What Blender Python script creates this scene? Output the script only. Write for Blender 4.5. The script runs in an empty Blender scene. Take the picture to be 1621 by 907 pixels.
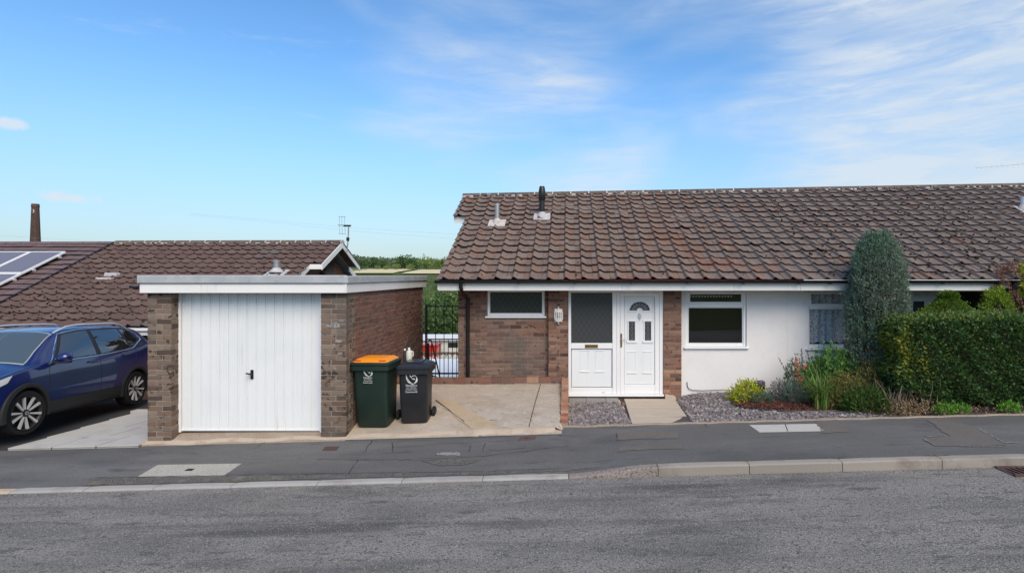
import bpy, bmesh, math, random
import numpy as np
from mathutils import Vector, Matrix

random.seed(7); rng = np.random.default_rng(7)
sc = bpy.context.scene
R = math.radians

# ------------------------------------------------------------------ camera
CAMZ = 2.4
cam = bpy.data.cameras.new('camera'); camo = bpy.data.objects.new('camera', cam)
sc.collection.objects.link(camo); sc.camera = camo
camo.location = (0, 0, CAMZ); camo.rotation_euler = (R(90), 0, 0)
cam.sensor_width = 36; cam.lens = 860/1621*36
cam.shift_x = -89.5/1621; cam.shift_y = -17/1621
cam.clip_start = 0.05; cam.clip_end = 6000
def U(px, d): return (px-900)/860*d            # survey helpers: metres across / up at a measured distance d
def V(py, d): return CAMZ-(py-436.5)/860*d

# ------------------------------------------------------------------ sky, sun, exposure
SUN_EL, SUN_AZ = 42, 156          # azimuth measured clockwise from +Y
w = bpy.data.worlds.new('World'); sc.world = w; w.use_nodes = True
nt = w.node_tree; nt.nodes.clear()
def wn(t, **k):
    n = nt.nodes.new(t)
    for a, b in k.items(): setattr(n, a, b)
    return n
def wmath(op, a, b=None, c=None, clamp=False):
    n = wn('ShaderNodeMath', operation=op, use_clamp=clamp)
    for i, v in enumerate((a, b, c)):
        if v is None: continue
        if isinstance(v, (int, float)): n.inputs[i].default_value = v
        else: nt.links.new(v, n.inputs[i])
    return n.outputs[0]
def wsmooth(v, lo, hi):
    n = wn('ShaderNodeMapRange', interpolation_type='SMOOTHSTEP')
    nt.links.new(v, n.inputs[0]); n.inputs[1].default_value = lo; n.inputs[2].default_value = hi
    return n.outputs[0]
sky = wn('ShaderNodeTexSky', sky_type='NISHITA', sun_disc=False)
sky.sun_elevation = R(SUN_EL); sky.sun_rotation = R(SUN_AZ)
sky.altitude = 50; sky.air_density = 1.0; sky.dust_density = 0.6; sky.ozone_density = 1.6
hs = wn('ShaderNodeHueSaturation'); hs.inputs['Saturation'].default_value = 1.26; hs.inputs['Value'].default_value = .92
nt.links.new(sky.outputs[0], hs.inputs['Color'])
tc = wn('ShaderNodeTexCoord'); sep = wn('ShaderNodeSeparateXYZ'); nt.links.new(tc.outputs['Generated'], sep.inputs[0])
dx, dy, dz = sep.outputs
def wnoise(vec, scale, detail, rough, dist=0, loc=(0,0,0), rot=(0,0,0), scl=(1,1,1)):
    m = wn('ShaderNodeMapping'); m.inputs['Location'].default_value = loc
    m.inputs['Rotation'].default_value = rot; m.inputs['Scale'].default_value = scl
    nt.links.new(vec, m.inputs[0])
    n = wn('ShaderNodeTexNoise'); n.inputs['Scale'].default_value = scale; n.inputs['Detail'].default_value = detail
    n.inputs['Roughness'].default_value = rough; n.inputs['Distortion'].default_value = dist
    nt.links.new(m.outputs[0], n.inputs['Vector']); return n.outputs[0]
d3 = tc.outputs['Generated']
tilt = (0, R(11), 0)
big = wnoise(d3, 1.0, 3, .5, .4, loc=(2.1, .7, .4), rot=tilt, scl=(1.9, 1.9, 4.6))
wisp = wnoise(d3, 1.9, 10, .64, 1.1, loc=(.7, .1, .3), rot=tilt, scl=(1.5, 1.5, 8.5))
fib = wnoise(d3, 6.0, 8, .6, .7, loc=(.1, .9, .3), rot=(0, R(22), 0), scl=(1.2, 1.2, 7.0))
bank = wmath('ADD', big, wmath('MULTIPLY', dx, .25))          # the cloud thickens towards the east
cover = wsmooth(bank, .42, .70)
cir = wmath('MULTIPLY', cover, wmath('ADD', .30, wmath('ADD', wmath('MULTIPLY', wsmooth(wisp, .32, .66), .40), wmath('MULTIPLY', wsmooth(fib, .40, .64), .26))))
thin = wmath('MULTIPLY', wmath('MULTIPLY', wsmooth(wisp, .55, .74), wsmooth(fib, .35, .6)), .34)
cloud = wmath('MAXIMUM', cir, thin)
# two small fair weather clouds low over the neighbouring roof
puffn = wnoise(d3, 26, 5, .6, .3)
def puff(az, el, ra, re):
    c = Vector((math.sin(R(az))*math.cos(R(el)), math.cos(R(az))*math.cos(R(el)), math.sin(R(el))))
    r_ = Vector((math.cos(R(az)), -math.sin(R(az)), 0)); u_ = r_.cross(c)
    def dot(v):
        n = wn('ShaderNodeVectorMath', operation='DOT_PRODUCT'); nt.links.new(d3, n.inputs[0]); n.inputs[1].default_value = v
        return n.outputs['Value']
    a = wmath('DIVIDE', dot(r_), ra); b = wmath('DIVIDE', dot(u_), re)
    rr = wmath('SQRT', wmath('ADD', wmath('MULTIPLY', a, a), wmath('MULTIPLY', b, b)))
    front = wmath('GREATER_THAN', dot(c), 0)
    body = wmath('ADD', wmath('SUBTRACT', 1.0, rr), wmath('MULTIPLY', wmath('SUBTRACT', puffn, .5), 2.6))
    return wmath('MULTIPLY', wmath('MULTIPLY', wsmooth(body, .20, .85), front), .8)
cloud = wmath('MAXIMUM', cloud, puff(-42.6, 6.0, .045, .014))
cloud = wmath('MAXIMUM', cloud, puff(-45.6, 11.0, .022, .012))
haze = wmath('MULTIPLY', wmath('SUBTRACT', 1.0, wsmooth(dz, -.02, .34)), .78)      # paler, still blue, low in the sky
m0 = wn('ShaderNodeMix', data_type='RGBA'); nt.links.new(haze, m0.inputs[0]); nt.links.new(hs.outputs[0], m0.inputs[6]); m0.inputs[7].default_value = (1.25, 1.95, 2.65, 1)
mx = wn('ShaderNodeMix', data_type='RGBA'); nt.links.new(wmath('MINIMUM', cloud, .82), mx.inputs[0])
nt.links.new(m0.outputs[2], mx.inputs[6]); mx.inputs[7].default_value = (3.2, 3.5, 3.8, 1)
bg = wn('ShaderNodeBackground'); bg.inputs[1].default_value = 0.106
nt.links.new(mx.outputs[2], bg.inputs[0])
wo = wn('ShaderNodeOutputWorld'); nt.links.new(bg.outputs[0], wo.inputs[0])

sl = bpy.data.lights.new('sun', 'SUN'); sl.energy = 1.5; sl.angle = R(42); sl.color = (1.0, .85, .66)
so = bpy.data.objects.new('sun', sl); sc.collection.objects.link(so)
sd = Vector((math.sin(R(SUN_AZ))*math.cos(R(SUN_EL)), math.cos(R(SUN_AZ))*math.cos(R(SUN_EL)), math.sin(R(SUN_EL))))
so.rotation_euler = sd.to_track_quat('Z', 'Y').to_euler(); so.location = (0, 0, 30)
vs = sc.view_settings
vs.view_transform = 'Standard'; vs.look = 'None'; vs.exposure = 1.12; vs.gamma = 1; vs.use_curve_mapping = False

# ------------------------------------------------------------------ materials
MATS = {}
def mat(name, base, rough=.75, spec=.35, metal=0., rnd=None, layers=(), bump=(), coat=0., trans=0., obj=False):
    """base colour, optional per-piece colours (rnd), noise layers (scale, colour, lo, hi[, stretch, detail]) and bump (scale, strength, distance)."""
    m = bpy.data.materials.new(name); m.use_nodes = True; MATS[name] = m
    t = m.node_tree; b = t.nodes['Principled BSDF']; L = t.links.new
    b.inputs['Roughness'].default_value = rough; b.inputs['Specular IOR Level'].default_value = spec
    b.inputs['Metallic'].default_value = metal; b.inputs['Coat Weight'].default_value = coat
    col = None
    geo = t.nodes.new('ShaderNodeNewGeometry'); oi = t.nodes.new('ShaderNodeObjectInfo')
    pos = geo.outputs['Position']
    if rnd:
        a = t.nodes.new('ShaderNodeMath'); a.operation = 'ADD'
        L(oi.outputs['Random'], a.inputs[0]); L(geo.outputs['Random Per Island'], a.inputs[1])
        f = t.nodes.new('ShaderNodeMath'); f.operation = 'FRACT'; L(a.outputs[0], f.inputs[0])
        rp = t.nodes.new('ShaderNodeValToRGB'); e = rp.color_ramp.elements
        while len(e) < len(rnd): e.new(.5)
        for i, c in enumerate(rnd):
            e[i].position = i/(len(rnd)-1); e[i].color = (*c, 1)
        L(f.outputs[0], rp.inputs[0]); col = rp.outputs[0]
        rv = f.outputs[0]
    for ly in layers:
        s, c, lo, hi = ly[:4]; st = ly[4] if len(ly) > 4 else (1, 1, 1); det = ly[5] if len(ly) > 5 else 5
        mp = t.nodes.new('ShaderNodeMapping'); mp.inputs['Scale'].default_value = st; L(pos, mp.inputs[0])
        n = t.nodes.new('ShaderNodeTexNoise'); n.inputs['Scale'].default_value = s; n.inputs['Detail'].default_value = det
        n.inputs['Roughness'].default_value = .6; L(mp.outputs[0], n.inputs['Vector'])
        mr = t.nodes.new('ShaderNodeMapRange'); mr.interpolation_type = 'SMOOTHSTEP'
        mr.inputs[1].default_value = lo; mr.inputs[2].default_value = hi; L(n.outputs[0], mr.inputs[0])
        x = t.nodes.new('ShaderNodeMix'); x.data_type = 'RGBA'; L(mr.outputs[0], x.inputs[0])
        if col is None: x.inputs[6].default_value = (*base, 1)
        else: L(col, x.inputs[6])
        x.inputs[7].default_value = (*c, 1); col = x.outputs[2]
    if col is None: b.inputs['Base Color'].default_value = (*base, 1)
    else: L(col, b.inputs['Base Color'])
    last = None
    for (s, strength, dist) in bump:
        n = t.nodes.new('ShaderNodeTexNoise'); n.inputs['Scale'].default_value = s; n.inputs['Detail'].default_value = 4; L(pos, n.inputs['Vector'])
        bp = t.nodes.new('ShaderNodeBump'); bp.inputs['Strength'].default_value = strength; bp.inputs['Distance'].default_value = dist
        L(n.outputs[0], bp.inputs['Height'])
        if last: L(last, bp.inputs['Normal'])
        last = bp.outputs[0]
    if last: L(last, b.inputs['Normal'])
    if trans:      # thin leaves let some light through
        tr = t.nodes.new('ShaderNodeBsdfTranslucent'); ms = t.nodes.new('ShaderNodeMixShader'); ms.inputs[0].default_value = trans
        if col is None: tr.inputs[0].default_value = (*base, 1)
        else: L(col, tr.inputs[0])
        L(b.outputs[0], ms.inputs[1]); L(tr.outputs[0], ms.inputs[2]); L(ms.outputs[0], t.nodes['Material Output'].inputs[0])
    return m
def glass(name, tint, rough=0.0, refl=1.0, ior=1.8):
    m = bpy.data.materials.new(name); m.use_nodes = True; MATS[name] = m
    t = m.node_tree; t.nodes.clear(); L = t.links.new
    o = t.nodes.new('ShaderNodeOutputMaterial'); tr = t.nodes.new('ShaderNodeBsdfTransparent'); tr.inputs[0].default_value = (*tint, 1)
    gl = t.nodes.new('ShaderNodeBsdfGlossy'); gl.inputs['Roughness'].default_value = rough; gl.inputs[0].default_value = (refl, refl, refl, 1)
    fr = t.nodes.new('ShaderNodeFresnel'); ge = t.nodes.new('ShaderNodeNewGeometry'); mi = t.nodes.new('ShaderNodeMix')
    mi.inputs[2].default_value = ior; mi.inputs[3].default_value = 1/ior; L(ge.outputs['Backfacing'], mi.inputs[0]); L(mi.outputs[0], fr.inputs[0])      # a thin pane reflects alike from both sides
    mx = t.nodes.new('ShaderNodeMixShader'); L(fr.outputs[0], mx.inputs[0]); L(tr.outputs[0], mx.inputs[1]); L(gl.outputs[0], mx.inputs[2]); L(mx.outputs[0], o.inputs[0])
    return m
M = MATS
mat('mortar', (.30, .26, .22), .95, .1, layers=[(14, (.20, .17, .14), .45, .7)], bump=[(90, .4, .004)])
mat('mortar_dark', (0.2295, 0.1755, 0.1485), .95, .1, layers=[(9, (0.324, 0.27, 0.2295), .5, .7)], bump=[(90, .4, .004)])
mat('brick_buff', (.2, .15, .1), .92, .15, rnd=[(.085, .062, .050), (.21, .160, .122), (.185, .135, .105), (.25, .195, .152), (.145, .112, .092), (.20, .128, .092), (.075, .055, .047), (.23, .17, .13)],
    layers=[(10, (.055, .040, .035), .585, .64, (1, 1, 1), 2), (60, (.13, .10, .082), .5, .8), (1.6, (.13, .113, .098), .5, .75)], bump=[(70, .5, .004), (260, .4, .002)])
mat('brick_red', (0.2665, 0.1351, 0.09569), .92, .15, rnd=[(0.1998, 0.09735, 0.07108), (0.1599, 0.0811, 0.06271), (0.2332, 0.1149, 0.08205), (0.1735, 0.1012, 0.0815), (0.2134, 0.1215, 0.09255), (0.1134, 0.06748, 0.05696)],
    layers=[(11, (0.08016, 0.05125, 0.046), .62, .70, (1, 1, 1), 2), (50, (0.1336, 0.08358, 0.06783), .5, .8), (1.3, (0.1337, 0.09426, 0.0785), .5, .72)], bump=[(70, .5, .004), (260, .4, .002)])
mat('brick_house', (0.2138, 0.0958, 0.0604), .92, .15, rnd=[(0.201, 0.1089, 0.07708), (0.268, 0.1618, 0.1182), (0.1214, 0.0659, 0.05174), (0.288, 0.1818, 0.1382), (0.2214, 0.127, 0.0916), (0.08172, 0.04868, 0.0416), (0.2488, 0.1367, 0.0895), (0.1797, 0.09712, 0.07116)],
    layers=[(12, (0.07118, 0.04286, 0.03696), .585, .65, (1, 1, 1), 2), (50, (0.1673, 0.1083, 0.08236), .5, .8)], bump=[(70, .5, .004), (260, .4, .002)])
mat('brick_grimy', (0.2748, 0.1416, 0.1016), .92, .15, rnd=[(0.193, 0.1198, 0.09449), (0.2278, 0.1478, 0.1172), (0.138, 0.08739, 0.0714), (0.2487, 0.1688, 0.1355), (0.2002, 0.1337, 0.107), (0.1174, 0.07339, 0.06405)],
    layers=[(12, (0.0761, 0.05212, 0.04679), .60, .68, (1, 1, 1), 2), (1.5, (0.1251, 0.1051, 0.09179), .46, .68)], bump=[(70, .5, .004), (260, .4, .002)])
mat('brick_orange', (.3, .15, .09), .92, .15, rnd=[(.30, .13, .075), (.36, .19, .12), (.24, .095, .06), (.40, .25, .17), (.28, .15, .10)],
    layers=[(22, (.38, .30, .23), .54, .72), (7, (.13, .085, .065), .6, .75)], bump=[(70, .5, .004)])
mat('tile_brown', (.1, .07, .05), .9, .2, rnd=[(.172, .120, .098), (.195, .15, .128), (.155, .110, .092), (.205, .16, .138), (.18, .116, .092), (.195, .118, .09), (.185, .146, .127), (.15, .106, .09)],
    layers=[(5, (.225, .195, .175), .52, .74), (34, (.25, .22, .20), .60, .76), (19, (.075, .056, .048), .57, .70), (.9, (.19, .112, .085), .54, .68), (9, (.085, .066, .057), .60, .70, (1, .5, 1))], bump=[(60, .6, .005), (220, .5, .002)])
mat('tile_mossy', (0.1373, 0.1008, 0.07651), .9, .2, rnd=[(0.15, 0.1184, 0.1062), (0.1671, 0.1355, 0.1221), (0.1388, 0.1084, 0.09746), (0.1811, 0.1483, 0.1324), (0.1581, 0.1229, 0.1095)],
    layers=[(6, (0.1962, 0.1719, 0.1538), .5, .75), (26, (0.04913, 0.04304, 0.03939), .63, .70), (40, (0.2248, 0.2005, 0.1824), .64, .8)], bump=[(60, .5, .004), (26, .5, .01)])
mat('tile_red', (0.1066, 0.08403, 0.06898), .9, .2, rnd=[(0.1151, 0.07443, 0.0654), (0.1343, 0.08916, 0.07863), (0.1054, 0.06928, 0.06251), (0.1437, 0.1001, 0.08656), (0.1235, 0.08062, 0.07084)],
    layers=[(5, (0.1472, 0.1209, 0.1095), .54, .76), (30, (0.06295, 0.04415, 0.04039), .62, .74), (.6, (0.1286, 0.1135, 0.106), .58, .72)], bump=[(60, .5, .004), (26, .5, .008)])
mat('tile_flat', (0.138, 0.092, 0.092), .6, .4, rnd=[(0.1437, 0.0943, 0.0897), (0.161, 0.1081, 0.1035), (0.1323, 0.0874, 0.08395), (0.1495, 0.1012, 0.09775)], layers=[(4, (0.184, 0.138, 0.1323), .5, .75)], bump=[(160, .3, .002)])
mat('ridge', (.12, .1, .09), .95, .15, rnd=[(.11, .085, .075), (.14, .115, .10), (.09, .075, .068)], layers=[(9, (.24, .225, .21), .56, .70), (30, (.07, .06, .055), .6, .75)], bump=[(60, .6, .006)])
mat('pale_mortar', (.52, .49, .46), .95, .1, layers=[(12, (.3, .28, .26), .5, .7)], bump=[(80, .5, .006)])
mat('lichen_edge', (.78, .74, .72), .9, .1)
mat('red_edge', (.30, .05, .03), .7, .3)
mat('lead', (.42, .42, .43), .6, .3, layers=[(9, (.62, .61, .60), .45, .7)])
mat('upvc', (.80, .81, .82), .32, .45, layers=[(2.2, (.75, .76, .77), .5, .8)])
mat('upvc_shadowgap', (.30, .31, .32), .6, .2)
mat('door_white', (.76, .79, .80), .42, .4, layers=[(1.4, (.70, .735, .75), .4, .8), (3, (.66, .67, .65), .64, .8, (1, 1, .25)), (9, (.60, .60, .57), .60, .80, (1, 1, .06), 6), (26, (.55, .53, .48), .68, .78)])
mat('fascia', (.78, .78, .77), .45, .35, layers=[(3, (.70, .70, .69), .5, .8, (.3, 1, 1)), (12, (.58, .57, .54), .60, .80, (1, 1, .15), 6)])
mat('capping', (.36, .39, .41), .6, .3, layers=[(5, (.44, .46, .47), .45, .7), (14, (.27, .30, .32), .56, .75), (1.2, (.46, .47, .47), .5, .7)], bump=[(40, .2, .003)])
mat('felt', (.20, .21, .22), .9, .2, layers=[(4, (.28, .28, .28), .4, .7)])
mat('render', (.76, .755, .755), .92, .15, layers=[(1.6, (.70, .70, .705), .45, .75), (7, (.72, .715, .71), .5, .75), (26, (.60, .59, .58), .68, .8)], bump=[(45, .35, .006), (160, .5, .003)])
mat('soffit', (.62, .60, .58), .8, .2)
mat('interior', (.20, .195, .19), .9, .1)
mat('interior_floor', (.10, .085, .07), .8, .2)
mat('black_plastic', (.012, .012, .013), .38, .45)
mat('black_iron', (.010, .010, .011), .5, .4)
mat('brass', (.34, .22, .07), .38, .5, 1.0)
mat('lead_came', (.072, .074, .077), .5, .4)
mat('obscure_glass', (.050, .054, .058), .2, .5, bump=[(60, .25, .004)])
mat('frosted_dark', (.030, .038, .034), .2, .5, bump=[(40, .2, .004)])
glass('window_glass', (.86, .88, .88))
glass('car_glass', (.5, .55, .57), ior=2.2)
mat('road', (.285, .270, .245), .93, .2, layers=[(1.1, (.20, .193, .18), .42, .66, (.35, 1.5, 1)), (2.3, (.15, .145, .137), .50, .68, (.22, 1.3, 1), 9), (.8, (.105, .102, .097), .56, .68, (.22, 1.6, 1), 10), (7, (.125, .122, .116), .55, .68, (.35, 1.4, 1), 8), (26, (.105, .102, .097), .565, .66, (.8, 1.2, 1), 4), (62, (.080, .078, .075), .54, .63, (1, 1, 1), 3), (120, (.09, .09, .088), .55, .63, (1, 1, 1), 2), (80, (.46, .445, .42), .60, .68, (1, 1, 1), 2)],
    bump=[(120, .9, .010), (45, .8, .012)])
mat('pavement', (0.121, 0.1187, 0.1154), .88, .25, layers=[(1.0, (0.1568, 0.1557, 0.1534), .45, .7, (.4, 1.6, 1)), (.7, (0.0896, 0.0896, 0.09072), .52, .66, (.5, 1.2, 1), 8), (70, (0.0672, 0.0672, 0.0672), .56, .68, (1, 1, 1), 3), (4.5, (0.084, 0.084, 0.08624), .55, .72, (.35, 1.5, 1), 8), (9, (0.2464, 0.2408, 0.2296), .66, .78, (.35, 1.5, 1)), (110, (0.2128, 0.2083, 0.2016), .62, .70, (1, 1, 1), 2)], bump=[(110, .7, .005), (3, .25, .02)])
mat('pavement_patch', (.165, .150, .138), .92, .2, layers=[(80, (.075, .068, .063), .5, .66), (2, (.135, .124, .115), .45, .7)], bump=[(150, .8, .006)])
mat('pavement_gritty', (0.1438, 0.135, 0.1225), .95, .15, layers=[(60, (0.0625, 0.05875, 0.05625), .48, .62), (5, (0.1875, 0.175, 0.1562), .5, .7)], bump=[(120, .9, .008)])
mat('crack', (.022, .022, .023), .95, .1)
mat('chalky', (.30, .295, .285), .95, .1, layers=[(40, (.10, .10, .10), .48, .6)])
mat('kerb', (0.2981, 0.2713, 0.239), .93, .2, rnd=[(0.2715, 0.25, 0.2199), (0.3157, 0.2888, 0.2512), (0.2904, 0.2581, 0.2237)], layers=[(3.5, (0.2204, 0.1935, 0.1666), .5, .72), (60, (0.3662, 0.3447, 0.3125), .56, .75), (170, (0.158, 0.1419, 0.1258), .60, .72)], bump=[(90, .5, .004)])
mat('kerb_pale', (0.34, 0.3315, 0.3145), .93, .2, rnd=[(0.323, 0.3145, 0.2975), (0.374, 0.3655, 0.3485)], layers=[(3.5, (0.2805, 0.2635, 0.2465), .5, .72), (120, (0.2295, 0.221, 0.2082), .58, .72)], bump=[(90, .5, .003)])
mat('kerb_tan', (.47, .38, .28), .93, .2, layers=[(30, (.34, .25, .17), .5, .7)], bump=[(90, .5, .004)])
mat('kerb_rough', (.27, .235, .21), .95, .15, layers=[(42, (.12, .10, .092), .50, .62), (90, (.40, .36, .33), .56, .7)], bump=[(45, 1, .014)])
mat('drive', (.45, .385, .315), .95, .15, layers=[(1.7, (.37, .31, .245), .42, .68, (.8, 1.4, 1), 8), (7, (.53, .485, .42), .52, .75, (.6, 1.4, 1)), (26, (.24, .205, .17), .575, .70, (.6, 1.8, 1)), (75, (.27, .225, .18), .54, .68), (2.6, (.46, .36, .265), .56, .70)], bump=[(80, .8, .008), (14, .4, .012)])
mat('drive_worn', (.44, .385, .325), .95, .15, layers=[(1.7, (.37, .315, .255), .42, .68, (.8, 1.4, 1), 8), (11, (.20, .175, .15), .585, .66, (.6, 1.5, 1), 8), (5, (.50, .455, .40), .5, .7), (75, (.27, .23, .19), .54, .68)], bump=[(30, .9, .014), (100, .6, .006)])
mat('drive_tan', (0.44, 0.3465, 0.242), .95, .15, layers=[(3, (0.374, 0.286, 0.1925), .45, .7), (110, (0.33, 0.2475, 0.165), .52, .7), (20, (0.506, 0.429, 0.33), .58, .75)], bump=[(100, .6, .006)])
mat('apron', (.33, .265, .205), .95, .15, layers=[(60, (.20, .15, .11), .52, .64), (110, (.46, .40, .33), .56, .68), (3, (.37, .315, .25), .45, .7)], bump=[(80, 1, .01)])
mat('apron_lip', (0.4338, 0.3611, 0.2846), .95, .15, layers=[(5, (0.3573, 0.2808, 0.2119), .5, .7), (50, (0.4865, 0.4329, 0.3641), .55, .7)], bump=[(60, .6, .008)])
mat('slab_pale', (.50, .49, .455), .9, .2, rnd=[(.46, .45, .415), (.53, .52, .49), (.49, .47, .43)], layers=[(3.5, (.42, .405, .365), .48, .72), (70, (.56, .55, .52), .55, .75)], bump=[(70, .3, .004)])
mat('slab_path', (.50, .43, .345), .9, .2, rnd=[(.47, .405, .325), (.53, .455, .37), (.50, .43, .35)], layers=[(2.5, (.44, .37, .29), .5, .75), (90, (.40, .34, .275), .54, .68)], bump=[(120, .3, .003)])
mat('slab_grey', (.26, .25, .235), .92, .2, rnd=[(.25, .24, .225), (.29, .275, .255)], layers=[(12, (.19, .18, .165), .5, .7)], bump=[(90, .4, .004)])
mat('inspection_slab', (.42, .41, .365), .95, .15, layers=[(70, (.22, .21, .185), .52, .64), (4, (.36, .35, .31), .45, .7)], bump=[(70, 1, .008)])
mat('rust', (0.08946, 0.0544, 0.04739), .85, .3, layers=[(40, (0.1487, 0.08564, 0.07161), .5, .7)], bump=[(120, .6, .004)])
mat('iron_cover', (.11, .07, .062), .8, .3, layers=[(30, (.17, .10, .085), .5, .7)], bump=[(120, .6, .004)])
mat('pit', (.004, .004, .004), 1, 0)
mat('slate_chip', (.16, .14, .15), .75, .3, rnd=[(.205, .178, .180), (.30, .268, .268), (.105, .090, .092), (.40, .37, .365), (.15, .128, .13), (.245, .21, .212), (.075, .066, .068), (.33, .285, .275)], layers=[(60, (.32, .29, .28), .6, .8)])
mat('slate_bed', (.10, .085, .09), .95, .1, layers=[(60, (.17, .145, .155), .5, .7)], bump=[(60, 1, .02)])
mat('mulch', (.11, .045, .03), .95, .1, rnd=[(.14, .052, .034), (.085, .034, .026), (.19, .082, .055), (.055, .028, .022), (.12, .065, .05)])
mat('soil', (.060, .042, .032), .97, .1, layers=[(20, (.10, .07, .05), .5, .7)], bump=[(40, 1, .03)])
mat('grass', (.075, .105, .032), .95, .1, layers=[(.05, (.10, .12, .045), .45, .6), (.6, (.055, .085, .026), .45, .7)])
mat('field', (.62, .54, .34), .95, .1, layers=[(.02, (.55, .50, .29), .45, .6)])
mat('meadow', (.13, .19, .055), .95, .1, layers=[(.03, (.19, .22, .08), .45, .6)])
mat('tarmac_drive', (.045, .047, .050), .85, .3, layers=[(120, (.07, .07, .072), .5, .7)], bump=[(150, .6, .004)])
mat('bark', (.13, .095, .065), .95, .1, layers=[(20, (.07, .05, .038), .5, .7, (1, 1, .2))], bump=[(40, .8, .01)])
mat('twig', (.26, .20, .145), .95, .1, layers=[(20, (.16, .12, .085), .5, .7)])
mat('moss_dark', (.035, .03, .022), .97, .05, rnd=[(.030, .027, .02), (.05, .043, .03), (.022, .02, .016), (.06, .062, .035)])
mat('dry', (.26, .18, .10), .95, .1, rnd=[(.28, .20, .12), (.20, .125, .07), (.34, .26, .16), (.16, .12, .06)])
leaf = lambda n, cols, layers=(), tr=.22, rough=.6: mat(n, cols[0], rough, .25, rnd=cols, layers=layers, trans=tr)
leaf('hedge_leaf', [(0.04479, 0.09854, 0.02986), (0.07465, 0.1493, 0.0418), (0.03285, 0.07465, 0.02538), (0.1075, 0.2016, 0.05673), (0.05972, 0.1269, 0.0418)], rough=.42)
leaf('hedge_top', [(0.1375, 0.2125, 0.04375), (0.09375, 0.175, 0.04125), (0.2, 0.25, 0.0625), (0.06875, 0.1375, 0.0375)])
leaf('hedge_yellow', [(.30, .30, .035), (.20, .25, .035), (.38, .34, .05), (.12, .19, .03)])
leaf('cypress_leaf', [(0.1313, 0.1938, 0.14), (0.1812, 0.2438, 0.1812), (0.09375, 0.1438, 0.1063), (0.2313, 0.2812, 0.2125)], layers=[(3.2, (0.1875, 0.1438, 0.1025), .58, .68), (1.5, (0.1313, 0.2188, 0.1438), .5, .62)], tr=.14)
leaf('cone_leaf', [(.10, .20, .022), (.15, .26, .03), (.07, .145, .018), (.20, .30, .045)])
leaf('lime_leaf', [(.19, .30, .022), (.26, .36, .03), (.12, .22, .02), (.32, .38, .05)])
leaf('brown_leaf', [(0.255, 0.1275, 0.09), (0.33, 0.1875, 0.135), (0.18, 0.09, 0.0675), (0.39, 0.24, 0.1725)], tr=.1)
leaf('gold_leaf', [(.44, .46, .025), (.34, .42, .03), (.50, .47, .04), (.22, .33, .03)])
leaf('glaucous_leaf', [(.12, .18, .15), (.16, .22, .19), (.09, .14, .115), (.10, .17, .10)])
leaf('silver_leaf', [(.30, .29, .28), (.38, .35, .35), (.22, .21, .19), (.18, .20, .14)])
leaf('fresh_leaf', [(0.0935, 0.209, 0.044), (0.132, 0.275, 0.0605), (0.066, 0.154, 0.033), (0.165, 0.308, 0.077)])
leaf('sage_leaf', [(.14, .20, .105), (.18, .24, .13), (.11, .16, .08)])
leaf('blade_leaf', [(.075, .17, .03), (.11, .22, .04), (.16, .25, .06), (.21, .24, .08)])
leaf('bronze_leaf', [(0.156, 0.156, 0.0455), (0.221, 0.195, 0.0585), (0.117, 0.143, 0.039), (0.26, 0.195, 0.078)])
leaf('fern_leaf', [(0.0588, 0.1176, 0.0245), (0.0833, 0.147, 0.0294), (0.0441, 0.0882, 0.02156)])
leaf('weed_leaf', [(.12, .30, .035), (.17, .36, .045), (.09, .23, .03)])
leaf('tree_leaf', [(0.1217, 0.201, 0.05225), (0.1637, 0.2551, 0.06738), (0.08891, 0.1474, 0.04018), (0.2114, 0.2967, 0.08345)], tr=.3)
leaf('tree_dark', [(0.07332, 0.1281, 0.04185), (0.1003, 0.166, 0.05377), (0.05563, 0.09939, 0.03375)], tr=.25)
leaf('tree_lime', [(0.2089, 0.2917, 0.07853), (0.2604, 0.3433, 0.1005), (0.157, 0.2281, 0.0623)], tr=.3)
leaf('far_leaf', [(0.1027, 0.1551, 0.07347), (0.1377, 0.196, 0.09105), (0.08103, 0.1219, 0.06353), (0.1853, 0.2262, 0.1212)], layers=[(.012, (0.0824, 0.1174, 0.08823), .5, .6)], tr=.2)
mat('petal', (.62, .085, .035), .6, .3, rnd=[(.65, .09, .035), (.72, .16, .06), (.5, .05, .03)])
mat('petal_purple', (.10, .07, .13), .8, .2, rnd=[(.10, .07, .13), (.15, .11, .17), (.06, .045, .07)])
mat('bin_green', (.010, .024, .018), .5, .4, layers=[(3, (.014, .030, .023), .4, .7), (30, (.035, .05, .042), .66, .74, (1, 1, .15))])
mat('bin_black', (.016, .017, .020), .45, .4, layers=[(3, (.022, .023, .027), .4, .7), (30, (.05, .052, .056), .66, .74, (1, 1, .15))])
mat('bin_grey_lid', (.030, .033, .040), .3, .5)
mat('bin_orange', (.80, .27, .012), .42, .4)
mat('bin_red', (.55, .06, .015), .5, .4)
mat('print', (.58, .61, .61), .6, .3)
mat('rubber', (.014, .014, .015), .75, .25, bump=[(80, .2, .003)])
mat('bottle', (.60, .60, .52), .45, .4)
mat('car_blue', (.008, .018, .115), .28, .5, .25, coat=1.0)
MATS['car_blue'].node_tree.nodes['Principled BSDF'].inputs['Coat Roughness'].default_value = .03
mat('car_cladding', (.022, .023, .025), .55, .35)
mat('chrome', (.75, .76, .78), .12, .5, 1.0)
mat('rail_silver', (.70, .71, .73), .3, .5, .45)
mat('alloy', (.66, .66, .67), .35, .5, .35)
mat('alloy_dark', (.018, .018, .02), .4, .4)
mat('red_lens', (.40, .012, .018), .15, .6, coat=1)
mat('clear_lens', (.55, .58, .60), .08, .6, coat=1)
mat('dash_reflection', (.30, .32, .32), .6, .3)  # pale grey holds the painted sky reflection along with the light cabin trim
mat('car_inside', (.02, .02, .022), .8, .2)
mat('cell', (.16, .155, .19), .42, .4)
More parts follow.
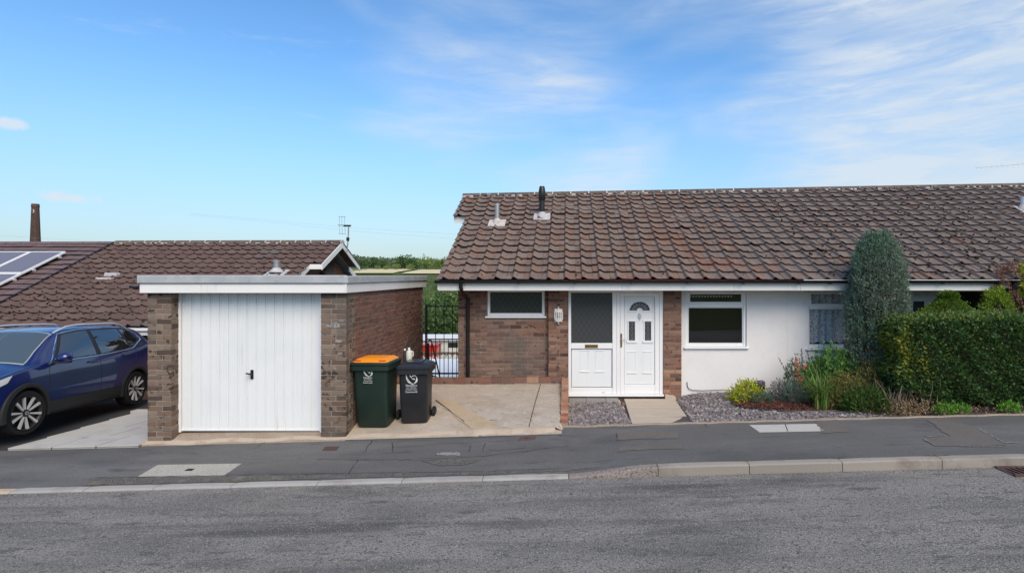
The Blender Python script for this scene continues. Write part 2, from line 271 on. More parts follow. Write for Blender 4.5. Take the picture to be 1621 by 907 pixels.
mat('galv', (.36, .37, .38), .45, .4, .6, layers=[(6, (.46, .46, .46), .5, .7)])
mat('dish', (.30, .32, .34), .55, .3)
mat('far_brick', (.10, .062, .055), .95, .1, layers=[(.9, (.075, .05, .045), .45, .6), (.25, (.13, .085, .07), .5, .7)])
mat('white_roof', (.78, .80, .82), .5, .3)
mat('pale_wall', (.60, .58, .54), .9, .2, layers=[(1.2, (.45, .43, .40), .5, .7)])
mat('red_paint', (.52, .030, .018), .35, .5, coat=.5)
mat('cable', (.02, .02, .022), .6, .2)
mat('white_paint', (.78, .76, .73), .4, .4)

# ------------------------------------------------------------------ mesh helpers
col = sc.collection
def finish(o, parent=None, label=None, cat=None, group=None, kind=None):
    if o.name not in col.objects: col.objects.link(o)
    if parent: o.parent = parent
    if label: o['label'] = label
    if cat: o['category'] = cat
    if group: o['group'] = group
    if kind: o['kind'] = kind
    return o
def empty(name, loc=(0, 0, 0), label=None, cat=None, group=None, rot=0.):
    o = bpy.data.objects.new(name, None); o.empty_display_size = .1
    o.location = loc; o.rotation_euler = (0, 0, rot)
    return finish(o, None, label, cat, group)
class MB:
    def __init__(s): s.v = []; s.f = []; s.m = []
    def add(s, vs, fs, mi=0):
        k = len(s.v); s.v += [tuple(a) for a in vs]; s.f += [tuple(i+k for i in f) for f in fs]; s.m += [mi]*len(fs); return s
    def box(s, x0, x1, y0, y1, z0, z1, mi=0):
        return s.add([(x0,y0,z0),(x1,y0,z0),(x1,y1,z0),(x0,y1,z0),(x0,y0,z1),(x1,y0,z1),(x1,y1,z1),(x0,y1,z1)],
                     [(0,3,2,1),(4,5,6,7),(0,1,5,4),(1,2,6,5),(2,3,7,6),(3,0,4,7)], mi)
    def cbox(s, x0, x1, y0, y1, z0, z1, c=.006, mi=0):       # box with chamfered edges
        b = bmesh.new(); bmesh.ops.create_cube(b, size=1)
        for v in b.verts: v.co = Vector(((x0+x1)/2+v.co.x*(x1-x0), (y0+y1)/2+v.co.y*(y1-y0), (z0+z1)/2+v.co.z*(z1-z0)))
        bmesh.ops.bevel(b, geom=b.edges[:], offset=c, segments=1, affect='EDGES')
        b.verts.index_update(); s.add([v.co for v in b.verts], [[v.index for v in f.verts] for f in b.faces], mi); b.free(); return s
    def tube(s, pts, r, n=8, mi=0, cap=True):
        pts = [Vector(p) for p in pts]; k = len(pts)
        rr = r if isinstance(r, (list, tuple)) else [r]*k
        vs = []; fs = []; up = None
        for i, p in enumerate(pts):
            t = (pts[min(i+1, k-1)]-pts[max(i-1, 0)]).normalized()
            if up is None or abs(up.dot(t)) > .95: up = Vector((0,0,1)) if abs(t.z) < .9 else Vector((1,0,0))
            a = t.cross(up).normalized(); b = a.cross(t)
            up = b
            for j in range(n):
                q = 2*math.pi*j/n; vs.append(p+a*math.cos(q)*rr[i]+b*math.sin(q)*rr[i])
        for i in range(k-1):
            for j in range(n): fs.append((i*n+j, i*n+(j+1) % n, (i+1)*n+(j+1) % n, (i+1)*n+j))
        if cap: fs += [tuple(range(n))[::-1], tuple((k-1)*n+j for j in range(n))]
        return s.add(vs, fs, mi)
    def lathe(s, prof, c=(0,0,0), axis='z', n=24, mi=0, cap=True):
        vs = []; fs = []; k = len(prof)
        for (r, h) in prof:
            for j in range(n):
                q = 2*math.pi*j/n; a, b = r*math.cos(q), r*math.sin(q)
                p = {'z': (a, b, h), 'y': (a, h, b), 'x': (h, a, b)}[axis]
                vs.append((p[0]+c[0], p[1]+c[1], p[2]+c[2]))
        for i in range(k-1):
            for j in range(n): fs.append((i*n+j, i*n+(j+1) % n, (i+1)*n+(j+1) % n, (i+1)*n+j))
        if cap and prof[0][0] > 1e-4: fs.append(tuple(range(n))[::-1])
        if cap and prof[-1][0] > 1e-4: fs.append(tuple((k-1)*n+j for j in range(n)))
        return s.add(vs, fs, mi)
    def prism(s, poly, fn, d0, d1, mi=0):      # polygon (a,b) extruded; fn(a,b,d) -> point
        n = len(poly); vs = [fn(a, b, d0) for a, b in poly]+[fn(a, b, d1) for a, b in poly]
        fs = [tuple(range(n)), tuple(range(n, 2*n))[::-1]]+[(i, i+n, (i+1) % n+n, (i+1) % n) for i in range(n)]
        return s.add(vs, fs, mi)
    def mesh(s, name, mats, smooth=None):
        me = bpy.data.meshes.new(name); me.from_pydata(s.v, [], s.f)
        for m_ in (mats if isinstance(mats, (list, tuple)) else [mats]): me.materials.append(M[m_] if isinstance(m_, str) else m_)
        if any(s.m): me.polygons.foreach_set('material_index', s.m)
        b = bmesh.new(); b.from_mesh(me); bmesh.ops.recalc_face_normals(b, faces=b.faces[:]); b.to_mesh(me); b.free()
        if smooth is not None:
            me.polygons.foreach_set('use_smooth', [True]*len(me.polygons)); me.set_sharp_from_angle(angle=R(smooth))
        me.update(); return me
    def build(s, name, mats, parent=None, smooth=None, **k):
        return finish(bpy.data.objects.new(name, s.mesh(name, mats, smooth)), parent, **k)
def np_mesh(name, Vt, Fc, mats, fm=None):
    me = bpy.data.meshes.new(name); n = Fc.shape[1]
    me.vertices.add(len(Vt)); me.vertices.foreach_set('co', Vt.astype(np.float32).ravel())
    me.loops.add(Fc.size); me.loops.foreach_set('vertex_index', Fc.astype(np.int32).ravel())
    me.polygons.add(len(Fc)); me.polygons.foreach_set('loop_start', np.arange(0, Fc.size, n, dtype=np.int32))
    for m_ in (mats if isinstance(mats, (list, tuple)) else [mats]): me.materials.append(M[m_])
    if fm is not None: me.polygons.foreach_set('material_index', fm.astype(np.int32))
    me.update(calc_edges=True); me.validate(); return me
def unit(a): return a/np.maximum(np.linalg.norm(a, axis=1, keepdims=True), 1e-9)
def leaves(P, D, L, W, fold=.15):
    n = len(P); D = unit(D); S = unit(np.cross(D, unit(rng.normal(size=(n, 3)))))
    Nn = np.cross(S, D); L = np.broadcast_to(np.asarray(L, float), (n,))[:, None]; W = np.broadcast_to(np.asarray(W, float), (n,))[:, None]
    mid = P+D*L*.5
    Vt = np.stack([P, mid+S*W*.5+Nn*W*fold, P+D*L, mid-S*W*.5+Nn*W*fold], 1).reshape(-1, 3)
    return Vt, np.arange(4*n).reshape(n, 4)
def leaf_obj(name, P, D, L, W, mats, parent=None, fm=None, fold=.15, **k):
    Vt, Fc = leaves(P, D, L, W, fold)
    return finish(bpy.data.objects.new(name, np_mesh(name, Vt, Fc, mats, fm)), parent, **k)
def sheet(name, xs, ys, zf, m_, parent=None, skirt=0., **k):
    mb = MB(); nx, ny = len(xs), len(ys)
    mb.add([(x, y, zf(x, y)) for y in ys for x in xs], [(j*nx+i, j*nx+i+1, (j+1)*nx+i+1, (j+1)*nx+i) for j in range(ny-1) for i in range(nx-1)])
    me = bpy.data.meshes.new(name); me.from_pydata(mb.v, [], mb.f); me.materials.append(M[m_])
    me.polygons.foreach_set('use_smooth', [True]*len(me.polygons)); me.update()
    return finish(bpy.data.objects.new(name, me), parent, **k)
def poly_sheet(name, pts, zf, m_, parent=None, lift=.006, sub=3, jag=.012, **k):
    fine = []
    for (p, q_) in zip(pts, pts[1:]+pts[:1]):
        k_ = max(1, int(math.dist(p, q_)/.07))
        fine += [(lerp(p[0], q_[0], i/k_)+random.gauss(0, jag), lerp(p[1], q_[1], i/k_)+random.gauss(0, jag)) for i in range(k_)]
    b = bmesh.new(); f = b.faces.new([b.verts.new((x, y, 0)) for x, y in fine])
    bmesh.ops.triangulate(b, faces=[f])
    for _ in range(sub):
        lng = [e for e in b.edges if e.calc_length() > .12]
        if lng: bmesh.ops.subdivide_edges(b, edges=lng, cuts=1); bmesh.ops.triangulate(b, faces=b.faces[:])
    for v in b.verts: v.co.z = zf(v.co.x, v.co.y)+lift
    bmesh.ops.recalc_face_normals(b, faces=b.faces[:])
    me = bpy.data.meshes.new(name); b.to_mesh(me); b.free(); me.materials.append(M[m_])
    if me.polygons and me.polygons[0].normal.z < 0: me.flip_normals()
    return finish(bpy.data.objects.new(name, me), parent, **k)
def lerp(a, b, t): return a+(b-a)*t
def sstep(a, b, x):
    t = min(max((x-a)/(b-a), 0), 1); return t*t*(3-2*t)
def copy_tree(o, parent=None):
    c = o.copy(); col.objects.link(c); c.parent = parent
    for ch in list(o.children): copy_tree(ch, c)
    return c
def lin(a, b, n): return [a+(b-a)*i/(n-1) for i in range(n)]

# ------------------------------------------------------------------ levels of the street (it climbs gently to the east)
KY = 6.42                                    # road edge
def road_z(x, y):
    d = KY-y; return .027*x+(.020*min(d, 3.4)-.016*max(d-3.4, 0) if d > 0 else 0)
def kerb_h(x): return lerp(.022, .112, sstep(0.0, 1.08, x))
def back_y(x): return 7.86+.016*(x+8) if x < -.12 else 8.28
def back_z(x): return .10+.027*x
def pave_z(x, y):
    t = min(max((y-KY-.12)/(back_y(x)-KY-.12), 0), 1)
    return lerp(.027*x+kerb_h(x)-.003, back_z(x), t)
def drive_z(x, y):
    t = (y-back_y(x))/(10.2-back_y(x)); return lerp(back_z(x)+.005, .385, max(t, 0)**.72)
def garden_z(x, y):
    t = min(max((y-8.28)/2.2, 0), 1); return lerp(back_z(x)-.015, lerp(.0, .115, sstep(1.9, 2.6, x)), t)
def west_z(x, y): return lerp(back_z(x)+.004, -.27, min(max((y-7.86)/3.1, 0), 1.3))
def terrain_z(x, y):
    if y < -3: z = .027*max(min(x, 30), -30)-.12+min((-3-y)*.30, 3.4)  # unseen grass bank behind the camera, added to show dark in glass reflections
    elif y < 10.9: z = .027*max(min(x, 30), -30)-.30
    else:
        z = .027*max(min(x, 30), -30)-.30
        z -= 1.35*sstep(10.9, 14.5, y)+1.5*sstep(14, 34, y)+5.0*sstep(32, 70, y)+13*sstep(60, 190, y)
        if y > 190:
            f = lerp(1, .42, sstep(-.44, -.20, x/y)); zn = z
            z = float(np.interp(y, [190, 300, 375, 430, 520, 650, 850, 1150, 3000], [zn, -7, 4.2, 7.4, 8.2, 8.2+7*f, 8.2+18*f, 8.2+26*f, 8.2+10*f]))
    return z
xs = [-3000, -1500, -800, -500, -350, -250, -180, -130, -90, -60, -45]+lin(-34, 34, 35)+[45, 70, 120, 200, 400, 900, 2000, 3000]
ys = [-300, -120, -60, -30, -20, -14.5, -9, -5, -3, 0, 3, 6, 9, 10.9]+lin(11.4, 15, 8)+lin(16, 34, 10)+lin(38, 70, 9)+[80, 95, 115, 140, 165, 190, 225, 260, 300, 340, 380, 430, 480, 520, 580, 650, 740, 850, 980, 1150, 1600, 3000]
sheet('ground', xs, ys, terrain_z, 'grass', kind='structure')

# road and pavement
fx_grid = lin(-24, -.14, 140)+[-.12, -.02]+lin(.1, 2, 30)+lin(2.2, 24, 110)
sheet('road', lin(-26, 26, 53), [-.9, 0, 1, 2, 3, 3.8, 4.6, 5.4, 6.0, KY+.01], road_z, 'road', kind='structure')
pav = sheet('pavement', fx_grid, [KY+.11]+lin(KY+.3, 7.85, 10), pave_z, 'pavement', kind='structure')
# last strip reaching the (stepped) back line
mb = MB(); X1 = lin(-24, -.125, 70)+[-.115]+lin(.3, 24, 60); n_ = len(X1)
mb.add([(x, 7.85, pave_z(x, 7.85)) for x in X1]+[(x, back_y(x)+.03, back_z(x)) for x in X1], [(i, i+1, n_+i+1, n_+i) for i in range(n_-1)])
mb.build('pavement_back', 'pavement', pav)
def ppoly(name, pts, m_, lift=.006, **k): return poly_sheet(name, pts, pave_z, m_, pav, lift, **k)
def pp(*px):      # measured points on the pavement: solve the distance for the local level
    out = []
    for (x, y) in px:
        d = 7.5
        for _ in range(12): d = (CAMZ-pave_z(U(x, d), d))*860/(y-436.5)
        out.append((U(x, d), d))
    return out
ppoly('worn_patch', pp((975, 697), (1075, 694), (1073, 683), (980, 685)), 'pavement_patch')
ppoly('worn_patch', pp((977, 715), (1083, 711), (1078, 704), (978, 708)), 'pavement_patch')
ppoly('worn_patch', pp((1462, 697), (1481, 707), (1592, 705), (1545, 676), (1490, 662), (1466, 664), (1502, 690)), 'pavement_patch')
ppoly('gritty_strip', pp((145, 757), (134, 769), (300, 764), (500, 758.5), (760, 751.5), (905, 745.5), (950, 739.5), (760, 746), (500, 752)), 'pavement_gritty')
ppoly('worn_patch', pp((1300, 686), (1345, 684), (1325, 663), (1290, 664)), 'pavement_patch')
def crack(pts, wd=.008, m_='crack', lift=.009):
    q = pp(*pts); mb = MB(); vs = []
    fine = []
    for a, b in zip(q[:-1], q[1:]):
        k = max(2, int(math.dist(a, b)/.09))
        for i in range(k): fine.append((lerp(a[0], b[0], i/k)+random.gauss(0, .008), lerp(a[1], b[1], i/k)+random.gauss(0, .008)))
    fine.append(q[-1])
    for i, p in enumerate(fine):
        a = fine[max(i-1, 0)]; b = fine[min(i+1, len(fine)-1)]; t = Vector((b[0]-a[0], b[1]-a[1])).normalized(); ww = wd*random.uniform(.4, 1.2)/2
        for s_ in (-1, 1): vs.append((p[0]-t.y*ww*s_, p[1]+t.x*ww*s_, pave_z(*p)+lift))
    mb.add(vs, [(2*i, 2*i+1, 2*i+3, 2*i+2) for i in range(len(fine)-1)]); mb.build('crack', m_, pav)
for c_ in [((420, 700), (400, 712)), ((590, 697), (575, 718)), ((568, 728), (552, 750)), ((622, 700), (621, 717), (650, 715)), ((664, 725), (720, 726), (790, 720), (900, 706)), ((745, 706), (742, 716)), ((768, 702), (764, 716)),
           ((775, 712), (800, 713), (830, 710)), ((975, 686), (977, 697)), ((1115, 668), (1118, 676)), ((500, 727), (700, 729)), ((150, 757), (500, 750), (760, 747), (905, 741))]: crack(c_)
for c_ in [((1463, 695), (1480, 706)), ((1466, 692), (1500, 690)), ((1548, 678), (1588, 700)), ((1590, 701), (1621, 702)), ((1520, 707), (1590, 707))]: crack(c_, .022, 'chalky', .010)
ppoly('hollow', pp((668, 730), (690, 737), (740, 736), (760, 728), (720, 726)), 'pavement_gritty')
ppoly('scuff', pp((690, 720), (725, 722), (728, 717), (695, 716)), 'chalky')

# things let into the pavement
def cover(name, px, m_, label, cat, thick=.006):
    q = pp(*px); mb = MB(); n = len(q)
    mb.add([(x, y, pave_z(x, y)-.03) for x, y in q]+[(x, y, pave_z(x, y)+thick) for x, y in q],
           [tuple(range(n)), tuple(range(n, 2*n))]+[(i, (i+1) % n, n+(i+1) % n, n+i) for i in range(n)])
    return mb.build(name, m_, None, label=label, cat=cat)
s1 = cover('inspection_slab', ((219, 754), (354, 753), (382, 734), (250, 736)), 'inspection_slab', 'rough pale concrete slab set in the pavement in front of the garage', 'slab')
q = pp((300, 744), (306, 743)); MB().box(q[0][0]-.04, q[0][0]+.05, q[0][1]-.03, q[0][1]+.03, pave_z(*q[0])+.002, pave_z(*q[0])+.010).build('lifting_slot', 'crack', s1)
s2 = cover('inspection_slab', ((1202, 684), (1305, 682), (1292, 671), (1186, 673)), 'slab_pale', 'pale cream two-piece concrete slab in the pavement before the flower bed', 'slab')
q = pp((1247, 683), (1243, 672)); MB().add([(q[0][0]-.006, q[0][1], pave_z(*q[0])+.008), (q[0][0]+.006, q[0][1], pave_z(*q[0])+.008), (q[1][0]+.006, q[1][1], pave_z(*q[1])+.008), (q[1][0]-.006, q[1][1], pave_z(*q[1])+.008)], [(0, 1, 2, 3)]).build('joint', 'crack', s2)
c1 = cover('stopcock_cover', ((510, 713), (532, 713), (537, 707), (515, 707)), 'rust', 'small rust-red stopcock cover in the pavement before the garage pillar', 'cover')
c2 = cover('stopcock_cover', ((819, 698), (846, 696), (849, 690), (824, 691)), 'iron_cover', 'dull purple-red iron cover beside the concrete drive lip', 'cover')
q = pp((834, 694)); MB().box(q[0][0]-.03, q[0][0]+.03, q[0][1]-.006, q[0][1]+.006, pave_z(*q[0])+.004, pave_z(*q[0])+.009).build('rim_slot', 'crack', c2)

# kerb: low dropped stones in front of the drives, a ramped stone, then full-height stones
kerb = MB(); kerb.add([(-24, KY+.02, .027*-24-.1), (24, KY+.02, .027*24-.1), (24, KY+.125, .027*24-.02), (-24, KY+.125, .027*-24-.02)], [(0, 1, 2, 3)])
kerb = kerb.build('kerb', 'soil', None, kind='structure')
def kerb_stone(x0, x1, m_, r=.014):
    g = .004; mb = MB(); vs = []; K = 6
    prof = [(0, -.12), (0, -.012), (.012, 0), (.03, .004), (.118, .004), (.124, -.05), (.124, -.12)]
    n = len(prof)
    for i in range(K+1):
        x = lerp(x0+g, x1-g, i/K); h = .027*x+kerb_h(x); e = .006 if i in (0, K) else 0
        for (y, z) in prof: vs.append((x, KY+y+(e if y < .06 else 0)+random.gauss(0, .0012), h+z-(e if z > -.02 else 0)+random.gauss(0, .001)))
    fs = [(i*n+j, i*n+j+1, (i+1)*n+j+1, (i+1)*n+j) for i in range(K) for j in range(n-1)]+[tuple(range(n)), tuple(K*n+j for j in range(n))]
    mb.add(vs, fs).build('kerb_stone', m_, kerb, smooth=40)
lowj = [-14.2, -12.4, -10.6, -8.6, -6.62]
for a, b in zip(lowj[:-1], lowj[1:]): kerb_stone(a, b, 'kerb_tan')
lowj = [-6.62, -5.75, -4.92, -4.0, -2.98, -1.98, -1.02, 0.0]
for a, b in zip(lowj[:-1], lowj[1:]): kerb_stone(a, b, 'kerb_pale' )
kerb_stone(0, 1.06, 'kerb_rough')
hj = [1.06, 2.14, 3.24, 4.42, 5.5, 6.6, 7.7, 8.8, 9.9, 11, 12.1]
for a, b in zip(hj[:-1], hj[1:]): kerb_stone(a, b, 'kerb')
# road gully
g = empty('gully_grate', (0, 0, 0), 'rusty iron drain grate with slanting bars against the kerb', 'drain')
gx0, gx1, gy0, gy1 = 5.02, 5.62, 6.10, 6.40
rz = lambda x, y: road_z(x, y)+.006
MB().add([(gx0, gy0, rz(gx0, gy0)-.003), (gx1, gy0, rz(gx1, gy0)-.003), (gx1, gy1, rz(gx1, gy1)-.003), (gx0, gy1, rz(gx0, gy1)-.003)], [(0, 1, 2, 3)]).build('pit', 'pit', g)
fr_ = MB()
for (a, b, c_, d_) in ((gx0, gx1, gy0, gy0+.03), (gx0, gx1, gy1-.03, gy1), (gx0, gx0+.03, gy0+.031, gy1-.031), (gx1-.03, gx1, gy0+.031, gy1-.031)): fr_.box(a, b, c_, d_, rz(a, c_)-.02, rz(b, d_)+.006)
fr_.build('frame', 'rust', g)
for i in range(8):
    x = gx0+.05+i*.066; zz = rz(x, 6.25)
    MB().prism([(x+.03, gy0+.03), (x+.058, gy0+.03), (x+.008, gy1-.03), (x-.020, gy1-.03)], lambda a, b, d: (a, b, d), zz-.02, zz+.004).build('bar', 'rust', g)

# ------------------------------------------------------------------ brick laying
BC = {}
def brick_mesh(L_, m_, H=.065, D=.09):
    key = (round(L_, 3), m_, H)
    if key not in BC:
        h, c = L_/2, .004; mb = MB()
        o = [(-h, -H/2), (h, -H/2), (h, H/2), (-h, H/2)]; f = [(-h+c, -H/2+c), (h-c, -H/2+c), (h-c, H/2-c), (-h+c, H/2-c)]
        mb.add([(x, D, z) for x, z in o]+[(x, c, z) for x, z in o]+[(x, 0, z) for x, z in f],
               [(0, 1, 5, 4), (1, 2, 6, 5), (2, 3, 7, 6), (3, 0, 4, 7), (4, 5, 9, 8), (5, 6, 10, 9), (6, 7, 11, 10), (7, 4, 8, 11), (8, 9, 10, 11)])
        BC[key] = mb.mesh('brick', m_)
    return BC[key]
def lay(parent, org, ang, length, z0, z1, mfn, holes=(), offs=(0, .1125), single=lambda u, z: True, start=0, pattern=None, rest=None):
    """courses of bricks on the plane through org, running along angle ang, faces towards -y of that frame."""
    ca, sa = math.cos(ang), math.sin(ang); c = 0; z = z0
    while z+.04 < z1:
        hh = min(.065, z1-z-.004)
        if pattern: pieces = pattern[(c+start) % len(pattern)]
        else:
            pieces = []; u = -offs[(c+start) % 2]
            while u < length-.001:
                pieces.append((max(u, 0), min(u+.215, length))); u += .225
        zc = z+hh/2
        for (a, b) in pieces:
            segs = [(a, b)]
            for (h0, h1, k0, k1) in holes:
                if z+hh > k0 and z < k1:
                    new = []
                    for (p, q_) in segs:
                        if q_ <= h0 or p >= h1: new.append((p, q_))
                        else:
                            if p < h0: new.append((p, h0))
                            if q_ > h1: new.append((h1, q_))
                    segs = new
            for (p, q_) in segs:
                if q_-p < .03: continue
                um = (p+q_)/2; m_ = mfn(um, zc); jit = random.gauss(0, .0022)
                px_, py_ = org[0]+ca*um-sa*jit, org[1]+sa*um+ca*jit
                if single(um, zc) or rest is None:
                    o = bpy.data.objects.new('brick', brick_mesh(round((q_-p)/.005)*.005, m_, round(hh, 3)))
                    o.location = (px_, py_, zc); o.rotation_euler = (random.gauss(0, .004), random.gauss(0, .006), ang); finish(o, parent)
                else:
                    Lh = (q_-p)/2; me = brick_mesh(round((q_-p)/.005)*.005, m_, round(hh, 3))
                    rest.setdefault(m_, MB()).add([(px_+ca*v.co.x-sa*v.co.y, py_+sa*v.co.x+ca*v.co.y, zc+v.co.z) for v in me.vertices], [tuple(p_.vertices) for p_ in me.polygons])
        z += .075; c += 1

# ------------------------------------------------------------------ roof tiles
def tile_profile(kind):
    if kind == 'flat': return [(0, .004), (.02, 0), (.98, 0), (1, .004)]
    return [(0, 0), (.28, 0), (.33, .014), (.37, .044), (.42, .050), (.52, .032), (.62, .011), (.70, 0), (1, 0)]
TC = {}
def tile_mesh(kind, w_, gauge, m_, edge=None, th=.016):
    key = (kind, round(w_, 3), round(gauge, 3), m_, edge)
    if key not in TC:
        pr = tile_profile(kind); n = len(pr); g = .0015; mb = MB(); L_ = gauge+.05
        X_ = [lerp(g, w_-g, u) for u, _ in pr]
        tail = [(x, 0, .057+h) for x, (_, h) in zip(X_, pr)]; under = [(x, .004, .057+h-th) for x, (_, h) in zip(X_, pr)]
        head = [(x, L_, .012+h*.9) for x, (_, h) in zip(X_, pr)]; hu = [(x, L_, -.012+h*.9) for x, (_, h) in zip(X_, pr)]
        mb.add(tail+head+under+hu, [(i, i+1, n+i+1, n+i) for i in range(n-1)], 0)
        mb.f += [(2*n+i, 2*n+i+1, i+1, i) for i in range(n-1)]; mb.m += [1 if edge else 0]*(n-1)
        mb.f += [(2*n, 0, n, 3*n), (n-1, 3*n-1, 4*n-1, 2*n-1)]; mb.m += [0, 0]
        TC[key] = mb.mesh('tile', [m_]+([edge] if edge else []), 32)
    return TC[key]
def tile_roof(parent, x0, x1, ye, ze, yr, zr0, zr1, rows, w_, mfn, kind='roll', vis=lambda x, r: True, limit=300, xstart=None, xend=None, edge=lambda c, r: None, skew=0., tname='tile'):
    """zr0/zr1: ridge height at x0/x1. Tiles with vis() are parts; the rest is one joined part."""
    run = yr-ye; ncol = int(round((x1-x0)/w_)); w_ = (x1-x0)/ncol
    slots = [(c, r) for r in range(rows) for c in range(ncol)]
    mats_used = {}; cnt = 0; rest = {}
    def frame(x, r):
        zr = lerp(zr0, zr1, (x-x0)/(x1-x0)); t = r/rows
        sl_ = Vector((0, run, zr-ze)); G = sl_.length/rows; es = sl_.normalized()
        ex = Vector((1, 0, (zr1-zr0)/(x1-x0)*t)).normalized(); nn = ex.cross(es).normalized()
        return Vector((x, ye+run*t, lerp(ze, zr, t))), ex, es, nn, G
    G0 = frame((x0+x1)/2, 0)[4]
    order = sorted(slots, key=lambda s: s[1])
    for (c, r) in order:
        xs_ = (xstart(r) if xstart else x0)
        x = x0+c*w_
        if x+w_*.5 < xs_ or (xend and x+w_*.5 > xend(r)): continue
        p, ex, es, nn, G = frame(x, r); m_ = mfn(x, r); e = edge(c, r)
        me = tile_mesh(kind, w_, G0, m_, e)
        jr = random.gauss(0, .010); jn = random.gauss(0, .003)+.009*math.sin(x*.8+r*.37)*math.sin(r*.5+x*.21); js = random.gauss(0, .006)+.008*math.sin(x*1.1+r*1.9)
        if random.random() < .02 and r > 0: js -= .03; jr *= 3
        mtx = Matrix(((ex.x, es.x, nn.x, p.x), (ex.y, es.y, nn.y, p.y), (ex.z, es.z, nn.z, p.z), (0, 0, 0, 1))) @ Matrix.Translation((0, js, jn)) @ Matrix.Rotation(jr*.6, 4, 'Z') @ Matrix.Rotation(jr, 4, 'Y')
        if vis(x, r) and cnt < limit:
            o = bpy.data.objects.new('tile', me); o.matrix_world = mtx; finish(o, parent); cnt += 1
        else:
            rest.setdefault((m_,), MB()).add([mtx @ v.co for v in me.vertices], [tuple(f.vertices) for f in me.polygons])
    for (m_,), mb in rest.items(): mb.build('tile_rows', m_, parent, smooth=32, kind='stuff')
def ridge_tiles(parent, x0, x1, y, z0, z1, L_=.45, m_='ridge', mort='pale_mortar', r=.135):
    n = int((x1-x0)/L_)
    for i in range(n):
        a, b = lerp(x0, x1, i/n), lerp(x0, x1, (i+1)/n); mb = MB(); vs = []
        for x in (a+.008, b-.008):
            for j in range(9):
                q_ = math.pi*j/8; vs.append((x, y-math.cos(q_)*r, lerp(z0, z1, (x-x0)/(x1-x0))+math.sin(q_)*r*.62-.02+random.gauss(0, .001)))
        mb.add(vs, [(j, j+1, 9+j+1, 9+j) for j in range(8)]+[tuple(range(9)), tuple(range(9, 18))])
        mb.build('ridge_tile', m_, parent, smooth=50)
        if m_ == 'ridge':       # bedding mortar squeezed out under the ridge tile
            for k_ in range(3):
                xa = lerp(a, b, k_/3)+.02; xb = xa+random.uniform(.06, .14); z_ = lerp(z0, z1, (xa-x0)/(x1-x0))
                MB().cbox(xa, xb, y-r-.012, y-r+.05, z_-.045-.02*random.random(), z_-.012, .008).build('bedding_mortar', 'pale_mortar' if random.random() < .5 else 'ridge', parent)
        if mort and random.random() < .9:
            mb = MB(); vs = []
            for x in (b-.014, b+.014):
                for j in range(9):
                    q_ = math.pi*j/8; vs.append((x, y-math.cos(q_)*(r+.004), lerp(z0, z1, (x-x0)/(x1-x0))+math.sin(q_)*(r+.004)*.62-.02))
            mb.add(vs, [(j, j+1, 9+j+1, 9+j) for j in range(8)]+[tuple(range(9)), tuple(range(9, 18))])
            mb.build('mortar_joint', mort, parent)

# ================================================================== the bungalow
YW, YP, YD = 10.55, 10.43, 10.46
wx = lambda p: U(p, YD); wz = lambda p: V(p, YD)
XL, XP = -2.147, 4.25                       # west corner, party line
ZS = 2.135                                  # soffit
YE, ZE, YR = 9.90, 2.292, 14.09
rz_ = lambda x: 4.45+.0186*(x+2.72)
def roof_at(x, y): t = (y-YE)/(YR-YE); return lerp(ZE, rz_(x), t)

house = empty('bungalow', (1, 10.5, 0), 'brick and white rendered bungalow with white front door and brown tiled roof', 'house')
def hp(mb, name, m_, parent=None, **k):      # part given in street coordinates under a thing placed at its base
    o = mb.build(name, m_, parent or house, **k); return o
# parts are modelled in street coordinates: keep things' empties at their base and undo the offset on the parts
def rebase(root):
    inv = Matrix.Translation(-Vector(root.location)) if root.rotation_euler.z == 0 else root.matrix_basis.inverted()
    for ch in root.children: ch.matrix_basis = inv @ ch.matrix_basis

Zb = -.35
# --- brick walls (mortar core with single bricks laid on it)
win = (wx(770), wx(862), V(503, 10.5), ZS)
core = MB()
core.box(XL+.006, win[0], YW+.006, YW+.2, Zb, ZS)
core.box(win[0], win[1], YW+.006, YW+.2, Zb, win[2])
core.box(win[1], -.30, YW+.006, YW+.2, Zb, ZS)
core.box(-.388+.006, -.012-.004, YP+.006, YW+.004, Zb, ZS-.002)
core.box(1.823+.004, 2.17-.006, YP+.006, YW+.19, Zb, ZS-.002)
core.box(.0, 1.82, YD+.045, YW+.18, Zb, wz(627)-.01)
core.box(XL+.006, XL+.2, YW+.21, 17.9, -2.6, ZS)
bw = core.build('brick_wall', 'mortar_dark', house)
rest = {}
lay(bw, (XL, YW, 0), 0, -.39-XL, .40, ZS, lambda u, z: 'brick_grimy' if z < 1.45+.25*math.sin(u*3) else 'brick_house', holes=[(win[0]-XL-.005, win[1]-XL+.005, win[2]-.02, 9)])
pA = [(0, .215), (.225, .376)]; pB = [(0, .151), (.161, .376)]
lay(bw, (-.388, YP, 0), 0, .376, .40, ZS, lambda u, z: 'brick_house', pattern=[pA, pB])
pA = [(0, .215), (.225, .347)]; pB = [(0, .122), (.132, .347)]
lay(bw, (1.823, YP, 0), 0, .347, .0, ZS, lambda u, z: 'brick_orange' if (z < .75 and random.random() < .35) else 'brick_house', pattern=[pA, pB], start=1)
lay(bw, (.02, YD+.04, 0), 0, 1.80, -.06, wz(627)-.02, lambda u, z: 'brick_red')
# hidden flank towards the side passage
lay(bw, (XL, 17.9, 0), -math.pi/2, 17.9-YW-.10, -1.0, ZS, lambda u, z: 'brick_house', single=lambda u, z: False, rest=rest)
lay(bw, (-.388, YP, 0), 0, .376, -.06, .40, lambda u, z: 'brick_house', single=lambda u, z: False, rest=rest, pattern=[[(0, .215), (.225, .376)]])
for m_, mb in rest.items(): mb.build('brick_courses', m_, bw, kind='stuff')

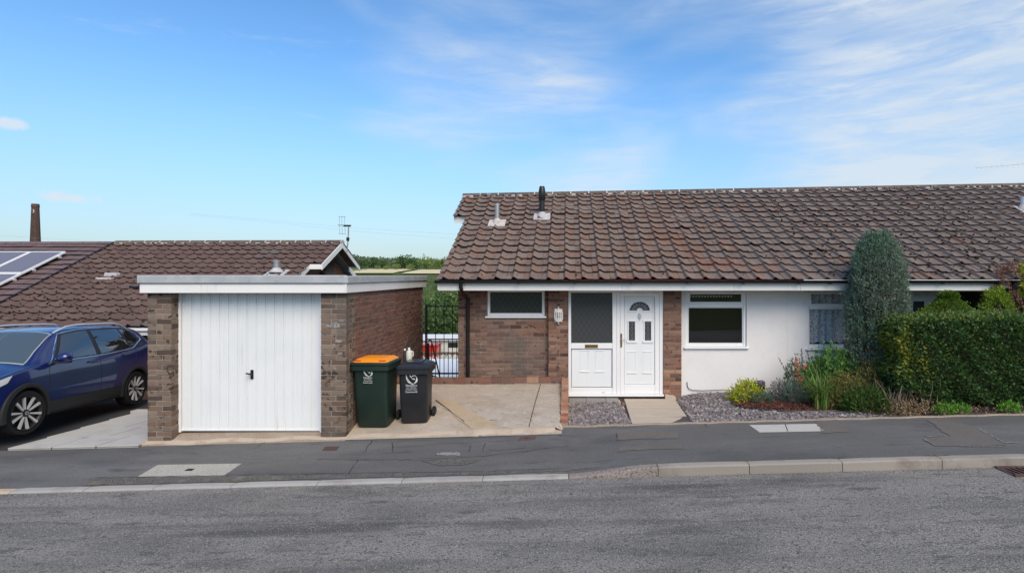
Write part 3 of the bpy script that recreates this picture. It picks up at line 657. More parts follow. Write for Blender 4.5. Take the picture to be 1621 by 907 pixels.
# --- rendered wall
def wall_with_hole(x0, x1, z0, z1, holes, y=YW, th=.2):
    mb = MB(); cur = x0
    for (a, b, c_, d_) in holes:
        mb.box(cur, a, y, y+th, z0, z1); mb.box(a, b, y, y+th, z0, c_)
        if d_ < z1: mb.box(a, b, y, y+th, d_, z1)
        cur = b
    mb.box(cur, x1, y, y+th, z0, z1); return mb
W1 = (wx(1087), wx(1184.5), V(552, 10.5), ZS)
wall_with_hole(2.166, XP, -.3, ZS, [W1]).build('rendered_wall', 'render', house)

# --- windows
def window(parent, hole, y, name='window', transom=None, glassm='window_glass', sill_out=.05, inset=.035, bar=.052, curtain=None, vent_bar=.04):
    x0, x1, z0, z1 = hole; yf = y+inset
    fr = MB(); b = bar
    fr.cbox(x0+.004, x0+b, yf, yf+.07, z0+.03, z1-.003, .006); fr.cbox(x1-b, x1-.004, yf, yf+.07, z0+.03, z1-.003, .006)
    fr.cbox(x0+b+.001, x1-b-.001, yf+.001, yf+.07, z1-b, z1-.003, .006); fr.cbox(x0+b+.001, x1-b-.001, yf+.001, yf+.07, z0+.03, z0+.03+b, .006)
    root = fr.build(name, 'upvc', parent, smooth=30)
    MB().cbox(x0-.035, x1+.035, y-sill_out, yf+.03, z0-.006, z0+.028, .008).build('sill', 'upvc', root, smooth=30)
    zz = [z0+.03+b, z1-b]
    rows = [(zz[0], zz[1])] if transom is None else [(zz[0], transom-.03), (transom+.03, zz[1])]
    if transom is not None: MB().cbox(x0+b+.002, x1-b-.002, yf-.008, yf+.06, transom-.03, transom+.03, .006).build('transom', 'upvc', root, smooth=30)
    for i, (a, c_) in enumerate(rows):
        k = .016 if i == 0 else vent_bar; s_ = MB(); X0, X1 = x0+b, x1-b
        yy = yf+.012 if i == 0 else yf-.006
        s_.cbox(X0+.001, X0+k, yy, yy+.05, a, c_, .004); s_.cbox(X1-k, X1-.001, yy, yy+.05, a, c_, .004)
        s_.cbox(X0+k, X1-k, yy+.001, yy+.05, a, a+k, .004); s_.cbox(X0+k, X1-k, yy+.001, yy+.05, c_-k, c_, .004)
        s_.build('sash', 'upvc', root, smooth=30)
        MB().add([(X0+k-.004, yy+.025, a+k-.004), (X1-k+.004, yy+.025, a+k-.004), (X1-k+.004, yy+.025, c_-k+.004), (X0+k-.004, yy+.025, c_-k+.004)], [(0, 1, 2, 3)]).build('pane', glassm, root)
        g_ = MB()
        for q_ in ((X0+k, X0+k+.006, a+k, c_-k), (X1-k-.006, X1-k, a+k, c_-k)): g_.box(q_[0], q_[1], yy+.012, yy+.020, q_[2], q_[3])
        for q_ in ((X0+k+.006, X1-k-.006, a+k, a+k+.006), (X0+k+.006, X1-k-.006, c_-k-.006, c_-k)): g_.box(q_[0], q_[1], yy+.012, yy+.020, q_[2], q_[3])
        g_.build('gasket', 'upvc_shadowgap', root)
    return root
def leading(parent, x0, x1, z0, z1, y, sx, sz, r=.003):
    mb = MB(); W_, H_ = x1-x0, z1-z0; k = sz/sx
    for s_ in (1, -1):
        c0 = -H_/k-sx if s_ > 0 else 0
        c = c0
        while c < W_+H_/k+sx:
            # line x = c + s*z/k clipped to the pane
            a, b = (0, H_)
            if s_ > 0: a = max(a, -c*k); b = min(b, (W_-c)*k)
            else: a = max(a, (c-W_)*k); b = min(b, c*k)
            if b-a > .01:
                p = [(x0+c+s_*t/k, y, z0+t) for t in (a, b)]
                d_ = Vector((s_/k, 0, 1)).normalized(); n_ = Vector((d_.z, 0, -d_.x))*r
                mb.add([(p[0][0]-n_.x, y, p[0][2]-n_.z), (p[0][0]+n_.x, y, p[0][2]+n_.z), (p[1][0]+n_.x, y, p[1][2]+n_.z), (p[1][0]-n_.x, y, p[1][2]-n_.z)], [(0, 1, 2, 3)])
            c += sx
    mb.build('leading', 'lead_came', parent)
w0 = window(house, win, YW, transom=None, glassm='frosted_dark', bar=.035, inset=.02, vent_bar=.05)
leading(w0, win[0]+.055, win[1]-.055, win[2]+.09, win[3]-.055, YW+.051, .105, .16, .0022)
w1 = window(house, W1, YW, transom=V(484, 10.5))
# lace pelmet hanging behind the top light
mb = MB()
for i in range(15):
    a = W1[0]+.12+i*.057; mb.lathe([(.001, 0), (.017, .002), (.001, .004)], (a, YW+.12, V(469.5, 10.5)-.004*(i % 2)), 'y', 8)
mb.build('lace_trim', 'upvc', w1)

# --- entrance: frame, glazed side panel and door
ent = MB()
fx0, fx1, ft, fb = wx(899.5), wx(1050), ZS-.003, wz(627)
yF = YD
ent.cbox(fx0, wx(904), yF, yF+.08, fb+.045, ft, .006)
ent.cbox(wx(969.5), wx(976), yF, yF+.08, fb+.045, ft, .006); ent.cbox(wx(976)+.002, wx(981.5), yF-.003, yF+.08, fb+.045, ft-.002, .006)
ent.cbox(wx(1044), fx1, yF, yF+.08, fb+.045, ft, .006)
ent.cbox(wx(904)+.001, wx(969.5)-.001, yF+.002, yF+.08, wz(463.2), ft, .006); ent.cbox(wx(981.5)+.001, wx(1044)-.001, yF+.002, yF+.08, wz(463.5), ft, .006)
ent.cbox(wx(904)+.001, wx(969.5)-.001, yF+.002, yF+.08, wz(552), wz(543.2), .006)
ent.cbox(wx(904)+.001, wx(969.5)-.001, yF+.002, yF+.08, fb+.045, wz(614), .006)
ent.cbox(fx0-.01, fx1+.01, yF-.055, yF+.08, fb, fb+.043, .008)
ent = ent.build('entrance_frame', 'upvc', house, smooth=30)
MB().cbox(wx(904)+.012, wx(969.5)-.012, yF+.030, yF+.05, wz(614)+.012, wz(552)-.012, .01).build('infill_panel', 'door_white', ent, smooth=30)
MB().box(wx(904), wx(969.5), yF+.052, yF+.06, wz(614), wz(552)).build('shadow_gap', 'upvc_shadowgap', ent)
MB().box(wx(904)-.003, wx(969.5)+.003, yF+.034, yF+.046, wz(543.2)-.003, wz(463.2)+.003).build('pane', 'obscure_glass', ent)
leading(ent, wx(904)+.006, wx(969.5)-.006, wz(543.2)+.006, wz(463.2)-.006, yF+.0325, .102, .155, .0024)
def raised(parent, x0, x1, z0, z1, y, proud=.006, mats='door_white'):
    # pressed panel: slim raised outline with bolder top and bottom ledges
    mb = MB()
    mb.cbox(x0, x0+.012, y-proud*.6, y+.004, z0, z1, .002); mb.cbox(x1-.012, x1, y-proud*.6, y+.004, z0, z1, .002)
    mb.cbox(x0-.016, x1+.016, y-proud*2.4, y+.004, z0-.016, z0, .003); mb.cbox(x0-.016, x1+.016, y-proud*1.6, y+.004, z1, z1+.014, .003)
    return mb.build('moulding', mats, parent, smooth=30)
for (a, b) in ((919, 932), (943, 955.5)): raised(ent, wx(a), wx(b), wz(588), wz(556), yF+.030)
lp = MB().cbox(wx(926), wx(946.5), yF-.010, yF+.004, wz(550.5), wz(545.3), .004).build('letter_plate', 'brass', ent, smooth=30)
MB().cbox(wx(928.5), wx(944), yF-.014, yF-.0095, wz(549.6), wz(546.2), .002).build('flap', 'brass', lp)
MB().cbox(wx(953), wx(957), yF-.005, yF+.002, fb+.068, fb+.078, .002).build('drain_cap', 'upvc_shadowgap', ent)
door = MB()
dx0, dx1, dz0, dz1 = wx(981.8), wx(1043.7), fb+.047, wz(463.8)
px0, px1, pz0, pz1 = wx(988.7), wx(1036.6), wz(608.6), wz(469.5)
door.cbox(dx0, px0-.003, yF+.004, yF+.07, dz0, dz1, .005); door.cbox(px1+.003, dx1, yF+.004, yF+.07, dz0, dz1, .005)
door.cbox(px0-.002, px1+.002, yF+.005, yF+.07, pz1+.003, dz1, .005); door.cbox(px0-.002, px1+.002, yF+.005, yF+.07, dz0, pz0-.003, .005)
door = door.build('front_door', 'upvc', house, smooth=30)
yp_ = yF+.022
MB().box(px0+.004, px1-.004, yp_, yp_+.03, pz0+.004, pz1-.004).build('door_panel', 'door_white', door)
MB().box(px0-.003, px1+.003, yp_+.012, yp_+.02, pz0-.003, pz1+.003).build('shadow_gap', 'upvc_shadowgap', door)
cx_, zb_ = wx(1012.8), wz(491.5)
def arc(r, n=20, a0=0, a1=math.pi): return [(cx_+math.cos(lerp(a0, a1, i/n))*r, zb_+math.sin(lerp(a0, a1, i/n))*r*.86) for i in range(n+1)]
fan = arc(.196)+arc(.052)[::-1]
yz = lambda a, b, d: (a, d, b)
MB().prism(fan, yz, yp_-.004, yp_-.001).build('fanlight', 'obscure_glass', door)
mo = MB()
ro, ri = arc(.218), arc(.196)
for i in range(20): mo.prism([ro[i], ro[i+1], ri[i+1], ri[i]], yz, yp_-.014, yp_+.002)
ro, ri = arc(.055), arc(.034)
for i in range(20): mo.prism([ro[i], ro[i+1], ri[i+1], ri[i]], yz, yp_-.012, yp_+.002)
mo.cbox(cx_-.24, cx_-.05, yp_-.014, yp_+.002, zb_-.032, zb_-.012, .003); mo.cbox(cx_+.05, cx_+.24, yp_-.014, yp_+.002, zb_-.032, zb_-.012, .003)
mo.build('fan_moulding', 'door_white', door, smooth=30)
cm = MB()
for i in range(1, 8):
    a = math.pi*i/8; p = [(cx_+math.cos(a)*r_, yp_-.006, zb_+math.sin(a)*r_*.86) for r_ in (.055, .195)]; cm.tube(p, .0028, 5)
for i in range(8):
    a = math.pi*(i+.5)/8; c_ = (cx_+math.cos(a)*.13, yp_-.006, zb_+math.sin(a)*.11)
    cm.tube([(c_[0]+.018*math.cos(q_), c_[1], c_[2]+.018*math.sin(q_)) for q_ in lin(0, 6.283, 9)], .002, 4)
cm.build('leading', 'lead', door)
for (a, b) in ((995.6, 1005.2), (1021, 1030.8)):
    x0, x1, z0, z1 = wx(a), wx(b), wz(539), wz(509)
    MB().box(x0, x1, yp_-.004, yp_-.001, z0, z1).build('pane', 'obscure_glass', door)
    mo = MB(); mo.cbox(x0-.022, x0, yp_-.012, yp_+.002, z0, z1, .003); mo.cbox(x1, x1+.022, yp_-.012, yp_+.002, z0, z1, .003)
    mo.cbox(x0-.045, x1+.045, yp_-.018, yp_+.002, z0-.05, z0-.001, .004); mo.cbox(x0-.04, x1+.04, yp_-.016, yp_+.002, z1+.001, z1+.022, .003)
    mo.build('moulding', 'door_white', door, smooth=30)
    cm = MB()
    for k in range(4):
        zc_ = lerp(z0, z1, (k+.5)/4); cm.tube([((x0+x1)/2+.022*math.cos(q_), yp_-.006, zc_+.036*math.sin(q_)) for q_ in lin(0, 6.283, 11)], .002, 4)
    cm.build('leading', 'lead', door)
for (a, b) in ((994, 1007), (1018.5, 1031.5)): raised(door, wx(a), wx(b), wz(590), wz(557.5), yp_)
hd = MB().cbox(wx(982.2), wx(984.8), yF-.010, yF+.005, wz(549.5), wz(528), .004).build('handle', 'brass', door, smooth=30)
MB().tube([(wx(983.5), yF-.008, wz(537)), (wx(983.5), yF-.045, wz(537)), (wx(991), yF-.048, wz(536.6))], .008, 8).build('lever', 'lead', hd, smooth=40)
kn = MB(); kz = wz(501)
kn.lathe([(.001, -.028), (.016, -.024), (.024, -.014), (.024, 0)], (cx_, yp_, kz+.045), 'y', 12)
kn.prism([(cx_-.030, kz+.03), (cx_+.030, kz+.03), (cx_+.034, kz), (cx_+.012, kz-.05), (cx_, kz-.075), (cx_-.012, kz-.05), (cx_-.034, kz)], yz, yp_-.020, yp_-.002)
kn.build('knocker', 'lead', door, smooth=30)

# --- eaves
fa = MB(); fa.cbox(-2.395, .98, 9.952, 9.972, 2.128, 2.262, .003); fa.cbox(.983, 3.03, 9.952, 9.972, 2.128, 2.262, .003); fa.cbox(3.033, XP, 9.952, 9.972, 2.128, 2.262, .003)
fa.build('fascia', 'fascia', house)
MB().box(-2.39, XP, 9.973, YW+.05, ZS, ZS+.012).build('soffit', 'soffit', house)
def gutter(parent, x0, x1, y=9.885, z=2.318, m_='black_plastic', edge=None):
    mb = MB(); r = .062; n = 8; vs = []
    for x in (x0, x1):
        for rr in (r, r-.004):
            for j in range(n+1):
                q_ = math.pi+math.pi*j/n; vs.append((x, y+math.cos(q_)*rr, z+math.sin(q_)*rr*.95))
    k = n+1
    fs = [(j, j+1, 2*k+j+1, 2*k+j) for j in range(n)]+[(k+j, 3*k+j, 3*k+j+1, k+j+1) for j in range(n)]
    fs += [(0, 2*k, 3*k, k), (n, k+n, 3*k+n, 2*k+n)]
    mb.add(vs, fs)
    mb.add([(x0, y+math.cos(math.pi+math.pi*j/n)*r, z+math.sin(math.pi+math.pi*j/n)*r*.95) for j in range(n+1)], [tuple(range(n+1))])
    g_ = mb.build('gutter', m_, parent, smooth=40)
    x = x0+.5
    while x < x1:
        MB().box(x-.014, x+.014, y-.066, y+.067, z-.068, z-.048).build('bracket', 'black_plastic', g_); x += 1.02
    if edge: MB().box(x0, x1, y-.066, y-.0585, z-.001, z+.010).build('rim', edge, g_)
    return g_
gutter(house, -2.43, XP)
dp = MB(); dxp = U(741, 10.5)
dp.tube([(dxp-.02, 9.885, 2.26), (dxp-.02, 9.89, 2.19), (dxp-.02, 10.1, 2.06), (dxp, 10.40, 1.98), (dxp, 10.475, 1.90), (dxp, 10.475, -.1)], .036, 10)
dp = dp.build('downpipe', 'black_plastic', house, smooth=40)
for z in (1.93, .95): MB().lathe([(.036, -.03), (.043, -.028), (.043, .028), (.036, .03)], (dxp, 10.475, z), 'z', 12).build('clip', 'black_plastic', dp)

# --- roof: deck, tiles, ridge, verge, pipes
mb = MB(); x0, x1 = -2.38, XP
mb.add([(x0, YE+.03, ZE-.02), (x1, YE+.03, ZE-.02), (x1, YR, rz_(x1)-.03), (x0, YR, rz_(x0)-.03), (x1, 18.4, 2.25), (x0, 18.4, 2.25)], [(0, 1, 2, 3), (3, 2, 4, 5)])
mb.add([(-2.70, 12.86, roof_at(-2.7, 12.86)-.03), (x0, 12.86, roof_at(x0, 12.86)-.03), (x0, YR, rz_(x0)-.031), (-2.70, YR, rz_(x0)-.031), (x0, 15.3, roof_at(x0, 12.86)-.03), (-2.70, 15.3, roof_at(x0, 12.86)-.03)], [(0, 1, 2, 3), (3, 2, 4, 5)])
roof = mb.build('roof', 'felt', house)
edge_set = set((random.randrange(5, 21), random.choice((10, 11, 12, 12, 13))) for _ in range(13))
tile_roof(roof, -2.72, XP, YE, ZE, YR, rz_(-2.72), rz_(XP), 16, .3168, lambda x, r: 'tile_brown' if (x < 2.6+.4*(r % 3) or random.random() < .25) else 'tile_mossy', xstart=lambda r: -2.42 if r < 11 else -2.8,
          edge=lambda c, r: 'red_edge' if (r == 0 and (c-8)*.3168 > -.3 and c % 5) else ('lichen_edge' if (c, r) in edge_set else None))
ridge_tiles(roof, -2.74, XP, YR+.02, rz_(-2.74)+.02, rz_(XP)+.02)
MB().box(-.3, XP, 9.905, 9.925, 2.300, 2.322).build('underlay_edge', 'red_edge', roof)
vg = MB()
def slope_board(mb, x0, x1, ya, yb, up=.0, dn=.16, f=roof_at):
    za, zb = f(x0, ya), f(x0, yb)
    mb.add([(x0, ya, za-dn), (x1, ya, za-dn), (x1, ya, za+up), (x0, ya, za+up), (x0, yb, zb-dn), (x1, yb, zb-dn), (x1, yb, zb+up), (x0, yb, zb+up)],
           [(0, 1, 2, 3), (4, 5, 6, 7), (0, 1, 5, 4), (3, 2, 6, 7), (0, 3, 7, 4), (1, 2, 6, 5)])
slope_board(vg, -2.395, -2.375, 9.93, 12.86, -.01); slope_board(vg, -2.715, -2.695, 12.86, YR, -.01)
rear = lambda x, y: rz_(x)-(y-YR)*.53
slope_board(vg, -2.715, -2.695, YR, 15.3, -.01, f=rear); slope_board(vg, -2.395, -2.375, 15.3, 18.4, -.01, f=rear)
vg.box(-2.694, -2.376, 12.865, 12.885, roof_at(-2.5, 12.86)-.17, roof_at(-2.5, 12.86)-.02)
vg.build('bargeboard', 'fascia', roof)
# flank gable above the wall
MB().prism([(10.56, ZS-.02), (17.9, ZS-.02), (17.9, 2.3), (YR, rz_(XL)-.08), (10.56, roof_at(XL, 10.56)-.08)], lambda a, b, d: (d, a, b), XL+.01, XL+.2).build('gable', 'brick_house', house)
def pipe(parent, px_, pyb, pyt, yb, r, mats, lab, fl='lead', taper=1.):
    x, y = U(px_, yb), yb; z = roof_at(x, y); top = V(pyt, yb)
    p = MB().lathe([(r, -.1), (r, top-z-.06), (r*taper, top-z-.05), (r*taper, top-z), (r*.7, top-z), (r*.7, top-z-.1)], (x, y, z), 'z', 16).build('vent_pipe', mats, parent, smooth=40)
    f_ = MB(); vs = []
    for (a, b) in ((-.19, -.16), (.19, -.16), (.19, .14), (-.19, .14)): vs.append((x+a, y+b, roof_at(x, y+b)+.075))
    f_.add(vs+[(a, b, c_-.03) for a, b, c_ in vs], [(0, 1, 2, 3), (4, 5, 6, 7), (0, 1, 5, 4), (1, 2, 6, 5), (2, 3, 7, 6), (3, 0, 4, 7)])
    f_.lathe([(r*2.1, .02), (r*1.3, .14), (r*1.03, .16)], (x, y, z), 'z', 16)
    f_.build('flashing', fl, p, smooth=40)
    return p
pipe(roof, 787, 355, 322, 12.29, .052, 'galv', '', 'pale_mortar')
p2_ = pipe(roof, 858, 345, 306, 12.62, .062, 'black_plastic', '')
MB().lathe([(.064, 0), (.080, .02), (.082, .20), (.066, .30), (.055, .335), (.001, .336)], (U(858, 12.62), 12.62, V(318, 12.62)), 'z', 16).build('cowl', 'black_plastic', p2_, smooth=40)
# inside: rooms behind the panes
def rooms(parent, x0, x1, cuts):
    mb = MB(); y0, y1, z0, z1 = YW+.21, 13.2, .06, ZS+.05
    mb.add([(x0, y1, z0), (x1, y1, z0), (x1, y1, z1), (x0, y1, z1)], [(0, 1, 2, 3)])
    mb.add([(x0, y0-.1, z1), (x1, y0-.1, z1), (x1, y1, z1), (x0, y1, z1)], [(0, 1, 2, 3)])
    mb.add([(x0, y0-.1, z0), (x1, y0-.1, z0), (x1, y1, z0), (x0, y1, z0)], [(0, 1, 2, 3)], 1)
    for x in cuts: mb.box(x-.05, x+.05, y0-.005, y1-.01, z0+.002, z1-.002)
    mb.build('room', ['interior', 'interior_floor'], parent)
rooms(house, XL+.21, XP-.02, [-.2, 2.05, XP-.09])
MB().box(XL+.2, XP, 17.7, 17.9, -2.6, 2.2).build('rear_wall', 'render', house)
rebase(house)

# lantern on the brick pier
lx, lz = U(884, 10.36), V(500, 10.36)
lan = empty('wall_lantern', (lx, 10.42, lz), 'white half lantern fixed to the brick pier beside the door', 'lamp')
def half(prof, n=6, sy=.8): # faceted half lantern profile
    mb = MB(); vs = []; k = n+1
    for (r, h) in prof:
        for j in range(k): q_ = math.pi+math.pi*j/n; vs.append((r*math.cos(q_), r*math.sin(q_)*sy, h))
    fs = [(i*k+j, i*k+j+1, (i+1)*k+j+1, (i+1)*k+j) for i in range(len(prof)-1) for j in range(n)]
    for i in range(len(prof)-1): fs.append((i*k, (i+1)*k, (i+1)*k+n, i*k+n))
    mb.add(vs, fs); return mb
def L_add(mb, name, m_): return mb.build(name, m_, lan, smooth=25)
L_add(half([(.002, .172), (.010, .168), (.010, .14), (.03, .13), (.045, .10), (.055, .085), (.085, .078), (.088, .066), (.06, .064)]), 'top', 'white_paint')
L_add(half([(.078, -.085), (.085, -.078), (.085, -.062), (.074, -.058)]), 'lower_ring', 'white_paint')
L_add(half([(.012, -.16), (.018, -.150), (.010, -.135), (.035, -.125), (.072, -.11), (.078, -.088)]), 'bowl', 'white_paint')
L_add(MB().box(-.075, .075, -.006, .006, -.12, .13), 'back_plate', 'white_paint')
for j in range(7):
    q_ = math.pi+math.pi*j/6; L_add(MB().tube([(.079*math.cos(q_), .064*math.sin(q_)-.006, -.062), (.079*math.cos(q_), .064*math.sin(q_)-.006, .068)], .0075, 6), 'bar', 'white_paint')
L_add(half([(.070, -.06), (.070, .066)]), 'pane', 'window_glass')
L_add(MB().lathe([(.012, -.05), (.012, .0), (.026, .02), (.024, .05), (.004, .058)], (0, -.035, 0), 'z', 12), 'bulb', 'upvc')

# ================================================================== neighbouring bungalow (east)
nb = empty('bungalow', (8, 10.5, 0), 'white rendered bungalow behind the hedge with mossy brown roof', 'house')
NX1 = 12.9; RX1 = 13.0
W2 = (wx(1281), wx(1281)+1.21, V(554, 10.5), ZS)
ND = (U(1436, YW), U(1604, YW))
wall_with_hole(XP+.002, NX1, -.3, ZS, [W2, (ND[0], ND[1], .15, ZS)]).build('rendered_wall', 'render', nb)
w2 = window(nb, W2, YW, transom=V(487, 10.5))
# net curtain
mb = MB(); vs = []; nx = 90; nz = 2
for k in range(nz+1):
    for i in range(nx+1):
        x = lerp(W2[0]+.04, W2[1]-.04, i/nx); vs.append((x, YW+.125+.022*math.sin(i*.62)+.012*math.sin(i*.27+1)+.006*k, lerp(ZS-.05, W2[2]+.12+.02*math.sin(i*.45), k/nz)))
mb.add(vs, [(k*(nx+1)+i, k*(nx+1)+i+1, (k+1)*(nx+1)+i+1, (k+1)*(nx+1)+i) for k in range(nz) for i in range(nx)])
m = mat('net', (.86, .87, .90), .9, .1, layers=[(34, (.5, .51, .54), .5, .56, (1, 1, .7), 2)]); t = m.node_tree
tr = t.nodes.new('ShaderNodeBsdfTransparent'); ms = t.nodes.new('ShaderNodeMixShader'); ms.inputs[0].default_value = .12
t.links.new(t.nodes['Principled BSDF'].outputs[0], ms.inputs[1]); t.links.new(tr.outputs[0], ms.inputs[2]); t.links.new(ms.outputs[0], t.nodes['Material Output'].inputs[0])
mb.build('net_curtain', 'net', w2, smooth=80)
nd = MB(); b_ = .07; yN = YW+.04; xm = U(1516.5, YW)
nd.cbox(ND[0]+.003, ND[0]+b_, yN, yN+.07, .15, ZS-.003, .005); nd.cbox(xm-.06, xm+.06, yN, yN+.07, .15, ZS-.003, .005); nd.cbox(ND[1]-b_, ND[1]-.003, yN, yN+.07, .15, ZS-.003, .005)
nd.cbox(ND[0]+b_+.001, xm-.061, yN+.001, yN+.07, ZS-.11, ZS-.003, .005); nd.cbox(xm+.061, ND[1]-b_-.001, yN+.001, yN+.07, ZS-.05, ZS-.003, .005)
nd.cbox(xm+.061, ND[1]-b_-.001, yN+.001, yN+.07, .151, 1.0, .005)
nd = nd.build('entrance_frame', 'upvc', nb, smooth=30)
MB().box(xm+.058, ND[1]-b_+.002, yN+.03, yN+.04, .99, ZS-.047).build('pane', 'obscure_glass', nd)
ld = MB().cbox(ND[0]+b_+.004, xm-.064, yN+.02, yN+.06, .16, ZS-.114, .005).build('front_door', 'upvc', nb, smooth=30)
for a, b in ((1448.5, 1466), (1481, 1498)): MB().box(U(a, YW), U(b, YW), yN+.012, yN+.018, V(513, YW), V(477, YW)).build('pane', 'obscure_glass', ld)
def text(s, size, loc, rot, m_, parent, name='lettering', align='CENTER', ext=.0012):
    cu = bpy.data.curves.new(name, 'FONT'); cu.body = s; cu.size = size; cu.align_x = align; cu.extrude = ext
    o = bpy.data.objects.new(name, cu); col.objects.link(o); dg = bpy.context.evaluated_depsgraph_get()
    me = bpy.data.meshes.new_from_object(o.evaluated_get(dg)); bpy.data.objects.remove(o); me.materials.clear(); me.materials.append(M[m_])
    p = bpy.data.objects.new(name, me); p.location = loc; p.rotation_euler = rot; return finish(p, parent)
text('47', .10, (U(1473, YW), yN+.016, V(486.5, YW)), (R(90), 0, 0), 'black_plastic', ld, 'house_number')
fa = MB(); fa.cbox(XP+.003, 8.0, 9.952, 9.972, 2.128, 2.262, .003); fa.cbox(8.003, RX1, 9.952, 9.972, 2.128, 2.262, .003); fa.build('fascia', 'fascia', nb)
MB().box(XP+.002, RX1, 9.973, YW+.05, ZS, ZS+.012).build('soffit', 'soffit', nb)
gutter(nb, XP+.003, RX1, edge='upvc')
mb = MB(); mb.add([(XP, YE+.03, ZE-.02), (RX1, YE+.03, ZE-.02), (RX1, YR, rz_(RX1)-.03), (XP, YR, rz_(XP)-.03), (RX1, 18.4, 2.25), (XP, 18.4, 2.25)], [(0, 1, 2, 3), (3, 2, 4, 5)])
nroof = mb.build('roof', 'felt', nb)
tile_roof(nroof, XP, RX1, YE, ZE, YR, rz_(XP), rz_(RX1), 16, .3168, lambda x, r: 'tile_mossy' if random.random() < .93 else 'tile_brown', vis=lambda x, r: x < U(1628, YE+(YR-YE)*(r+.5)/16))
ridge_tiles(nroof, XP, RX1, YR+.02, rz_(XP)+.02, rz_(RX1)+.02, mort=None)
rooms(nb, XP+.1, NX1-.1, [6.5])
MB().box(XP+.1, NX1, 17.7, 17.9, -2.6, 2.2).build('rear_wall', 'render', nb)
MB().box(NX1-.2, NX1, YW+.201, 17.69, -2.6, 2.2).build('side_wall', 'render', nb)
pipe(nroof, 1623, 345, 312, 12.7, .09, 'upvc', '', 'pale_mortar')
rebase(nb)

# ================================================================== garage
GX0, GX1, GYF, GYB = -6.178, -3.262, 7.97, 12.2
gar = empty('garage', (-4.7, 8.2, 0), 'flat-roofed brick garage with a white up-and-over door', 'garage')
dxl, dxr, dyd = U(284, 8.13), U(508, 8.13), 8.13
core = MB()
core.box(GX0+.006, -5.83-.006, GYF+.006, 8.34, -.4, 2.2); core.box(-3.633+.006, GX1-.006, GYF+.006, 8.34, -.4, 2.2)
core.box(GX0+.006, GX0+.2, 8.341, GYB, -1.5, 2.2); core.box(GX1-.2, GX1-.006, 8.341, GYB, -1.0, 2.2); core.box(GX0+.2, GX1-.2, GYB-.2, GYB, -1.5, 2.2)
gw = core.build('brick_wall', 'mortar', gar)
rest = {}
gb = lambda u, z: 'brick_buff'
A = [(0, .215), (.225, .348)]; B = [(0, .123), (.133, .348)]
zt = 2.19
lay(gw, (GX0, GYF, 0), 0, .348, -.03, zt, gb, pattern=[A, B])
A2 = [(0, .215), (.225, .371)]; B2 = [(0, .146), (.156, .371)]
lay(gw, (-3.633, GYF, 0), 0, .371, .045, zt, gb, pattern=[A2, B2], start=1)
# reveal of the west pillar
lay(gw, (-5.83, GYF+.002, 0), math.pi/2, .17, -.03, zt, gb, pattern=[[(.002, .17)]])
# east flank: pale return of the pillar, then the darker red wall
fl_m = lambda u, z: 'brick_buff' if u < .33 else 'brick_red'
lay(gw, (GX1, GYF+.002, 0), math.pi/2, GYB-GYF-.002, .045, zt, fl_m, single=lambda u, z: u < 1.36, rest=rest, pattern=[
    [(.002, .1025), (.1125, .215), (.225, .328)]+[(.338+i*.225, .338+i*.225+.215) for i in range(17)],
    [(.002, .1025), (.1125, .215), (.225, .328), (.338, .44)]+[(.45+i*.225, .45+i*.225+.215) for i in range(16)]])
lay(gw, (GX0, GYB, 0), -math.pi/2, GYB-GYF-.01, -.6, zt, lambda u, z: 'brick_red', single=lambda u, z: False, rest=rest)
for m_, mb in rest.items(): mb.build('brick_courses', m_, gw, kind='stuff')
# splashes of old white paint on the east pillar
for (a, b, s_) in ((522, 515, .05), (533, 516, .06), (530, 512, .03), (541, 508, .03), (536, 540, .045), (528, 546, .03), (538, 560, .03), (531, 583, .025)):
    c_ = (U(a, GYF), GYF-.001, V(b, GYF)); n = 9
    MB().prism([(c_[0]+math.cos(6.283*i/n)*s_*random.uniform(.5, 1.2)*1.3, c_[2]+math.sin(6.283*i/n)*s_*random.uniform(.5, 1.1)*.6) for i in range(n)], lambda p, q_, d: (p, d, q_), GYF-.003, GYF+.002).build('paint_mark', 'chalky', gw)
# roof edge
fa = MB(); fa.cbox(-6.19, -3.236, 7.866, 7.886, 2.150, 2.285, .003); fa.build('front_fascia', 'fascia', gar)
MB().cbox(-3.234, -3.214, 7.862, 12.28, 2.150, 2.283, .003).build('side_fascia', 'fascia', gar)
MB().cbox(-6.212, -6.192, 7.866, 12.28, 2.150, 2.283, .003).build('side_fascia', 'fascia', gar)
MB().box(-6.188, -3.238, 7.888, 12.26, 2.20, 2.281).build('roof_deck', 'felt', gar)
MB().cbox(-6.235, -3.222, 7.835, 7.93, 2.287, 2.408, .012).build('front_capping', 'capping', gar, smooth=30)
MB().cbox(-3.29, -3.188, 7.845, 12.30, 2.284, 2.398, .012).build('side_capping', 'capping', gar, smooth=30)
MB().cbox(-6.238, -6.14, 7.931, 12.30, 2.284, 2.398, .012).build('side_capping', 'capping', gar, smooth=30)
MB().box(-6.139, -3.291, 7.931, 12.25, 2.286, 2.36).build('roof_felt', 'felt', gar)
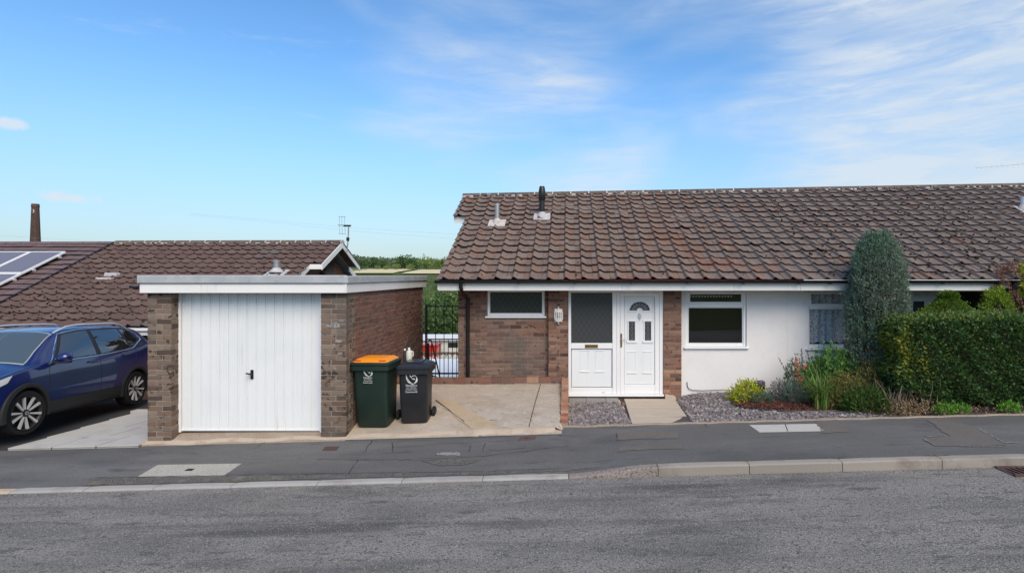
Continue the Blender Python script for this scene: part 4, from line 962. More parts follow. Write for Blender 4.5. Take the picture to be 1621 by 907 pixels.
# door
dz0, dz1 = V(682, 8.13), 2.20
mb = MB(); vs = []; prof = []
Wd = dxr-dxl-.05; x = dxl+.025; grooves = [.0]
k = 15; pitch = Wd/k
for i in range(k):
    a = x+i*pitch
    prof += [(a, .0), (a+.004, .0), (a+.007, .014), (a+.015, .014), (a+.019, .002), (a+pitch*.30, 0), (a+pitch*.30+.003, .007), (a+pitch*.30+.009, .007), (a+pitch*.30+.013, 0)]
prof.append((x+Wd, 0)); n = len(prof)
mb.add([(a, dyd+.02+d, dz0) for a, d in prof]+[(a, dyd+.02+d, dz1) for a, d in prof], [(i, i+1, n+i+1, n+i) for i in range(n-1)])
gd = mb.build('garage_door', 'door_white', gar)
MB().cbox(dxl+.022, dxr-.022, dyd+.012, dyd+.05, dz0-.004, dz0+.028, .004).build('bottom_rail', 'door_white', gd, smooth=30)
fr = MB(); fr.cbox(dxl-.02, dxl+.020, dyd-.01, dyd+.06, dz0-.02, dz1, .004); fr.cbox(dxr-.020, dxr+.075, dyd-.004, dyd+.06, dz0-.02, dz1, .004); fr.build('jamb', 'upvc', gar, smooth=30)
MB().box(dxl, dxr, dyd+.07, dyd+.08, dz0-.04, dz1).build('backing', 'car_inside', gar)
hx, hz = U(398, 8.13), V(593, 8.13)
h_ = MB().cbox(hx-.022, hx+.022, dyd+.004, dyd+.024, hz-.07, hz+.07, .006).build('handle', 'black_plastic', gd, smooth=30)
MB().tube([(hx, dyd+.006, hz+.02), (hx, dyd-.045, hz+.02)], .011, 8).tube([(hx-.055, dyd-.045, hz+.028), (hx+.03, dyd-.048, hz+.012)], .012, 8).build('grip', 'black_plastic', h_, smooth=40)
MB().tube([(-6.22, 7.95, 2.245), (-6.36, 7.97, 2.225), (-6.44, 7.98, 2.24)], .02, 8).build('overflow_spout', 'black_plastic', gar, smooth=40)
rebase(gar)

# ================================================================== drives, path, garden surfaces
dr = sheet('driveway', lin(GX1-.02, -.10, 14), [7.9]+lin(8.0, 10.16, 14), lambda x, y: drive_z(x, max(y, back_y(x))) if y > 7.95 else back_z(x)+.004, 'drive', kind='structure')
def dpt(*px):
    out = []
    for (x, y) in px:
        d = 8.5
        for _ in range(25): d = .5*d+.5*(CAMZ-drive_z(U(x, d), d))*860/(y-436.5)
        out.append((U(x, d), min(max(d, 7.8), 10.14)))
    return out
def dpoly(name, px, m_, lift=.006, sub=3, jag=.012): return poly_sheet(name, dpt(*px), drive_z, m_, dr, lift, sub=sub, jag=jag)
dpoly('patch_strip', ((688, 633), (712, 632), (742, 650), (790, 676), (760, 690), (735, 672)), 'drive_tan', .009)
dpoly('worn_surface', ((745, 650), (800, 648), (836, 652), (832, 682), (796, 678)), 'drive_worn', .006, jag=.035)
dpoly('worn_surface', ((846, 652), (889, 652), (888, 681), (838, 682)), 'drive_worn', .006, jag=.035)
q = dpt((856, 607), (836, 683)); mbx = MB()
vs = []
for i in range(13):
    x, y = lerp(q[0][0], q[1][0], i/12), lerp(q[0][1], q[1][1], i/12); vs += [(x-.005, y, drive_z(x, y)+.010), (x+.005, y, drive_z(x, y)+.010)]
mbx.add(vs, [(2*i, 2*i+1, 2*i+3, 2*i+2) for i in range(12)]).build('joint', 'crack', dr)
for pts in (((690, 634), (705, 645), (735, 668)), ((683, 656), (700, 653), (712, 650))):
    q = dpt(*pts); vs = []
    for i, (x, y) in enumerate(q): vs += [(x-.006, y-.006, drive_z(x, y)+.011), (x+.006, y+.006, drive_z(x, y)+.011)]
    MB().add(vs, [(2*i, 2*i+1, 2*i+3, 2*i+2) for i in range(len(q)-1)]).build('crack', 'crack', dr)
# cast lip where the drive meets the pavement
mb = MB(); vs = []; K = 24
for i in range(K+1):
    x = lerp(U(724, 8), -.20, i/K); yb = 8.14+.02*math.sin(i*1.3)-(.10 if i == 0 else 0); yf = back_y(x)-.05+.025*math.sin(i*.9)+.02*random.random()+(.07 if i in (0, K) else 0)
    z1 = drive_z(x, yb)+.008; vs += [(x, yb, z1), (x, lerp(yf, yb, .35), lerp(back_z(x), z1, .6)+.03), (x, yf+.02, back_z(x)+.018), (x, yf, back_z(x)-.02)]
mb.add(vs, [(4*i+j, 4*i+j+1, 4*i+4+j+1, 4*i+4+j) for i in range(K) for j in range(3)]).build('lip', 'apron_lip', dr, smooth=60)
# garage apron
def apron_z(x, y):
    zf = back_z(x)+.006; zd = lerp(.045, .09, (x+6.1)/2.9); return lerp(zf, zd, min(max((y-back_y(x))/.28, 0), 1))
ap = sheet('apron', lin(-6.20, GX1+.02, 20), [7.84, 7.9, 7.98, 8.06, 8.14, 8.3], lambda x, y: apron_z(x, y) if y > 7.85 else back_z(x)-.02, 'apron', kind='structure')
mb = MB(); vs = []; K = 40
for i in range(K+1):
    x = lerp(-6.26, U(724, 8), i/K); yf = back_y(x)-.02+.02*math.sin(i*.7)+.012*random.random()
    vs += [(x, yf+.10, (apron_z(x, yf+.10) if x < GX1 else drive_z(x, yf+.10))+.008), (x, yf+.02, back_z(x)+.022), (x, yf, back_z(x)-.02)]
mb.add(vs, [(3*i+j, 3*i+j+1, 3*i+3+j+1, 3*i+3+j) for i in range(K) for j in range(2)]).build('lip', 'apron_lip', ap, smooth=60)
# west drive: dark tarmac with pale slabs beside the garage
sheet('tarmac_drive', lin(-16, -8.06, 9)+[-7.6, -7, -6.2], [7.84, 8.2, 8.8, 9.6, 10.4, 11.2, 11.9], west_z, 'tarmac_drive', kind='structure')
pv = sheet('slab_paving', lin(-8.12, -6.2, 6), [7.83, 8.4, 9.1, 9.9, 10.42], lambda x, y: west_z(x, y)+.012, 'soil', kind='structure')
k = 0
for j in range(4):
    y0, y1 = 7.84+j*.65, 7.84+(j+1)*.65-.008; xe = -8.10-.06*j
    xs_ = [xe]+[-8.1+.64*i+.3*(j % 2) for i in range(1, 3)]+[-6.20]
    for a, b in zip(xs_[:-1], xs_[1:]):
        if b-a < .1: continue
        P = [(a+.009, y0), (b-.009, y0), (b-.009, y1-.014), (a+.009, y1-.014)]; vs = [(x, y, west_z(x, y)-.02) for x, y in P]+[(x, y, west_z(x, y)+.030) for x, y in P]
        MB().add(vs, [(0, 1, 2, 3), (4, 5, 6, 7), (0, 1, 5, 4), (1, 2, 6, 5), (2, 3, 7, 6), (3, 0, 4, 7)]).build('slab', 'slab_pale', pv)
P = [(-8.42, 10.44), (-6.2, 10.52), (-6.2, 10.66), (-8.42, 10.62)]
MB().add([(x, y, west_z(x, y)-.05) for x, y in P]+[(x, y, west_z(x, y)+.05) for x, y in P], [(0, 1, 2, 3), (4, 5, 6, 7), (0, 1, 5, 4), (1, 2, 6, 5), (2, 3, 7, 6), (3, 0, 4, 7)]).build('edging', 'slab_pale', pv)

# low brick retaining wall round the top and the east side of the drive
lw = empty('low_brick_wall', (-1.5, 10.1, .38), 'low red brick edging wall round the concrete drive', 'wall')
wl_top = lambda y: lerp(.165, .505, sstep(8.1, 10.9, y)*1.0) if False else lerp(.16, .50, (y-8.3)/1.85)
core = MB(); core.box(GX1+.01, -.02, 10.115, 10.205, .0, .488)
K = 8; vs = []
for i in range(K+1):
    y = lerp(8.29, 10.11, i/K); z = wl_top(y)-.012
    vs += [(-.118, y, -.1), (-.012, y, -.1), (-.012, y, z), (-.118, y, z)]
core.add(vs, [(4*i+j, 4*i+(j+1) % 4, 4*i+4+(j+1) % 4, 4*i+4+j) for i in range(K) for j in range(4)]+[(0, 1, 2, 3), (4*K, 4*K+1, 4*K+2, 4*K+3)])
core = core.build('core', 'mortar', lw)
x = GX1+.02; i = 0
while x < -.14:
    o = bpy.data.objects.new('brick', brick_mesh(.215, 'brick_red' if random.random() < .8 else 'brick_orange', .095, .10)); zz = .445+(.012 if x > -1.05 else 0)
    o.location = (x+.1075, 10.103+random.gauss(0, .002), zz); o.rotation_euler = (0, random.gauss(0, .004), 0); finish(o, core); x += .224
y = 8.31
while y < 10.09:
    me = BC.get('cop')
    if me is None: me = MB().cbox(-.062, .062, -.050, .050, -.075, .0, .005).mesh('brick', 'brick_orange'); BC['cop'] = me
    o = bpy.data.objects.new('brick', me); o.location = (-.066+random.gauss(0, .003), y+.05, wl_top(y+.05)+.004); o.rotation_euler = (.184, random.gauss(0, .01), random.gauss(0, .015)); finish(o, core); y += .107
lay(core, (-.016, 8.30, 0), math.pi/2, 1.8, .0, .10, lambda u, z: 'brick_orange')
rebase(lw)

# front path of three big slabs, and gravel either side
pa = sheet('path', [1.0, 1.5, 2.0], [8.3, 9, 9.7, 10.42], lambda x, y: garden_z(x, y)-.03, 'soil', kind='structure')
def slab(P, top, m_, parent, name='slab', th=.05):
    vs = [(x, y, top(x, y)-th) for x, y in P]+[(x, y, top(x, y)) for x, y in P]
    b = bmesh.new(); vv = [b.verts.new(v) for v in vs]
    for f in [(0, 1, 2, 3), (4, 5, 6, 7), (0, 1, 5, 4), (1, 2, 6, 5), (2, 3, 7, 6), (3, 0, 4, 7)]: b.faces.new([vv[i] for i in f])
    bmesh.ops.recalc_face_normals(b, faces=b.faces[:]); bmesh.ops.bevel(b, geom=b.edges[:], offset=.004, segments=1, affect='EDGES')
    me = bpy.data.meshes.new(name); b.to_mesh(me); b.free(); me.materials.append(M[m_]); return finish(bpy.data.objects.new(name, me), parent)
pz = lambda x, y: lerp(.125, .035, (y-8.3)/2.1)
jy = [8.33, 8.90, 9.56, 10.37]
for j in range(3):
    y0, y1 = jy[j], jy[j+1]-.034; xl = lambda y: lerp(.975, 1.06, (y-8.3)/2.1); xr = lambda y: lerp(1.90, 2.02, (y-8.3)/2.1)
    slab([(xl(y0), y0), (xr(y0), y0), (xr(y1), y1), (xl(y1), y1)], lambda x, y, k=j: pz(x, y)+.012*k, 'slab_path', pa, th=.07)
slab([(1.83, 10.30), (2.03, 10.25), (2.02, 10.40), (1.86, 10.425)], lambda x, y: .14-(x-1.83)*.15, 'slab_path', pa, 'ramp_stone', .1)
for a, b in ((.01, .33), (.335, .70), (.705, .95)): slab([(a, 10.13), (b, 10.13), (b, 10.43), (a, 10.43)], lambda x, y: .060, 'slab_grey', pa)
for i, (x, y) in enumerate(((.94, 10.2), (1.0, 9.95), (.97, 9.7), (.955, 9.45), (.95, 9.1))):
    MB().cbox(x-.03, x+.03, y-.1, y+.1, -.02, .055+.015*(i % 2), .012).build('edging_brick', 'brick_house' if i % 2 else 'slab_path', pa)
gd_ = sheet('garden_bed', lin(-.02, 9.6, 33), lin(8.28, 10.56, 12), garden_z, 'slate_bed', kind='structure')
K = 60; vs = []; mb = MB()
for i in range(K+1):
    x = lerp(-.12, 9.5, i/K); y = 8.255+.018*math.sin(i*1.7)+.012*random.random()
    vs += [(x, y+.06, back_z(x)+.012), (x, y, back_z(x)+.016), (x, y-.012, back_z(x)-.01)]
mb.add(vs, [(3*i+j, 3*i+j+1, 3*i+3+j+1, 3*i+3+j) for i in range(K) for j in range(2)]).build('edging_strip', 'apron', gd_, smooth=60)
# planting bed of bark, slightly mounded, with black edging
bed_c, bed_r = (4.15, 9.42), (1.30, .62)
def bed_in(x, y): return ((x-bed_c[0])/bed_r[0])**2+((y-bed_c[1])/bed_r[1])**2
def bed_z(x, y): return garden_z(x, y)+.012+.06*max(0, 1-bed_in(x, y))
def chips(name, n, region, zf, size, m_, flat=.35, **k):
    P = []
    while len(P) < n:
        x, y = region(); P.append((x, y, zf(x, y)))
    P = np.array(P); S = rng.uniform(size[0], size[1], n)
    base = np.array([(-1, -.7, 0), (.2, -.9, 0), (1, -.1, 0), (.5, .8, 0), (-.7, .7, 0)]); m5 = 5
    ang = rng.uniform(0, 6.283, n); tx = rng.normal(0, .35, n); ty = rng.normal(0, .35, n)
    B = np.repeat(base[None], n, 0)*rng.uniform(.55, 1.15, (n, m5, 1)); B[:, :, 1] *= rng.uniform(.45, 1, (n, 1))
    x = B[:, :, 0]*np.cos(ang)[:, None]-B[:, :, 1]*np.sin(ang)[:, None]; y = B[:, :, 0]*np.sin(ang)[:, None]+B[:, :, 1]*np.cos(ang)[:, None]
    z = x*tx[:, None]+y*ty[:, None]
    top = np.stack([x, y, z+flat], 2)*.5*S[:, None, None]; bot = np.stack([x*1.04, y*1.04, z-.2], 2)*.5*S[:, None, None]
    Vt = np.concatenate([top, bot], 1)+P[:, None, :]
    o = (np.arange(n)*10)[:, None]
    quads = np.concatenate([o+np.array([[i, (i+1) % 5, 5+(i+1) % 5, 5+i]]) for i in range(5)], 0)
    tri = np.concatenate([o+np.array([[0, 1, 2, 3]]), o+np.array([[0, 3, 4, 4]])], 0)
    me = bpy.data.meshes.new(name); Vt = Vt.reshape(-1, 3)
    faces = [tuple(f) for f in quads]+[tuple(f) for f in (o+np.array([[0, 1, 2, 3, 4]]))]
    me.from_pydata(Vt.tolist(), [], faces); me.materials.append(M[m_]); me.update()
    return finish(bpy.data.objects.new(name, me), **k)
def reg_a(): return random.uniform(.0, .95), random.uniform(8.33, 10.10)
def reg_b():
    while True:
        x, y = random.uniform(1.93, 4.9), random.uniform(8.33, 10.52)
        if x < lerp(1.93, 2.06, (y-8.3)/2.1): continue
        if bed_in(x, y) < .97: continue
        if x > 4.4 and random.random() < (x-4.4)*2: continue
        return x, y
chips('slate_gravel', 3300, reg_a, lambda x, y: garden_z(x, y)+random.uniform(0, .02), (.035, .075), 'slate_chip', label='plum slate chippings between the drive wall and the path', cat='gravel', kind='stuff')
chips('slate_gravel', 7600, reg_b, lambda x, y: garden_z(x, y)+random.uniform(0, .02), (.035, .08), 'slate_chip', label='plum slate chippings between the path and the flower bed', cat='gravel', kind='stuff')
chips('pale_pebbles', 70, reg_b, lambda x, y: garden_z(x, y)+.018, (.03, .06), 'pale_mortar', label='scattered white pebbles lying among the slate chippings', cat='pebbles', kind='stuff')
K = 22; L_ = 14; vs = []
for i in range(K+1):
    for j in range(L_+1):
        rr = j/L_; a = 6.283*i/K; x, y = bed_c[0]+bed_r[0]*rr*math.cos(a), bed_c[1]+bed_r[1]*rr*math.sin(a); vs.append((x, y, bed_z(x, y)))
bd = MB().add(vs, [(i*(L_+1)+j, i*(L_+1)+j+1, (i+1)*(L_+1)+j+1, (i+1)*(L_+1)+j) for i in range(K) for j in range(L_)]).build('planting_soil', 'soil', None, smooth=80, kind='structure')
def reg_c():
    while True:
        x, y = bed_c[0]+random.uniform(-1, 1)*bed_r[0], bed_c[1]+random.uniform(-1, 1)*bed_r[1]
        if bed_in(x, y) < .98: return x, y
chips('bark_mulch', 3600, reg_c, lambda x, y: bed_z(x, y)+random.uniform(0, .02), (.02, .06), 'mulch', label='dark red bark mulch covering the oval flower bed', cat='mulch', kind='stuff')
ed = []
for i in range(41):
    a = lerp(math.pi*.92, math.pi*1.98, i/40); x, y = bed_c[0]+bed_r[0]*1.01*math.cos(a), bed_c[1]+bed_r[1]*1.01*math.sin(a); ed.append((x, y, garden_z(x, y)+.028))
MB().tube(ed, .020, 6).build('bed_edging', 'black_plastic', None, smooth=60, label='black plastic edging strip curving round the front of the flower bed', cat='edging')
# cable lying at the foot of the white wall
cb = [(2.30, YW-.012, .34), (2.305, YW-.015, .26), (2.33, YW-.02, .215), (2.40, YW-.025, .185), (2.60, YW-.03, .178), (2.85, YW-.04, .19), (3.0, YW-.05, .20), (3.2, YW-.06, .185), (3.45, YW-.08, .17)]
MB().tube(cb, .0065, 6).build('cable', 'cable', None, smooth=60, label='thin black cable drooping along the foot of the white wall', cat='cable')
# small plum box (garden light) against the wall
pb = empty('garden_light', (U(1202, 10.45), 10.44, garden_z(3.6, 10.4)), 'small plum-coloured box light standing against the white wall', 'light')
MB().cbox(-.095, .095, -.06, .06, -.02, .27, .02).build('body', 'petal_purple', pb, smooth=30)
MB().cbox(-.07, .07, -.066, -.058, .05, .2, .004).build('front_plate', 'bin_black', pb)

# ================================================================== wheelie bins
def rrect(hx, hy, r, n=4):
    pts = []
    for (sx, sy, a0) in ((1, 1, 0), (-1, 1, 90), (-1, -1, 180), (1, -1, 270)):
        for i in range(n+1): a = R(a0+90*i/n); pts.append((sx*(hx-r)+math.cos(a)*r, sy*(hy-r)+math.sin(a)*r))
    return pts
def loft(mb, secs):
    vs = []; n = len(secs[0][0])
    for pts, z in secs: vs += [(x, y, z) for x, y in pts]
    k = len(secs)
    mb.add(vs, [(i*n+j, i*n+(j+1) % n, (i+1)*n+(j+1) % n, (i+1)*n+j) for i in range(k-1) for j in range(n)]+[tuple(range(n)), tuple((k-1)*n+j for j in range(n))])
    return mb
def emblem(parent, cx, cz, s, y, lines):
    mb = MB(); f = lambda a, b, d: (cx+a*s, d, cz+b*s)
    def feather(p0, p1, bow, wd):          # curved feather from p0 to p1
        n = 7; L0 = []; L1 = []
        for i in range(n+1):
            t_ = i/n; x = lerp(p0[0], p1[0], t_); z = lerp(p0[1], p1[1], t_); dx_, dz_ = p1[0]-p0[0], p1[1]-p0[1]; l_ = math.hypot(dx_, dz_)
            b_ = bow*math.sin(math.pi*t_); nx_, nz_ = -dz_/l_, dx_/l_; w_ = wd*math.sin(math.pi*min(.08+t_*.86, 1))
            L0.append((x+nx_*(b_+w_), z+nz_*(b_+w_))); L1.append((x+nx_*(b_-w_), z+nz_*(b_-w_)))
        mb.prism(L0+L1[::-1], f, y-.0018, y+.001)
    feather((-.45, .95), (-.10, .18), -.12, .05); feather((-.46, .72), (.0, .10), -.13, .05); feather((-.40, .50), (.10, .03), -.13, .045)
    feather((-.14, .98), (.05, .50), -.06, .045); feather((.02, .60), (.44, .62), .16, .08); feather((.44, .62), (.20, .02), .14, .075); feather((.05, .42), (.32, .36), .06, .05); feather((-.10, .20), (.26, .02), -.10, .05)
    mb.build('emblem', 'print', parent)
    for (t_, z_, sz) in lines: text(t_, sz*s, (cx, y-.0012, cz+z_*s), (R(90), 0, 0), 'print', parent, 'lettering')
def wheelie(loc, rot, W_, D_, H_, bodym, lidm, label, print_at, panel=None, tilt=0.):
    b = empty('wheelie_bin', loc, label, 'bin', rot=rot)
    w0, d0 = W_*.40, D_*.36; hx, hy = W_/2, D_/2; hb = H_*.88
    secs = [(rrect(w0-.02, d0-.02, .05), .02), (rrect(w0, d0, .05), .045), (rrect(lerp(w0, hx-.035, .55), lerp(d0, hy-.04, .55), .05), hb*.55), (rrect(hx-.035, hy-.04, .05), hb-.04), (rrect(hx-.03, hy-.035, .05), hb)]
    # front face stays near upright: shift sections back as they narrow
    secs = [([(x, y+(.035 if z < .1 else 0)) for x, y in p], z) for p, z in secs]
    body = loft(MB(), secs).build('body', bodym, b, smooth=40)
    rim = MB(); loft(rim, [(rrect(hx-.012, hy-.012, .05), hb-.075), (rrect(hx, hy, .05), hb-.065), (rrect(hx, hy, .05), hb), (rrect(hx-.015, hy-.015, .05), hb+.008)]).build('rim', bodym, b, smooth=30)
    lid = MB(); e = hx+.008, hy+.01
    loft(lid, [(rrect(e[0], e[1], .06), hb+.010), (rrect(e[0], e[1], .06), hb+.035), (rrect(e[0]-.02, e[1]-.02, .06), hb+.050), (rrect(e[0]-.07, e[1]-.09, .06), hb+.085), (rrect(e[0]-.16, e[1]-.2, .05), hb+.095)])
    lid = lid.build('lid', bodym if lidm == 'bin_orange' else lidm, b, smooth=30)
    if lidm == 'bin_orange':
        t_ = MB(); loft(t_, [(rrect(e[0]-.018, e[1]-.018, .06), hb+.036), (rrect(e[0]-.03, e[1]-.028, .06), hb+.060), (rrect(e[0]-.075, e[1]-.09, .06), hb+.096), (rrect(e[0]-.17, e[1]-.21, .05), hb+.106)]).build('lid_panel', 'bin_orange', lid, smooth=30)
        for sx in (-1, 1): MB().cbox(sx*.185-.05, sx*.185+.05, -e[1]+.035, -e[1]+.075, hb+.06, hb+.082, .006).build('lid_grip', 'bin_red', lid, smooth=30)
    else:
        MB().cbox(-.13, .12, -.16, .14, hb+.092, hb+.106, .012).build('lid_panel', 'bin_grey_lid', lid, smooth=30)
        MB().cbox(-e[0]+.05, e[0]-.05, -e[1]+.03, -e[1]+.07, hb+.045, hb+.062, .006).build('lid_grip', 'bin_grey_lid', lid, smooth=30)
    MB().tube([(-hx+.05, hy-.01, hb+.0), (-hx+.05, hy+.055, hb+.03), (hx-.05, hy+.055, hb+.03), (hx-.05, hy-.01, hb)], .016, 8).build('handle', bodym, b, smooth=40)
    MB().tube([(-hx+.0, d0+.01, .10), (hx-.0, d0+.01, .10)], .012, 8).build('axle', 'black_plastic', b, smooth=40)
    for sx in (-1, 1):
        wh = MB().lathe([(.04, -.025), (.088, -.025), (.10, -.015), (.10, .015), (.088, .025), (.04, .025)], (sx*(hx-.015), d0+.01, .10), 'x', 20).build('wheel', 'rubber', b, smooth=40)
        MB().lathe([(.001, -.03), (.04, -.028), (.04, .028), (.001, .03)], (sx*(hx-.015), d0+.01, .10), 'x', 12).build('hub', 'black_plastic', wh, smooth=40)
    # printed council mark on the front face
    cx, cz, s = print_at; yf = -lerp(d0, hy-.04, min((cz-.045)/(hb*.55-.045)*.55, 1) if cz < hb*.55 else lerp(.55, 1, (cz-hb*.55)/(hb-.04-hb*.55)))
    slope = 0
    yf -= .0045
    emblem(body, cx, cz, s, yf-.008, [('Newport', -.20, .26), ('CITY COUNCIL', -.36, .13), ('CYNGOR DINAS', -.52, .13), ('Casnewydd', -.74, .22)])
    return b
gx_, gy_ = -2.952, 8.35
wheelie((gx_, gy_, drive_z(gx_, gy_-.1)-.012), R(-2), .585, .58, 1.09, 'bin_green', 'bin_orange', 'dark green wheelie bin with an orange lid against the garage', (-.03, .80, .135))
bx_, by_ = -2.372, 8.46
bz_ = drive_z(bx_, by_-.1)-.02
wheelie((bx_, by_, bz_), R(3), .50, .54, .975, 'bin_black', 'bin_black', 'black wheelie bin with a black lid beside the green bin', (-.02, .64, .175))
# spray bottle and lighter left on the ledge behind the bins: they stand on the black bin's lid
jb = empty('cleaning_bottle', (-2.530, 8.62, bz_+.925), 'cream plastic cleaning bottle standing on the black bin lid', 'bottle')
MB().lathe([(.001, 0), (.042, .001), (.046, .012), (.046, .14), (.036, .165), (.016, .175), (.015, .185)], (0, 0, 0), 'z', 16).build('body', 'bottle', jb, smooth=40)
MB().lathe([(.018, .183), (.018, .212), (.001, .214)], (0, 0, 0), 'z', 14).build('cap', 'upvc', jb, smooth=40)
MB().tube([(.03, 0, .16), (.062, 0, .15), (.065, 0, .09), (.045, 0, .07)], .010, 8).build('grip', 'bottle', jb, smooth=40)
j2 = empty('dark_bottle', (-2.600, 8.63, bz_+.905), 'slim dark bottle with a pale cap on the black bin lid', 'bottle')
MB().lathe([(.001, 0), (.024, .001), (.024, .155), (.012, .18), (.011, .19)], (0, 0, 0), 'z', 14).build('body', 'bin_black', j2, smooth=40)
MB().lathe([(.014, .188), (.014, .215), (.001, .217)], (0, 0, 0), 'z', 12).build('cap', 'upvc', j2, smooth=40)

# ================================================================== iron gate in the side passage
GY = 12.30
gt = empty('iron_gate', (-2.7, GY, -.2), 'black wrought iron gate of upright bars between garage and house', 'gate')
zt_, zb_ = V(485, GY), -.25
zm = V(537, GY)
for z, r in ((zt_, .014), (zm, .014), (V(591, GY), .018)): MB().box(-3.24, XL+.0, GY-.008, GY+.008, z-r, z+r).build('rail', 'black_iron', gt)
x = -3.20; i = 0
while x < -2.16:
    top = zt_+.06 if i % 2 == 0 else zm
    MB().tube([(x, GY-.001, zb_), (x, GY-.001, top-.03), (x, GY-.001, top)], [.0085, .0085, .002], 6).build('bar', 'black_iron', gt); x += .0955; i += 1
MB().box(-3.245, -3.215, GY-.02, GY+.02, -.3, zt_+.05).build('hinge_post', 'black_iron', gt)
rebase(gt)
GY2 = 11.9
lg = empty('iron_trolley', (U(690, GY2), GY2, .0), 'black folded metal trolley leaning in front of the iron gate', 'trolley')
a_ = lambda px_, py_, o=0: (U(px_, GY2), GY2+o, V(py_, GY2))
MB().tube([a_(678, 543), a_(679, 601)], .022, 8).build('upright', 'black_iron', lg)
MB().tube([a_(678, 541), a_(680, 537.5), a_(683, 540), a_(697, 600)], .016, 8).build('strut', 'black_iron', lg, smooth=60)
MB().tube([a_(682, 570), a_(684, 601)], .02, 8).build('upright', 'black_iron', lg)
for k, (a, b) in enumerate(((674, 597), (682, 599), (688, 598))): MB().tube([(U(a, GY2)+.05*math.cos(q_), GY2-.03, V(b, GY2)+.05*math.sin(q_)) for q_ in lin(0, 6.283, 13)], .010, 6).build('wheel', 'black_iron', lg)
for (a, b, c_, d_) in ((676, 575, 684, 590), (684, 575, 676, 590), (674, 588, 697, 600)): MB().tube([a_(a, b, -.02), a_(c_, d_, -.02)], .010, 6).build('brace', 'black_iron', lg)
rebase(lg)

# ================================================================== western bungalows
LYE, LYR = 12.4, 16.8
LZE = V(520, LYE); LZR = V(381, LYR)-.075
l_at = lambda x, y: lerp(LZE, LZR, (y-LYE)/(LYR-LYE))
def l_solve(px_, py_):
    d = 14
    for _ in range(30):
        z = CAMZ-(py_-436.5)/860*d; d = .5*d+.5*(LYE+(z-LZE)/(LZR-LZE)*(LYR-LYE))
    return U(px_, d), d
LX0, LX1 = -13.97, -7.02
lb = empty('bungalow', (-10, 13, -1.2), 'bungalow behind the garage with red-brown tiled roof and white gable boards', 'house')
MB().box(LX0+.05, -7.55, LYE+.5, 20.6, -3.5, LZE-.02).build('wall', 'brick_red', lb)
mb = MB(); xl = -7.36
mb.add([(LX0, LYE+.03, LZE-.02), (xl, LYE+.03, LZE-.02), (xl, LYR, LZR-.03), (LX0, LYR, LZR-.03), (xl, 21.2, LZE-.02), (LX0, 21.2, LZE-.02)], [(0, 1, 2, 3), (3, 2, 4, 5)])
lroof = mb.build('roof', 'felt', lb)
tile_roof(lroof, LX0, LX1, LYE, LZE, LYR, LZR, LZR, 16, .316, lambda x, r: 'tile_red', xend=lambda r: -7.3 if r < 11 else -7.0, vis=lambda x, r: not (r < 4 and (x < -12 or x > -8.2)))
# plain far slope over the verge projection
MB().add([(-7.36, LYR, LZR-.02), (-7.02, LYR, LZR-.02), (-7.02, 18.2, l_at(0, 15.4)-.02), (-7.36, 18.2, l_at(0, 15.4)-.02)], [(0, 1, 2, 3)]).build('rear_verge', 'tile_red', lroof)
ridge_tiles(lroof, LX0, LX1+.02, LYR+.02, LZR+.015, LZR+.03)
vg = MB(); la = l_at; lr = lambda x, y: LZR-(y-LYR)*(LZR-LZE)/(LYR-LYE)
slope_board(vg, -7.012, -6.985, 15.42, LYR, .02, .15, f=la); slope_board(vg, -7.012, -6.985, LYR, 18.2, .02, .15, f=lr)
slope_board(vg, -7.375, -7.348, LYE, 15.42, .02, .15, f=la); slope_board(vg, -7.375, -7.348, 18.2, 21.2, .02, .15, f=lr)
vg.box(-7.347, -7.013, 15.40, 15.42, la(0, 15.42)-.13, la(0, 15.42)+.01)
vg.build('bargeboard', 'fascia', lroof)
dk = MB(); slope_board(dk, -6.984, -6.972, LYR+.05, 18.2, .035, .0, f=lr); dk.build('verge_strip', 'black_plastic', lroof)
MB().prism([(LYE+.5, LZE-.05), (20.7, LZE-.05), (LYR, LZR-.06)], lambda a, b, d: (d, a, b), -7.75, -7.55).build('gable', 'brick_red', lb)
MB().box(LX0, -7.38, LYE+.05, LYE+.07, LZE-.16, LZE-.02).build('fascia', 'fascia', lb)
MB().box(LX0, -7.38, LYE-.02, LYE+.045, LZE-.05, LZE+.01).build('gutter', 'fascia', lb)
x, y = l_solve(438, 435); z = l_at(x, y)
vp = MB().lathe([(.085, -.1), (.085, .30), (.10, .31), (.10, .36), (.06, .37)], (x, y, z+.03), 'z', 16).build('vent_pipe', 'galv', lroof, smooth=40)
f_ = MB(); vs = [(x+a, y+b, l_at(x, y+b)+.08) for a, b in ((-.28, -.22), (.24, -.22), (.30, .12), (-.2, .14))]
f_.add(vs+[(a, b, c_-.03) for a, b, c_ in vs], [(0, 1, 2, 3), (4, 5, 6, 7), (0, 1, 5, 4), (1, 2, 6, 5), (2, 3, 7, 6), (3, 0, 4, 7)]); f_.lathe([(.2, .04), (.11, .14), (.09, .16)], (x, y, z+.03), 'z', 14); f_.build('flashing', 'lead', vp, smooth=40)
x, y = l_solve(176, 440); z = l_at(x, y)
tv = MB().cbox(x-.17, x+.17, y-.06, y+.12, z+.02, z+.14, .03).build('tile_vent', 'lead', lroof, smooth=30)
MB().cbox(x-.26, x+.15, y-.2, y-.05, z-.05, z+.012, .012).build('apron', 'pale_mortar', tv)
rebase(lb)

